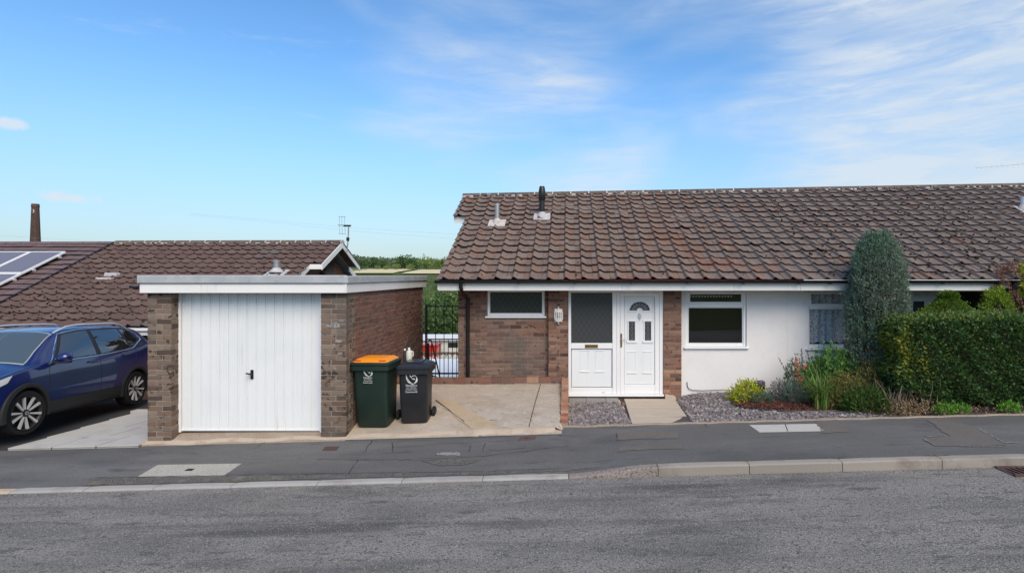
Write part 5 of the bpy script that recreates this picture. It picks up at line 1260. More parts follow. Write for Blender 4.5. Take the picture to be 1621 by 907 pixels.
so_ = empty('bungalow', (-16.5, 13, -1.2), 'bungalow at the left edge with flat purple-brown tiles under solar panels', 'house')
SX0 = -19.2
mb = MB(); mb.add([(SX0, LYE+.03, LZE-.02), (LX0-.01, LYE+.03, LZE-.02), (LX0-.01, LYR, LZR-.05), (SX0, LYR, LZR-.05), (LX0-.01, 21.2, LZE-.02), (SX0, 21.2, LZE-.02)], [(0, 1, 2, 3), (3, 2, 4, 5)])
sroof = mb.build('roof', 'felt', so_)
tile_roof(sroof, SX0, LX0-.03, LYE, LZE, LYR, LZR-.03, LZR-.03, 16, .33, lambda x, r: 'tile_flat', kind='flat', vis=lambda x, r: x+.4 > U(-5, LYE+(LYR-LYE)*(r+.5)/16) and r > 2)
ridge_tiles(sroof, SX0, LX0-.02, LYR+.02, LZR-.015, LZR-.015, m_='tile_flat', mort=None)
dk = MB(); slope_board(dk, LX0-.03, LX0+.0, LYE, LYR, .075, .0, f=la); dk.build('verge_strip', 'black_plastic', sroof)
MB().box(SX0, LX0-.02, LYE+.5, 20.6, -3.5, LZE-.02).build('wall', 'brick_red', so_)
rebase(so_)
# solar panels
sx0, sy0 = l_solve(107, 405)
def panel(ix, iy, label):
    pw, plen = 1.0, 1.42
    o = empty('solar_panel', (0, 0, 0), label, 'solar panel', 'solar panels on the left roof')
    x1 = sx0-ix*(pw+.015); x0 = x1-pw; es = Vector((0, LYR-LYE, LZR-LZE)).normalized(); nn = Vector((0, -es.z, es.y))
    top = Vector((0, sy0, l_at(0, sy0)))-es*(iy*(plen+.015)); P = lambda x, s, n: Vector((x, 0, 0))+top-es*s+nn*n
    def bx(xa, xb, sa, sb, na, nb_): return [P(xa, sa, na), P(xb, sa, na), P(xb, sb, na), P(xa, sb, na), P(xa, sa, nb_), P(xb, sa, nb_), P(xb, sb, nb_), P(xa, sb, nb_)]
    F = [(0, 3, 2, 1), (4, 5, 6, 7), (0, 1, 5, 4), (1, 2, 6, 5), (2, 3, 7, 6), (3, 0, 4, 7)]
    fr = MB()
    for q_ in ((x0, x1, 0, .045), (x0, x1, plen-.045, plen), (x0, x0+.045, .046, plen-.046), (x1-.045, x1, .046, plen-.046)): fr.add(bx(*q_, .10, .145), F)
    fr.build('frame', 'fascia', o)
    MB().add(bx(x0+.03, x1-.03, .03, plen-.03, .105, .138), F).build('cells', 'cell', o)
    if ix == 0:
        for s_ in (.25, 1.1): MB().add(bx(x1, x1+.07, s_, s_+.05, .05, .11), F).build('mounting_rail', 'rail_silver', o)
for (ix, iy, l_) in ((0, 0, 'upper solar panel nearest the dark roof edge'), (1, 0, 'upper solar panel cut by the left picture edge'), (0, 1, 'lower solar panel above the blue car'), (1, 1, 'lower solar panel mostly beyond the left picture edge')): panel(ix, iy, l_)
nt_c = M['cell'].node_tree; b_ = nt_c.nodes['Principled BSDF']; br = nt_c.nodes.new('ShaderNodeTexBrick'); g_ = nt_c.nodes.new('ShaderNodeNewGeometry')
br.offset = 0; br.inputs['Color1'].default_value = br.inputs['Color2'].default_value = (.16, .155, .19, 1); br.inputs['Mortar'].default_value = (.22, .22, .25, 1)
br.inputs['Scale'].default_value = 1; br.inputs['Mortar Size'].default_value = .004; br.inputs['Brick Width'].default_value = .158; br.inputs['Row Height'].default_value = .14
nt_c.links.new(g_.outputs['Position'], br.inputs[0]); nt_c.links.new(br.outputs[0], b_.inputs['Base Color'])

# aerial and dish at the gable
ax, ay = U(549, 17.1), 17.1
ae = empty('tv_aerial', (ax, ay, V(385, ay)), 'thin TV aerial on a mast at the gable of the red-brown roof', 'aerial')
A_ = lambda px_, py_, o=0: (U(px_, ay), ay+o, V(py_, ay))
MB().tube([A_(549, 398), A_(551, 380), A_(552, 357)], .020, 6).build('mast', 'galv', ae)
MB().tube([A_(550.5, 381.5), A_(550.8, 376)], .05, 8).build('amplifier', 'black_plastic', ae)
MB().tube([A_(535, 356.5), A_(556, 357)], .014, 6).build('boom', 'galv', ae)
for p_ in (537, 541, 545.5): MB().tube([A_(p_, 343), A_(p_+1, 370)], .006, 5).build('element', 'galv', ae)
for y_ in (343, 370): MB().tube([A_(536, y_), A_(547, y_+.5)], .007, 5).build('element', 'galv', ae)
MB().tube([A_(544, 357.5), A_(555, 357.5)], .03, 6).build('clamp', 'black_plastic', ae)
rebase(ae)
dc = Vector((-7.30, 16.75, V(422, 16.75)))
ds = empty('satellite_dish', dc, 'grey satellite dish fixed to the gable under the white boards', 'dish', rot=R(-38))
vs = []; n = 20; rings = [(0, 0), (.12, .008), (.22, .028), (.30, .055), (.33, .07)]
mb = MB()
for (r_, h) in rings[1:]:
    for j in range(n): a = 6.283*j/n; vs.append((math.cos(a)*r_*.92, -h, math.sin(a)*r_))
vs.append((0, 0, 0)); k = len(rings)-1
mb.add(vs, [(i*n+j, i*n+(j+1) % n, (i+1)*n+(j+1) % n, (i+1)*n+j) for i in range(k-1) for j in range(n)]+[(k*n, j, (j+1) % n) for j in range(n)]).build('reflector', 'dish', ds, smooth=60)
MB().tube([(0, 0, -.3), (0, -.30, -.22)], .012, 6).build('arm', 'black_iron', ds); MB().cbox(-.03, .03, -.36, -.28, -.25, -.17, .01).build('receiver', 'black_plastic', ds); MB().tube([(0, .0, 0), (0, .25, 0)], .02, 6).build('bracket', 'black_iron', ds)

# yagi aerial over the east roof
yg = empty('tv_aerial', (12.45, 14.1, rz_(12.45)), 'long spiky TV aerial rising above the mossy roof at the right', 'aerial')
MB().tube([(12.45, 14.1, rz_(12.45)-.1), (12.45, 14.1, 5.45)], .02, 8).build('mast', 'galv', yg)
zA, zB, xA = V(266, 14.1), V(256, 14.1), U(1545, 14.1); xB = 12.6; y_ = 14.1
MB().tube([(xA, y_, zA), (xB, y_, zB)], .005, 6).build('boom', 'galv', yg)
for i in range(16): t_ = i/15; x = lerp(xA, xB, t_); z = lerp(zA, zB, t_); MB().tube([(x, y_-.02, z-.075), (x, y_+.02, z+.075)], .0022, 5).build('element', 'galv', yg)
rebase(yg)

# ================================================================== the parked car
def pchip(xk, yk, x):
    xk = np.array(xk, float); yk = np.array(yk, float); h = np.diff(xk); d = np.diff(yk)/h; m = np.zeros_like(yk)
    m[0], m[-1] = d[0], d[-1]
    for i in range(1, len(d)): m[i] = 0 if d[i-1]*d[i] <= 0 else 2*d[i-1]*d[i]/(d[i-1]+d[i])
    i = int(min(max(np.searchsorted(xk, x)-1, 0), len(h)-1)); t = (x-xk[i])/h[i]
    return float((1+2*t)*(1-t)**2*yk[i]+t*(1-t)**2*h[i]*m[i]+t*t*(3-2*t)*yk[i+1]+t*t*(t-1)*h[i]*m[i+1])
SX = [0, .05, .16, .38, .72, 1.00, 1.36, 1.80, 2.5, 3.2, 3.75, 4.05, 4.22, 4.34, 4.38]
SW = [.50, .62, .76, .86, .895, .90, .90, .90, .90, .90, .895, .875, .85, .80, .72]
SB = [.36, .28, .24, .22, .22, .22, .22, .22, .22, .22, .24, .28, .32, .38, .44]
SS = [.56, .60, .66, .74, .82, .86, .875, .89, .90, .92, .95, .96, .94, .86, .78]
SE = [.62, .69, .78, .88, .97, 1.02, 1.045, 1.065, 1.08, 1.12, 1.17, 1.19, 1.13, 1.0, .88]
SR = [.66, .75, .86, .96, 1.05, 1.11, 1.34, 1.575, 1.645, 1.645, 1.60, 1.545, 1.36, 1.09, .91]
ST = [.38, .50, .60, .68, .72, .73, .665, .60, .605, .595, .575, .56, .58, .60, .52]
def sec(x):
    W_, zb, zs, ze, zr, wr = (pchip(SX, k, x) for k in (SW, SB, SS, SE, SR, ST))
    y5 = W_*.945; z7 = max(zr-.055, ze+.012)
    return [(0, zb), (.80*W_, zb), (.965*W_, zb+.05), (W_, lerp(zb, zs, .55)), (W_*.988, zs), (y5, ze), (lerp(y5, wr, .5)+.022*min(1, (z7-ze)*4), lerp(ze, z7, .5)), (wr, z7), (wr*.62, zr-.012), (0, zr)]
def S(x, j):     # point on the flank/top; j runs from sill (1) to roof centre (9)
    p = sec(x); i = int(min(max(math.floor(j), 0), 8)); t = j-i
    P = [Vector(p[max(i-1, 0)]), Vector(p[i]), Vector(p[i+1]), Vector(p[min(i+2, 9)])]
    if i == 0: return Vector((x, 0, 0))+Vector((0, -lerp(p[0][0], p[1][0], t), p[0][1]))
    q_ = .5*((2*P[1])+(P[2]-P[0])*t+(2*P[0]-5*P[1]+4*P[2]-P[3])*t*t+(3*P[1]-P[0]-3*P[2]+P[3])*t**3)*1.0
    c_ = q_*.75+(P[1].lerp(P[2], t))*.25
    return Vector((x, -max(c_.x, 0), c_.y))
def Nrm(x, j):
    e = .01; a = S(min(x+e, 4.379), j)-S(max(x-e, .001), j); b = S(x, min(j+.04, 9))-S(x, max(j-.04, 1.01)); n = b.cross(a)
    n.normalize(); c_ = S(x, j)-Vector((x, 0, .75))
    return n if n.dot(c_) > 0 else -n
car = empty('parked_car', (0, 0, 0), 'dark blue crossover car parked beside the garage', 'car')
xs_ = lin(.0, 4.38, 84); js = [0, .5]+lin(1, 9, 41); nj = len(js)
mb = MB(); ring = []
vs = []
for x in xs_:
    L0 = [S(x, j) for j in js]; R0 = [Vector((p.x, -p.y, p.z)) for p in L0[1:-1]][::-1]; vs += L0+R0
n = 2*nj-2
mb.add(vs, [(i*n+j, i*n+(j+1) % n, (i+1)*n+(j+1) % n, (i+1)*n+j) for i in range(len(xs_)-1) for j in range(n)]+[tuple(range(n)), tuple((len(xs_)-1)*n+j for j in range(n))])
body = mb.build('body', ['car_blue', 'car_inside'], car, smooth=40)
FA, RA, WR = .90, 3.55, .345
cut = MB()
for xa in (FA, RA):
    for s_ in (-1, 1): cut.lathe([(.39, -.21), (.39, .21)], (xa, s_*.80, WR+.005), 'y', 40)
cut = cut.build('wheel_well_cutter', 'car_inside')
cut.data.materials.clear(); cut.data.materials.append(M['car_inside'])
md = body.modifiers.new('b', 'BOOLEAN'); md.operation = 'DIFFERENCE'; md.object = cut; md.solver = 'EXACT'; md.material_mode = 'TRANSFER'
dg = bpy.context.evaluated_depsgraph_get(); dg.update()
me2 = bpy.data.meshes.new_from_object(body.evaluated_get(dg)); body.modifiers.clear(); old = body.data; body.data = me2
bpy.data.objects.remove(cut); me2.set_sharp_from_angle(angle=R(35))
def patch(name, quad, m_, parent=car, off=.004, na=12, nb_=7, mirror=True):
    """surface patch; quad = four (x, j) corners"""
    for s_ in ((-1, 1) if mirror else (-1,)):
        mb = MB(); vs = []
        for a in range(na+1):
            for b in range(nb_+1):
                u, v = a/na, b/nb_; x = (1-v)*lerp(quad[0][0], quad[1][0], u)+v*lerp(quad[3][0], quad[2][0], u); j = (1-v)*lerp(quad[0][1], quad[1][1], u)+v*lerp(quad[3][1], quad[2][1], u)
                p = S(x, j)+Nrm(x, j)*off; vs.append((p.x, p.y if s_ < 0 else -p.y, p.z))
        mb.add(vs, [(a*(nb_+1)+b, a*(nb_+1)+b+1, (a+1)*(nb_+1)+b+1, (a+1)*(nb_+1)+b) for a in range(na) for b in range(nb_)])
        mb.build(name, m_, parent, smooth=60)
def strip(name, path, r, m_, parent=car, off=.004, mirror=True, closed=False, fine=8):
    pts = []
    if closed: path = path+[path[0]]
    for (a, b) in zip(path[:-1], path[1:]):
        for i in range(fine): t_ = i/fine; pts.append((lerp(a[0], b[0], t_), lerp(a[1], b[1], t_)))
    pts.append(path[-1])
    for s_ in ((-1, 1) if mirror else (-1,)):
        q_ = [S(x, j)+Nrm(x, j)*off for x, j in pts]; MB().tube([(p.x, p.y if s_ < 0 else -p.y, p.z) for p in q_], r, 6).build(name, m_, parent, smooth=60)
# glasshouse: black surround, then the panes
patch('window_surround', ((1.40, 5.10), (3.90, 5.10), (3.66, 6.86), (1.84, 6.86)), 'car_cladding', off=.003, na=26, nb_=9)
patch('side_window', ((1.50, 5.16), (2.46, 5.16), (2.46, 6.78), (1.88, 6.78)), 'car_glass', off=.007)
patch('side_window', ((2.58, 5.16), (3.40, 5.18), (3.30, 6.76), (2.56, 6.78)), 'car_glass', off=.007)
patch('quarter_window', ((3.46, 5.22), (3.76, 5.75), (3.62, 6.70), (3.36, 6.74)), 'car_glass', off=.007)
strip('chrome_trim', [(1.36, 5.04), (2.5, 5.04), (3.48, 5.05), (3.88, 5.75), (3.82, 6.3), (3.64, 6.93), (2.6, 6.95), (1.83, 6.93), (1.56, 6.1)], .011, 'chrome', closed=True)
patch('screen_reflection', ((1.02, 7.04), (1.75, 7.04), (1.78, 8.999), (.99, 8.999)), 'dash_reflection', off=.003, na=10, nb_=10)  # sheet behind the windscreen with the sky's brightness put into its colour
patch('windscreen', ((1.05, 7.12), (1.72, 7.12), (1.76, 8.99), (1.02, 8.99)), 'car_glass', off=.006, na=10, nb_=10)
patch('rear_window', ((4.06, 7.2), (4.26, 7.2), (4.28, 8.99), (4.04, 8.99)), 'car_glass', off=.006)
patch('sill_cladding', ((1.30, 1.4), (3.16, 1.4), (3.16, 2.62), (1.30, 2.62)), 'car_cladding', off=.008, na=20)
patch('bumper_cladding', ((.06, 1.2), (.50, 1.2), (.52, 2.5), (.06, 2.5)), 'car_cladding', off=.008)
patch('bumper_cladding', ((3.95, 1.2), (4.33, 1.2), (4.33, 2.8), (3.96, 2.8)), 'car_cladding', off=.008)
patch('headlight', ((.12, 4.05), (.56, 4.30), (.66, 4.85), (.22, 4.85)), 'clear_lens', off=.007)
patch('tail_light', ((4.00, 4.25), (4.30, 4.1), (4.28, 4.95), (4.02, 4.90)), 'red_lens', off=.010)
patch('grille', ((.005, 3.2), (.05, 3.2), (.05, 5), (.005, 5)), 'car_cladding', off=.006, na=3)
for pth in ([(1.34, 1.5), (1.30, 3.0), (1.32, 4.2), (1.38, 5.0)], [(2.52, 1.6), (2.52, 3), (2.52, 5.0)], [(3.20, 2.2), (3.36, 3.2), (3.56, 4.2), (3.56, 5.0)]): strip('door_gap', pth, .0045, 'car_inside', off=-.001)
strip('bonnet_gap', [(.30, 5.2), (.8, 5.25), (1.2, 5.4)], .004, 'car_inside', off=-.001)
for xh in (2.30, 3.24):
    p = S(xh, 4.55); nn = Nrm(xh, 4.55)
    for s_ in (-1, 1):
        c_ = p+nn*.022; h_ = MB().tube([(c_.x-.10, c_.y if s_ < 0 else -c_.y, c_.z-.004), (c_.x-.05, c_.y if s_ < 0 else -c_.y, c_.z+.006), (c_.x+.05, c_.y if s_ < 0 else -c_.y, c_.z+.008), (c_.x+.10, c_.y if s_ < 0 else -c_.y, c_.z+.002)], [.010, .016, .016, .010], 8)
        h_.build('door_handle', 'car_blue', car, smooth=60)
for s_ in (-1, 1):
    mb = MB(); vs = []; n = 14
    for (yy, sx_, sz_, dz_) in ((.90, .05, .035, -.02), (.96, .085, .075, 0), (1.02, .095, .088, .004), (1.08, .085, .075, .008), (1.115, .04, .035, .006)):
        for j in range(n): a = 6.283*j/n; vs.append((1.44+math.cos(a)*sx_, s_*yy, 1.135+dz_+math.sin(a)*sz_))
    mb.add(vs, [(i*n+j, i*n+(j+1) % n, (i+1)*n+(j+1) % n, (i+1)*n+j) for i in range(4) for j in range(n)]+[tuple(range(n)), tuple(4*n+j for j in range(n))])
    mi = mb.build('wing_mirror', 'car_blue', car, smooth=60)
    MB().cbox(1.38, 1.53, min(s_*.86, s_*1.08), max(s_*.86, s_*1.08), 1.05, 1.085, .012).build('mirror_base', 'car_cladding', mi, smooth=40)
    # roof rail
    rp = []
    for i in range(15):
        x = lerp(1.80, 3.74, i/14); p = S(x, 7.15); lift = .055*min(1, min(i, 14-i)/2.0); rp.append((x, s_*abs(p.y), p.z+lift))
    MB().tube(rp, .017, 8).build('roof_rail', 'rail_silver', car, smooth=60)
    for xa in (FA, RA):      # black wheel-arch trim
        mb = MB(); K = 24; vs = []
        for i in range(K+1):
            a = lerp(R(-14), R(194), i/K)
            for (rr, yy) in ((.385, .80), (.385, .915), (.405, .922), (.45, .908), (.455, .80)): vs.append((xa+math.cos(a)*rr, s_*(yy-.006*(1-math.sin(max(a, 0)))), WR+.005+math.sin(a)*rr))
        mb.add(vs, [(5*i+j, 5*i+j+1, 5*i+5+j+1, 5*i+5+j) for i in range(K) for j in range(4)]); mb.build('arch_trim', 'car_cladding', car, smooth=50)
def wheel(xa, s_, steer=0.):
    t_ = MB().lathe([(.235, .10), (.255, .115), (.315, .112), (.337, .085), (.345, .03), (.345, -.03), (.337, -.085), (.315, -.11), (.24, -.10)], (0, 0, 0), 'y', 40, cap=False).build('tyre', 'rubber', None, smooth=40)
    root = t_; root.name = 'wheel'; root.parent = car
    rim = MB().lathe([(.252, -.118), (.256, -.108), (.244, -.10), (.232, -.075), (.225, .05), (.24, .10)], (0, 0, 0), 'y', 40, cap=False).build('rim', 'alloy_dark', root, smooth=40)
    MB().lathe([(.001, -.03), (.228, -.03), (.228, .0), (.001, .0)], (0, 0, 0), 'y', 30).build('disc', 'alloy_dark', root)
    sp = MB(); dk_ = MB()
    for k in range(5):
        a0 = 2*math.pi*k/5+.31
        def pt(r, da, y): a = a0+da; return (math.cos(a)*r, y, math.sin(a)*r)
        for sg in (-1, 1):      # a pair of blades, V-shaped, from hub to rim
            q_ = [pt(.05, sg*.10, -.098), pt(.06, sg*.42, -.098), pt(.247, sg*.36, -.112), pt(.247, sg*.21, -.112)]; q2 = [(x, y+.028, z) for x, y, z in q_]
            sp.add(q_+q2, [(0, 1, 2, 3), (4, 5, 6, 7), (0, 1, 5, 4), (1, 2, 6, 5), (2, 3, 7, 6), (3, 0, 4, 7)])
        q_ = [pt(.06, -.15, -.075), pt(.06, .15, -.075), pt(.22, .17, -.07), pt(.22, -.17, -.07)]; q2 = [(x, y+.02, z) for x, y, z in q_]
        dk_.add(q_+q2, [(0, 1, 2, 3), (4, 5, 6, 7), (0, 1, 5, 4), (1, 2, 6, 5), (2, 3, 7, 6), (3, 0, 4, 7)])
    sp.build('spokes', 'alloy', root); dk_.build('spoke_backs', 'alloy_dark', root)
    hb_ = MB().lathe([(.001, -.112), (.030, -.110), (.058, -.100), (.062, -.06)], (0, 0, 0), 'y', 20).build('hub', 'alloy_dark', root, smooth=40)
    MB().lathe([(.018, -.113), (.026, -.1135), (.026, -.110), (.018, -.110)], (0, 0, 0), 'y', 16, cap=False).build('badge', 'alloy', root)
    root.location = (xa, s_*.795, WR); root.rotation_euler = (0, random.uniform(0, 1), (0 if s_ < 0 else math.pi)+steer)
for xa in (FA, RA):
    for s_ in (-1, 1): wheel(xa, s_, R(-7) if xa == FA else 0)
fz, rz2 = -.04, -.20
f0 = Vector((U(42, 8.3), 8.3, fz)); r0 = Vector((U(215, 10.9), 10.9, rz2)); ex = (r0-f0).normalized(); sc_ = (r0-f0).length/(RA-FA)
side = Vector((ex.y, -ex.x, 0)).normalized(); ey = -side; ez = ex.cross(ey).normalized()
org = f0-ex*FA*sc_-side*.905*sc_
car.matrix_basis = Matrix(((ex.x, ey.x, ez.x, org.x), (ex.y, ey.y, ez.y, org.y), (ex.z, ey.z, ez.z, org.z), (0, 0, 0, 1))) @ Matrix.Scale(sc_, 4)

# ================================================================== planting in front of the houses
def shell_points(n, x0, x1, y0, y1, z0, z1, depth=.10, top=True, rough=.05):
    """points on and just under the faces of a clipped block, with outward directions"""
    A = [((x1-x0)*(z1-z0), 'f'), ((x1-x0)*(z1-z0)*.35, 'b'), ((y1-y0)*(z1-z0), 'l'), ((y1-y0)*(z1-z0), 'r'), ((x1-x0)*(y1-y0)*1.1, 't')]
    tot = sum(a for a, _ in A); P = []; D = []
    for a, k in A:
        m = int(n*a/tot); u = rng.random(m); v = rng.random(m); d = np.abs(rng.normal(0, depth, m))
        X = x0+(x1-x0)*u; Y = y0+(y1-y0)*v; Z = z0+(z1-z0)*v
        if k == 'f': p = np.stack([X, y0+d, Z], 1); o = (0, -1, .25)
        elif k == 'b': p = np.stack([X, y1-d, Z], 1); o = (0, 1, .25)
        elif k == 'l': p = np.stack([x0+d, y0+(y1-y0)*u, Z], 1); o = (-1, 0, .25)
        elif k == 'r': p = np.stack([x1-d, y0+(y1-y0)*u, Z], 1); o = (1, 0, .25)
        else: p = np.stack([X, Y, z1-d], 1); o = (0, -.1, 1)
        P.append(p); D.append(np.tile(np.array(o, float), (m, 1)))
    P = np.concatenate(P); D = np.concatenate(D)
    w_ = np.sin(P[:, 0]*5.1+P[:, 2]*3)*np.sin(P[:, 2]*6.7+P[:, 0]*2.3)+.6*np.sin(P[:, 0]*13+P[:, 2]*11)
    return P+unit(D)*w_[:, None]*rough, D
def stems(name, n, c, r, h0, h1, rad, m_, parent, lean=.25):
    mb = MB()
    for i in range(n):
        x, y = c[0]+random.uniform(-1, 1)*r[0], c[1]+random.uniform(-1, 1)*r[1]; z = garden_z(x, y)-.03; pts = []
        lx_, ly_ = random.gauss(0, lean), random.gauss(0, lean*.5); hh = random.uniform(h0, h1)
        for k in range(5): t = k/4; pts.append((x+lx_*t*hh+random.gauss(0, .012), y+ly_*t*hh+random.gauss(0, .012), z+hh*t))
        mb.tube(pts, [rad*(1-.12*k)*random.uniform(.7, 1.2) for k in range(5)], 6)
    return mb.build(name, m_, parent, smooth=60)

# --- clipped privet hedge
HX0, HX1, HY0, HY1 = 5.27, 9.3, 8.58, 9.42
htop = V(504, 8.58)
hedge = empty('hedge', ((HX0+HX1)/2, 9, garden_z(6, 9)), 'tall clipped dark green hedge along the pavement', 'hedge')
P, D = shell_points(52000, HX0, HX1, HY0, HY1, .34, htop, .085)
zb = .34+.22*np.exp(-((P[:, 0]-5.45)/.35)**2)+.06*np.sin(P[:, 0]*4)
rnd_c = (P[:, 0]-HX0); keep = ~((rnd_c < .16) & (P[:, 2] > htop-.14+rnd_c*.9)) & ~((P[:, 1]-HY0 < .06) & (P[:, 2] > htop-.06+(P[:, 1]-HY0))) & (P[:, 2] > zb)
P, D = P[keep], D[keep]; D = unit(D)+rng.normal(0, .62, P.shape)
fm = np.zeros(len(P), int)
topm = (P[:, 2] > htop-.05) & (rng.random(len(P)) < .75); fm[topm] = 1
yel = np.exp(-((P[:, 0]-5.30)/.17)**2-((P[:, 2]-1.22)/.36)**2)*1.0+.55*np.exp(-((P[:, 0]-5.62)/.10)**2-((P[:, 2]-.98)/.2)**2)+.05*(P[:, 2] > 1.0); fm[(rng.random(len(P)) < yel*.8)] = 2
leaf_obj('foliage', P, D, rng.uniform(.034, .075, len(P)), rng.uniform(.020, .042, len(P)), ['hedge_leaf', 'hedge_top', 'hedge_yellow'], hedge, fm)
# stray shoots above the clipped top
n = 900; X = rng.uniform(HX0, HX1, n); P = np.stack([X, rng.uniform(HY0, HY1, n), htop+rng.gamma(1.2, .028, n)*(1+1.6*np.exp(-((X-6.9)/.5)**2)+1.9*np.exp(-((X-8.3)/.6)**2))], 1)
leaf_obj('shoots', P, np.tile((0, 0, 1.), (n, 1))+rng.normal(0, .5, (n, 3)), .045, .018, 'hedge_top', hedge)
MB().box(HX0+.16, HX1-.16, HY0+.17, HY1-.17, .55, htop-.16).build('twig_core', 'soil', hedge)
stems('stem', 70, (5.46, 8.74), (.34, .16), .28, .62, .008, 'twig', hedge, .28)
stems('stem', 40, (7.4, 8.85), (1.8, .15), .35, .6, .012, 'bark', hedge, .15)
rebase(hedge)
# dry leaves and dead twigs at the end of the hedge
n = 1000; P = np.stack([rng.normal(5.40, .24, n), rng.normal(8.58, .10, n), garden_z(5, 8.6)+np.abs(rng.normal(0, .12, n))], 1); P[:, 1] = np.maximum(P[:, 1], 8.32)
leaf_obj('dry_litter', P, rng.normal(0, 1, (n, 3))+np.array((0, 0, .4)), rng.uniform(.03, .08, n), rng.uniform(.010, .022, n), 'dry', None, label='dry brown leaf litter and twigs under the end of the hedge', cat='leaf litter', kind='stuff')
n = 900; P = np.stack([rng.uniform(5.4, 9.2, n), rng.normal(8.50, .09, n), back_z(7)+np.abs(rng.normal(0, .03, n))], 1); P[:, 1] = np.maximum(P[:, 1], 8.33)
leaf_obj('dry_litter', P, rng.normal(0, 1, (n, 3)), rng.uniform(.02, .05, n), .014, 'dry', None, label='thin brown litter along the foot of the long hedge', cat='leaf litter', kind='stuff')

# --- generic small plants
def clump(name, c, n, r, h, L, W_, m_, label, cat='plant', up=.6, dome=True, fm=None, stemn=6):
    o = empty(name, c, label, cat)
    a = rng.uniform(0, 6.283, n); rr = np.sqrt(rng.random(n)); ph = np.arccos(rng.random(n)); sh = .72+.28*rng.random(n)
    P = np.stack([np.cos(a)*np.sin(ph)*r[0]*sh, np.sin(a)*np.sin(ph)*r[1]*sh, np.cos(ph)*h*sh], 1)
    lump = 1+.14*np.sin(a*5+P[:, 2]*9)+.10*np.sin(a*9+2); P *= lump[:, None]
    D = unit(P+np.array((0, 0, h*up)))+rng.normal(0, .45, P.shape)
    leaf_obj('foliage', P, D, rng.uniform(L*.6, L*1.2, n), rng.uniform(W_*.6, W_*1.2, n), m_, o)
    if stemn:
        mb = MB()
        for i in range(stemn):
            b_ = random.uniform(0, 6.283); t_ = random.uniform(.3, .75); mb.tube([(0, 0, -.03), (math.cos(b_)*r[0]*t_*.5, math.sin(b_)*r[1]*t_*.5, h*.4), (math.cos(b_)*r[0]*t_, math.sin(b_)*r[1]*t_, h*.75)], [.008, .006, .003], 5)
        mb.build('stems', 'twig', o)
    return o
def at(px_, d): x = U(px_, d); return (x, d, bed_z(x, d))
clump('golden_shrub', at(1183, 9.72), 1700, (.33, .24), .36, .045, .03, 'gold_leaf', 'bright yellow shrub by the white wall at the edge of the flower bed', 'shrub')
clump('blue_grey_plant', at(1207, 9.52), 900, (.20, .15), .16, .05, .012, 'glaucous_leaf', 'low blue-grey plant in front of the yellow shrub')
clump('purple_shrub', at(1233, 9.62), 420, (.17, .14), .34, .06, .025, 'silver_leaf', 'sparse grey-brown twiggy plant right of the plum box light', 'shrub')
clump('blue_grey_plant', at(1255, 9.35), 900, (.21, .16), .30, .07, .010, 'glaucous_leaf', 'upright grey-green plant between the mulch and the grassy clump')
clump('leafy_shrub', at(1316, 9.60), 4600, (.52, .36), .86, .075, .030, 'fresh_leaf', 'large fresh green leafy shrub in the middle of the flower bed', 'shrub')
clump('leafy_shrub', at(1262, 9.66), 1500, (.26, .22), .70, .06, .022, 'sage_leaf', 'grey-green shrub with purple flower spikes at the left of the bed', 'shrub')
clump('bronze_shrub', at(1340, 9.08), 2600, (.46, .28), .52, .055, .022, 'bronze_leaf', 'olive-bronze shrub in front of the large green one', 'shrub')
clump('fern', at(1372, 8.82), 2600, (.46, .26), .36, .09, .020, 'fern_leaf', 'low dark fern spreading beside the dry hedge end', 'fern')
clump('yellow_green_shrub', at(1376, 9.20), 2200, (.30, .24), .74, .05, .014, 'bronze_leaf', 'thin yellowing shrub against the end of the hedge', 'shrub')
clump('silver_shrub', at(1382, 9.48), 1500, (.34, .22), .80, .035, .02, 'silver_leaf', 'silvery white shrub between the conifer and the hedge', 'shrub')
# flower spikes
sp_o = empty('flower_spikes', at(1268, 9.62), 'dark purple flower spikes leaning against the white wall', 'flowers')
for i, (pa_, pb_) in enumerate((((1250, 600), (1231, 566)), ((1262, 590), (1250, 566)), ((1270, 585), (1267, 552)), ((1285, 585), (1276, 556)), ((1305, 575), (1302, 555)), ((1318, 580), (1326, 568)))):
    d = 9.62; p0 = Vector((U(pa_[0], d), d, V(pa_[1], d)))-sp_o.location; p1 = Vector((U(pb_[0], d), d-.05, V(pb_[1], d)))-sp_o.location; b0 = Vector((U(1280, d), d, bed_z(4.2, d)))-sp_o.location
    MB().tube([b0, p0, p1], [.006, .004, .003], 5).build('stalk', 'sage_leaf', sp_o)
    n = 60; t = rng.random(n)[:, None]; P = np.array(p0)[None]*(1-t)+np.array(p1)[None]*t; leaf_obj('flower_spike', P, rng.normal(0, 1, (n, 3))+np.array((0, 0, .6)), .026, .016, 'petal_purple', sp_o)
# arching grassy clump
gr = empty('montbretia', at(1300, 8.98), 'clump of arching bright green grassy leaves with orange-red flowers', 'plant')
mb = MB()
for i in range(170):
    a = random.uniform(0, 6.283); L_ = random.uniform(.45, .80); out = random.uniform(.10, .50); w_ = random.uniform(.006, .012); bx, by = random.gauss(0, .06), random.gauss(0, .05); dx_, dy_ = math.cos(a), math.sin(a)*.8
    pts = []
    droop = random.uniform(.1, 1.15)
    for k in range(6):
        t = k/5; pts.append(Vector((bx+dx_*out*t*t, by+dy_*out*t*t, L_*(t-.55*droop*t**2.6))))
    sv = Vector((-dy_, dx_, 0)).normalized()*w_; vs = []
    for k, p in enumerate(pts): s_ = 1-.85*(k/5)**2; vs += [p-sv*s_, p+sv*s_]
    mb.add(vs, [(2*k, 2*k+1, 2*k+3, 2*k+2) for k in range(5)])
mb.build('leaves', 'blade_leaf', gr)
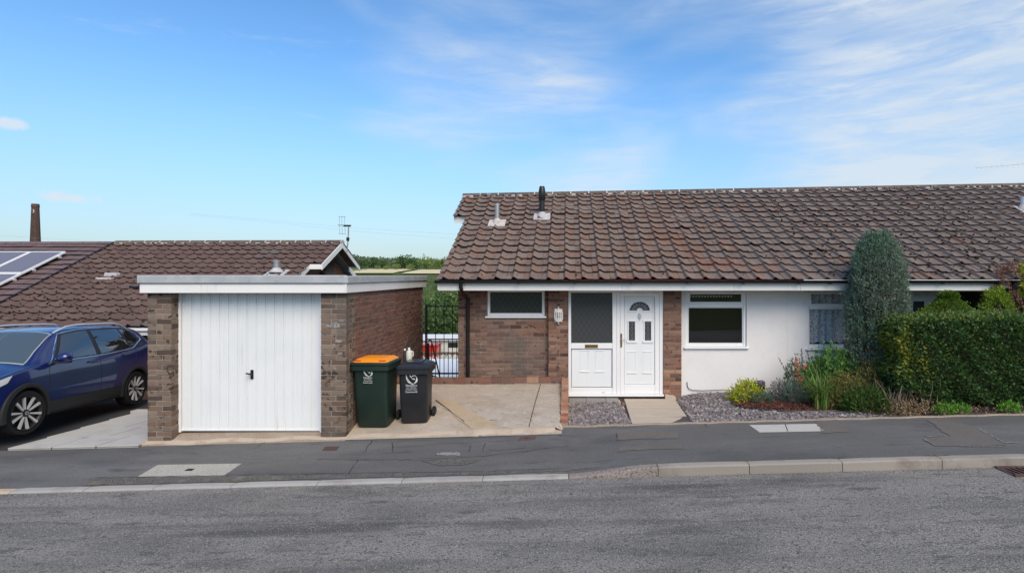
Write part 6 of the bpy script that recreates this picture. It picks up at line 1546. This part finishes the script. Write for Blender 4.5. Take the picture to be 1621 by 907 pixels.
def blossom(px_, py_, d, s_=.05, n=26):
    c = Vector((U(px_, d), d, V(py_, d)))-gr.location; P = np.array(c)[None]+rng.normal(0, s_*.5, (n, 3)); leaf_obj('flower', P, rng.normal(0, 1, (n, 3)), .035, .02, 'petal', gr)
    MB().tube([(c.x*.2, c.y*.2, .1), (c.x*.8, c.y*.8, max(c.z*.7, .12)), tuple(c)], .0035, 5).build('stalk', 'blade_leaf', gr)
for (a, b, d, s_) in ((1292, 644, 8.98, .06), (1300, 649, 8.95, .06), (1318, 640, 9.0, .05), (1341, 603, 9.1, .075), (1262, 578, 9.4, .03), (1261, 590, 9.4, .035), (1266, 600, 9.35, .03), (1274, 581, 9.4, .025), (1261, 569, 9.4, .02)): blossom(a, b, d, s_)
# weeds at the foot of the hedge
for (a, lab) in ((1497, 'green weeds at the foot of the hedge near the pavement patch'), (1521, 'small bright weed tuft between the other two weed tufts'), (1600, 'green weeds at the foot of the hedge by the right picture edge')):
    x = U(a, 8.42); clump('weed', (x, 8.44, back_z(x)), 420 if a != 1521 else 240, (.16, .09), .15, .05, .02, 'weed_leaf', lab, 'weeds', stemn=3)

n = 260; P = np.stack([rng.uniform(1.95, 4.9, n), rng.uniform(8.36, 10.4, n), np.zeros(n)], 1); P[:, 2] = [garden_z(a, b)+.03 for a, b in P[:, :2]]
leaf_obj('fallen_leaves', P, rng.normal(0, 1, (n, 3))*np.array((1, 1, .25)), rng.uniform(.02, .05, n), .015, 'dry', None, label='scattered fallen brown leaves on the slate chippings', cat='leaves', kind='stuff')
chips('road_grit', 1500, lambda: (random.uniform(-9, 9), KY-abs(random.gauss(0, .05))-.004), lambda x, y: road_z(x, y)+.001, (.006, .022), 'slab_grey', label='loose grit gathered in the gutter along the kerb', cat='grit', kind='stuff')
n = 700; X = rng.choice([-7.6, -5.75, -4.0, -1.02, 0.0, 1.06, 2.14, 3.24, 4.42], n)+rng.normal(0, .16, n); P = np.stack([X, KY+.125+np.abs(rng.normal(0, .012, n)), np.zeros(n)], 1); P[:, 2] = [pave_z(a, b)+.003 for a, b in P[:, :2]]
leaf_obj('kerb_moss', P, np.tile((0, 0, .6), (n, 1))+rng.normal(0, .7, (n, 3)), rng.uniform(.008, .022, n), .008, 'bronze_leaf', None, label='tiny moss and weeds in the joint behind the kerb', cat='moss', kind='stuff')
# --- columnar cypress
cx, cyy = U(1389, 9.62), 9.62; cz = garden_z(cx, cyy); ch = V(371, cyy)-cz
cyp = empty('columnar_conifer', (cx, cyy, cz), 'tall blue-green columnar conifer in front of the net-curtained window', 'tree')
def cyp_r(t):    # radius by height fraction
    return np.interp(t, [0, .04, .30, .62, .82, .93, 1.0], [.28, .50, .50, .45, .37, .27, .09])
def plumes(k, per, rfun, h, sy=1., sx=1., size=.075, up=1.2, out=.55, z0=.05, spread=.5):
    """feathery sprays: k plume bases on the outline, each a fan of small sprigs"""
    t = rng.random(k)**.92; a = rng.uniform(0, 6.283, k); r_ = rfun(t)*(1-np.abs(rng.normal(0, .06, k)))*(1+.05*np.sin(a*5+t*11))
    C = np.stack([np.cos(a)*r_*sx, np.sin(a)*r_*sy, z0+t*h], 1); A = np.stack([np.cos(a)*out, np.sin(a)*out, np.full(k, up)], 1)+rng.normal(0, .18, (k, 3)); A = unit(A)
    L = size*rng.uniform(.7, 1.5, k); i = np.repeat(np.arange(k), per); n = len(i); s_ = rng.random(n)[:, None]
    P = C[i]+A[i]*(L[i][:, None]*(s_*2.0-.8))+rng.normal(0, 1, (n, 3))*(L[i][:, None]*.32*(1-s_*.7))
    return P, A[i]+rng.normal(0, spread, (n, 3)), n
P, D, n = plumes(2100, 30, cyp_r, ch-.12, .85, size=.10)
leaf_obj('crown', P, D, rng.uniform(.03, .07, n), rng.uniform(.008, .017, n), 'cypress_leaf', cyp)
core = MB(); core.lathe([(float(cyp_r(t_))*.72, .06+t_*(ch-.3)) for t_ in lin(0, .97, 16)]+[(.001, ch-.25)], (0, 0, 0), 'z', 24).build('twig_core', 'soil', cyp)
MB().tube([(0, 0, -.1), (0, 0, .5), (.02, 0, 1.6)], [.07, .06, .03], 8).build('trunk', 'bark', cyp)
# --- topiary cone, lime conifer, browned conifer behind the hedge
def conifer(name, px_, d, top_py, prof, m_, label, n, L=.05, W_=.014, up=.8, clipped=False):
    x = U(px_, d); z0 = garden_z(x, d); h = V(top_py, d)-z0; o = empty(name, (x, d, z0), label, 'tree')
    tk, rk = zip(*prof); P, D, n = plumes(n//22, 22, lambda t_: np.interp(t_, tk, rk)*.97, h, size=L*.9, up=up, out=1., z0=0)
    if clipped:
        t = rng.random(n)**.6; a = rng.uniform(0, 6.283, n); r_ = np.interp(t, tk, rk)*(1+.05*np.sin(a*6+t*27)+.04*np.sin(a*11-t*39))*(1-np.abs(rng.normal(0, .06, n)))
        P = np.stack([np.cos(a)*r_, np.sin(a)*r_, t*h], 1); D = np.stack([np.cos(a), np.sin(a), np.full(n, .5)], 1)+rng.normal(0, .5, (n, 3))
    leaf_obj('crown', P, D, rng.uniform(L*.6, L*1.3, n), rng.uniform(W_*.7, W_*1.3, n), m_, o)
    MB().lathe([(max(float(np.interp(t_, tk, rk))*.66, .002), t_*h*.90) for t_ in lin(0, 1, 14)], (0, 0, 0), 'z', 18).build('twig_core', 'soil', o)
    MB().tube([(0, 0, -.1), (0, 0, h*.5)], [.05, .03], 8).build('trunk', 'bark', o)
    return o
conifer('topiary_conifer', 1501, 9.85, 461, [(0, .66), (.70, .60), (.80, .43), (.86, .30), (.90, .21), (.93, .13), (.96, .155), (.985, .115), (1, .02)], 'cone_leaf', 'clipped bright green conical tree with a knob on top behind the hedge', 26000, .034, .016, clipped=True)
conifer('lime_conifer', 1578, 9.62, 462, [(0, .30), (.70, .26), (.86, .17), (.95, .11), (1, .05)], 'lime_leaf', 'feathery lime green conifer behind the hedge at the right', 8000, .07, .014, 1.5)
conifer('browned_conifer', 1618, 9.85, 420, [(0, .55), (.75, .52), (.88, .42), (.96, .30), (1, .05)], 'brown_leaf', 'dead reddish-brown conifer at the right edge of the picture', 14000, .07, .014, 1.4)
conifer('lime_conifer', 1632, 9.55, 418, [(0, .16), (.75, .15), (.90, .12), (.97, .10), (1, .05)], 'gold_leaf', 'narrow yellow-green conifer tip poking above the brown conifer', 2500, .06, .016, 1.4)

# moss clumps lodged on the tiles
def moss(n, xr, yr, zf, label, size=(.025, .075)):
    chips('roof_moss', n, lambda: (random.uniform(*xr), yr[0]+(yr[1]-yr[0])*random.random()**1.3), zf, size, 'moss_dark', flat=.6, label=label, cat='moss', kind='stuff')
moss(420, (4.6, 9.6), (10.0, 13.4), lambda x, y: roof_at(x, y)+.062+random.uniform(-.01, .01), 'dark moss clumps scattered on the tiles above the hedge')
moss(90, (-2.2, 4.4), (10.0, 13.8), lambda x, y: roof_at(x, y)+.062+random.uniform(-.01, .01), 'a few dark moss clumps on the tiles over the front door', (.02, .05))
moss(330, (-13.6, -7.6), (12.5, 15.2), lambda x, y: l_at(x, y)+.062+random.uniform(-.01, .01), 'dark moss clumps on the lower tiles behind the garage')
# ================================================================== the valley behind
def ground_pt(px_, py_, d0=60):
    d = d0
    for _ in range(60): d = .8*d+.2*(CAMZ-terrain_z(U(px_, d), d))*860/(py_-436.5)
    return d
def tree(name, x, y, h, r, m_, label, n=2600, leaf_s=.34, group=None, shape=.62, z=None):
    z = terrain_z(x, y) if z is None else z; o = empty(name, (x, y, z), label, 'tree', group)
    mb = MB(); mb.tube([(0, 0, -.3), (random.gauss(0, .1), 0, h*.25), (random.gauss(0, .2), random.gauss(0, .2), h*.6)], [h*.026, h*.02, h*.008], 8)
    for i in range(6):
        a = random.uniform(0, 6.283); hh = h*random.uniform(.25, .5); mb.tube([(0, 0, hh), (math.cos(a)*r*.4, math.sin(a)*r*.4, hh+h*.12), (math.cos(a)*r*.75, math.sin(a)*r*.75, hh+h*.25)], [h*.010, h*.007, h*.003], 6)
    mb.build('trunk', 'bark', o, smooth=60)
    k = 34; C = rng.normal(0, 1, (k, 3)); C = unit(C)*rng.uniform(.35, 1, (k, 1))**.6; C *= np.array((r*.82, r*.82, h*.36)); C[:, 2] += h*shape; R0 = rng.uniform(.20, .40, k)*r
    idx = rng.integers(0, k, n); v = unit(rng.normal(0, 1, (n, 3))); P = C[idx]+v*R0[idx][:, None]*rng.uniform(.75, 1.1, (n, 1)); P[:, 2] = np.maximum(P[:, 2], h*.12)
    leaf_obj('crown', P, v+rng.normal(0, .6, (n, 3))+np.array((0, 0, .2)), rng.uniform(leaf_s*.6, leaf_s*1.2, n), rng.uniform(leaf_s*.4, leaf_s*.8, n), m_, o)
    return o
spec = [(-8.6, 50, 7.2, 3.4, 'tree_leaf', 'bushy green tree straight behind the iron gate'), (-12.4, 54, 7.6, 3.4, 'tree_dark', 'dark green tree hidden mostly by the garage wall'), (-10.6, 47, 5.0, 2.6, 'tree_dark', 'shorter dark tree below the bushy green one'),
        (-14.5, 62, 8.6, 4.0, 'tree_leaf', 'spreading green tree just above the garage roof end'), (-10.2, 68, 8.0, 4.2, 'tree_lime', 'light green tree behind the bushy one at the gate'), (-6.4, 58, 8.0, 3.8, 'tree_leaf', 'green tree partly behind the brick corner of the house'),
        (-18.5, 72, 9.0, 4.6, 'tree_leaf', 'green tree rising above the middle of the garage side wall'), (-23.5, 80, 9.0, 4.6, 'tree_dark', 'dark tree right of the western gable'), (-4.2, 50, 6.5, 3.2, 'tree_dark', 'dark tree concealed behind the brick corner'),
        (-15.2, 90, 8.8, 5.0, 'tree_lime', 'pale green tree under the eaves corner of the house')]
for (x, y, h, r, m_, l_) in spec: tree('tree', x, y, h, r, m_, l_, 2600, .36, 'trees in the valley behind the garage')
# undergrowth bank between the trees
n = 16000; X = rng.uniform(-44, 6, n); Y = rng.uniform(44, 120, n); Z = np.array([terrain_z(a, b) for a, b in zip(X, Y)])+np.minimum(rng.gamma(2.0, .75, n), 3.2)*(1+.5*np.sin(X*.7)*np.sin(Y*.31))
leaf_obj('scrub', np.stack([X, Y, Z], 1), rng.normal(0, 1, (n, 3))+np.array((0, -.3, .6)), rng.uniform(.35, .9, n), rng.uniform(.25, .6, n), ['tree_leaf', 'tree_dark', 'tree_lime'], None, rng.choice(3, n, p=[.36, .10, .54]), label='green scrub covering the slope beyond the gate', cat='scrub', kind='stuff')
# hedgerow and field trees on the far slope
def far_tree(px_, d, py_top, wpx, m_, label):
    x = U(px_, d); z = terrain_z(x, d); top = V(py_top, d); r = wpx/2*d/860; h = max(top-z, r*1.2); return tree('tree', x, d, h, r, m_, label, 800, max(r*.17, .4), 'trees along the far fields', .6)
for i, (p_, d, t_, w_, m_, l_) in enumerate([(590, 520, 413, 30, 'tree_dark', 'large dark round tree on the far field edge left of centre'), (606, 500, 416, 22, 'tree_dark', 'second dark tree beside the large round one'), (640, 500, 412, 34, 'tree_dark', 'broad dark tree on the far field edge in the gap'), (655, 480, 411, 28, 'tree_dark', 'dark tree touching the broad one in the gap'),
        (676, 450, 414, 30, 'tree_lime', 'pale green tree above the far field'), (694, 440, 415, 26, 'tree_lime', 'pale green tree nearest the house roof edge'), (708, 445, 417, 26, 'tree_leaf', 'far tree half hidden by the roof verge'), (612, 420, 423, 12, 'tree_lime', 'small pale bush on the far hedge line'), (628, 420, 421, 14, 'tree_lime', 'small rounded bush right of the pale one on the hedge line'), (650, 420, 424, 14, 'tree_lime', 'low bush below the broad dark tree'), (598, 425, 425, 10, 'tree_lime', 'tiny pale bush at the left of the hedge line'), (572, 560, 414, 22, 'tree_dark', 'dark tree right beside the gable boards'), (725, 450, 416, 30, 'tree_leaf', 'far tree behind the roof corner')]): far_tree(p_, d, t_, w_, m_, l_)
# far woodland and fields
def wood(n, px0, px1, d0, d1, hgt, size, m_, label, edge=0):
    d = rng.uniform(d0, d1, n); px_ = rng.uniform(px0, px1, n); X = (px_-900)/860*d; Z = np.array([terrain_z(a, b) for a, b in zip(X, d)])
    hh = hgt*(.7+.3*np.sin(X*.09+d*.02)*np.sin(X*.031+2)+.25*np.sin(X*.23))*rng.random(n)**.5
    leaf_obj('woodland', np.stack([X, d, Z+hh], 1), rng.normal(0, 1, (n, 3))+np.array((0, -.4, .5)), rng.uniform(size*.6, size*1.2, n), rng.uniform(size*.5, size, n), m_, None, label=label, cat='woodland', kind='stuff')
wood(15000, 380, 900, 620, 1150, 9, 3.6, 'far_leaf', 'distant wooded hill on the horizon')
wood(6000, 420, 860, 190, 345, 1.8, 1.2, 'tree_dark', 'dark scrubby hedgerows below the pale fields')
fx = lambda a, d: U(a, d)
for (pxs, d0, d1, m_) in (((530, 622), 372, 428, 'field'), ((636, 760), 370, 418, 'field'), ((420, 560), 395, 430, 'meadow'), ((575, 720), 430, 475, 'meadow')):
    X0, X1 = fx(pxs[0], d0), fx(pxs[1], d0)
    sheet('field', lin(X0, X1, 10), lin(d0, d1, 6), lambda x, y: terrain_z(x, y)+.5, m_, kind='structure')

# things seen through the gate
wb = empty('outbuilding', (-8.0, 21, -3.2), 'low outbuilding with a white flat roof seen through the iron gate', 'outbuilding')
zr_ = V(577, 21.5); zl_ = V(596, 19.2)
MB().add([(-10.5, 19.2, zl_), (-3.4, 19.2, zl_), (-3.4, 23.0, zr_), (-10.5, 23.0, zr_), (-10.5, 19.2, zl_-.08), (-3.4, 19.2, zl_-.08), (-3.4, 23.0, zr_-.08), (-10.5, 23.0, zr_-.08)], [(0, 1, 2, 3), (4, 5, 6, 7), (0, 1, 5, 4), (1, 2, 6, 5), (2, 3, 7, 6), (3, 0, 4, 7)]).build('roof', 'white_roof', wb)
MB().box(-10.3, -3.6, 19.5, 22.7, -4, min(zl_, zr_)-.09).build('wall', 'pale_wall', wb)
rebase(wb)
gw_ = empty('garden_wall', (-8, 27, -3.4), 'low decorative block wall behind the white flat roof', 'wall')
z0_, z1_ = V(575.5, 27), V(560, 27)
MB().box(-13, -3, 27.0, 27.2, -4, z0_).build('base', 'brick_grimy', gw_)
for i in range(34):
    for j in range(2): MB().tube([(-13+.3*i+.15+.13*math.cos(q_), 27.1, z0_+.13+j*.25+.11*math.sin(q_)) for q_ in lin(0, 6.283, 9)], .035, 5).build('pierced_block', 'pale_wall', gw_)
MB().box(-13, -3, 26.98, 27.22, z1_+.0, z1_+.06).build('coping', 'brick_grimy', gw_)
rebase(gw_)
rc = empty('red_shed', (U(676, 33), 33.5, -3.5), 'bright red low box shape seen through the gate bars', 'container')
MB().cbox(-1.1, .62, -.6, .6, 0, V(546, 33)+3.5, .05).build('body', 'red_paint', rc, smooth=30); MB().cbox(-1.15, .67, -.65, .65, V(546, 33)+3.5-.08, V(546, 33)+3.53, .02).build('rim', 'red_paint', rc)
pw = empty('pale_building', (-10, 40, -4.5), 'long low white building with dark openings beyond the gate', 'building')
zt2, zb2 = V(534, 40), V(552, 40)
MB().box(-18, -4, 40, 42, zb2-.9, zt2-.22).build('wall', 'pale_wall', pw); MB().box(-18.2, -3.8, 39.8, 42.2, zt2-.218, zt2).build('roof_edge', 'white_roof', pw)
for i in range(11): MB().box(-17.6+i*1.25, -16.9+i*1.25, 39.97, 39.99, zb2+.10, zt2-.38).build('opening', 'car_inside', pw)
rebase(pw)

# brick chimney stack on the skyline
cd_ = 260; cxx = U(56, cd_); ctop = V(323, cd_); cb_ = terrain_z(cxx, cd_)-1
st = empty('chimney_stack', (cxx, cd_, cb_), 'tall tapering brick chimney rising behind the left roof', 'chimney'); H_ = ctop-cb_
sl_ = (13.2-9.6)/59/2
r0, r1 = (4.8+sl_*(H_*860/cd_))*cd_/860, 4.8*cd_/860
MB().lathe([(r0, 0), (r1, H_-1.6), (r1*1.10, H_-1.5), (r1*1.10, H_-.9), (r1*1.02, H_-.8), (r1*1.02, H_), (r1*.7, H_), (r1*.7, H_-3)], (0, 0, 0), 'z', 10).build('shaft', 'far_brick', st)
MB().prism([(.1, H_-4.6), (.8, H_-4.3), (.9, H_-3.6), (.5, H_-2.6), (.2, H_-3.1), (.5, H_-3.8)], lambda a, b, d: (a, d, b), -r1*1.03, -r1*.9).build('pale_mark', 'pale_mortar', st)
# power lines and a pylon
def line(name, pts, d, label, r=.011):
    P_ = []
    for (a, b) in zip(pts[:-1], pts[1:]):
        for i in range(10): t = i/10; P_.append((U(lerp(a[0], b[0], t), d), d, V(lerp(a[1], b[1], t), d)))
    P_.append((U(pts[-1][0], d), d, V(pts[-1][1], d))); MB().tube(P_, r, 5).build(name, 'galv', None, label=label, cat='cable')
line('overhead_line', ((300, 338), (430, 349), (560, 361), (720, 371), (900, 377)), 120, 'upper overhead power line crossing the sky behind the aerial')
line('overhead_line', ((300, 340), (430, 352), (560, 366), (720, 378), (900, 386)), 118, 'lower overhead power line crossing the sky behind the aerial')
line('overhead_line', ((-60, 370), (0, 373), (60, 377), (130, 381), (200, 383)), 110, 'overhead wire just above the left ridge by the chimney')
pd = 1050; py = empty('pylon', (U(671, pd), pd, V(418, pd)), 'faint electricity pylon on the far horizon', 'pylon'); hh = 17*pd/860; mb = MB()
for sx in (-1, 1):
    for sy in (-1, 1): mb.tube([(sx*2.0, sy*2.0, -4), (sx*.4, sy*.4, hh)], .16, 4)
for k in range(6): z = hh*k/6; w_ = lerp(2.0, .4, k/6); mb.tube([(-w_, -w_, z), (w_*.85, w_*.85, z+hh/6)], .10, 4); mb.tube([(w_, -w_, z), (-w_*.85, w_*.85, z+hh/6)], .10, 4)
mb.build('tower', 'galv', py)
for z in (hh*.6, hh*.75, hh*.9): MB().tube([(-3.2, 0, z), (3.2, 0, z)], .15, 4).build('arm', 'galv', py)
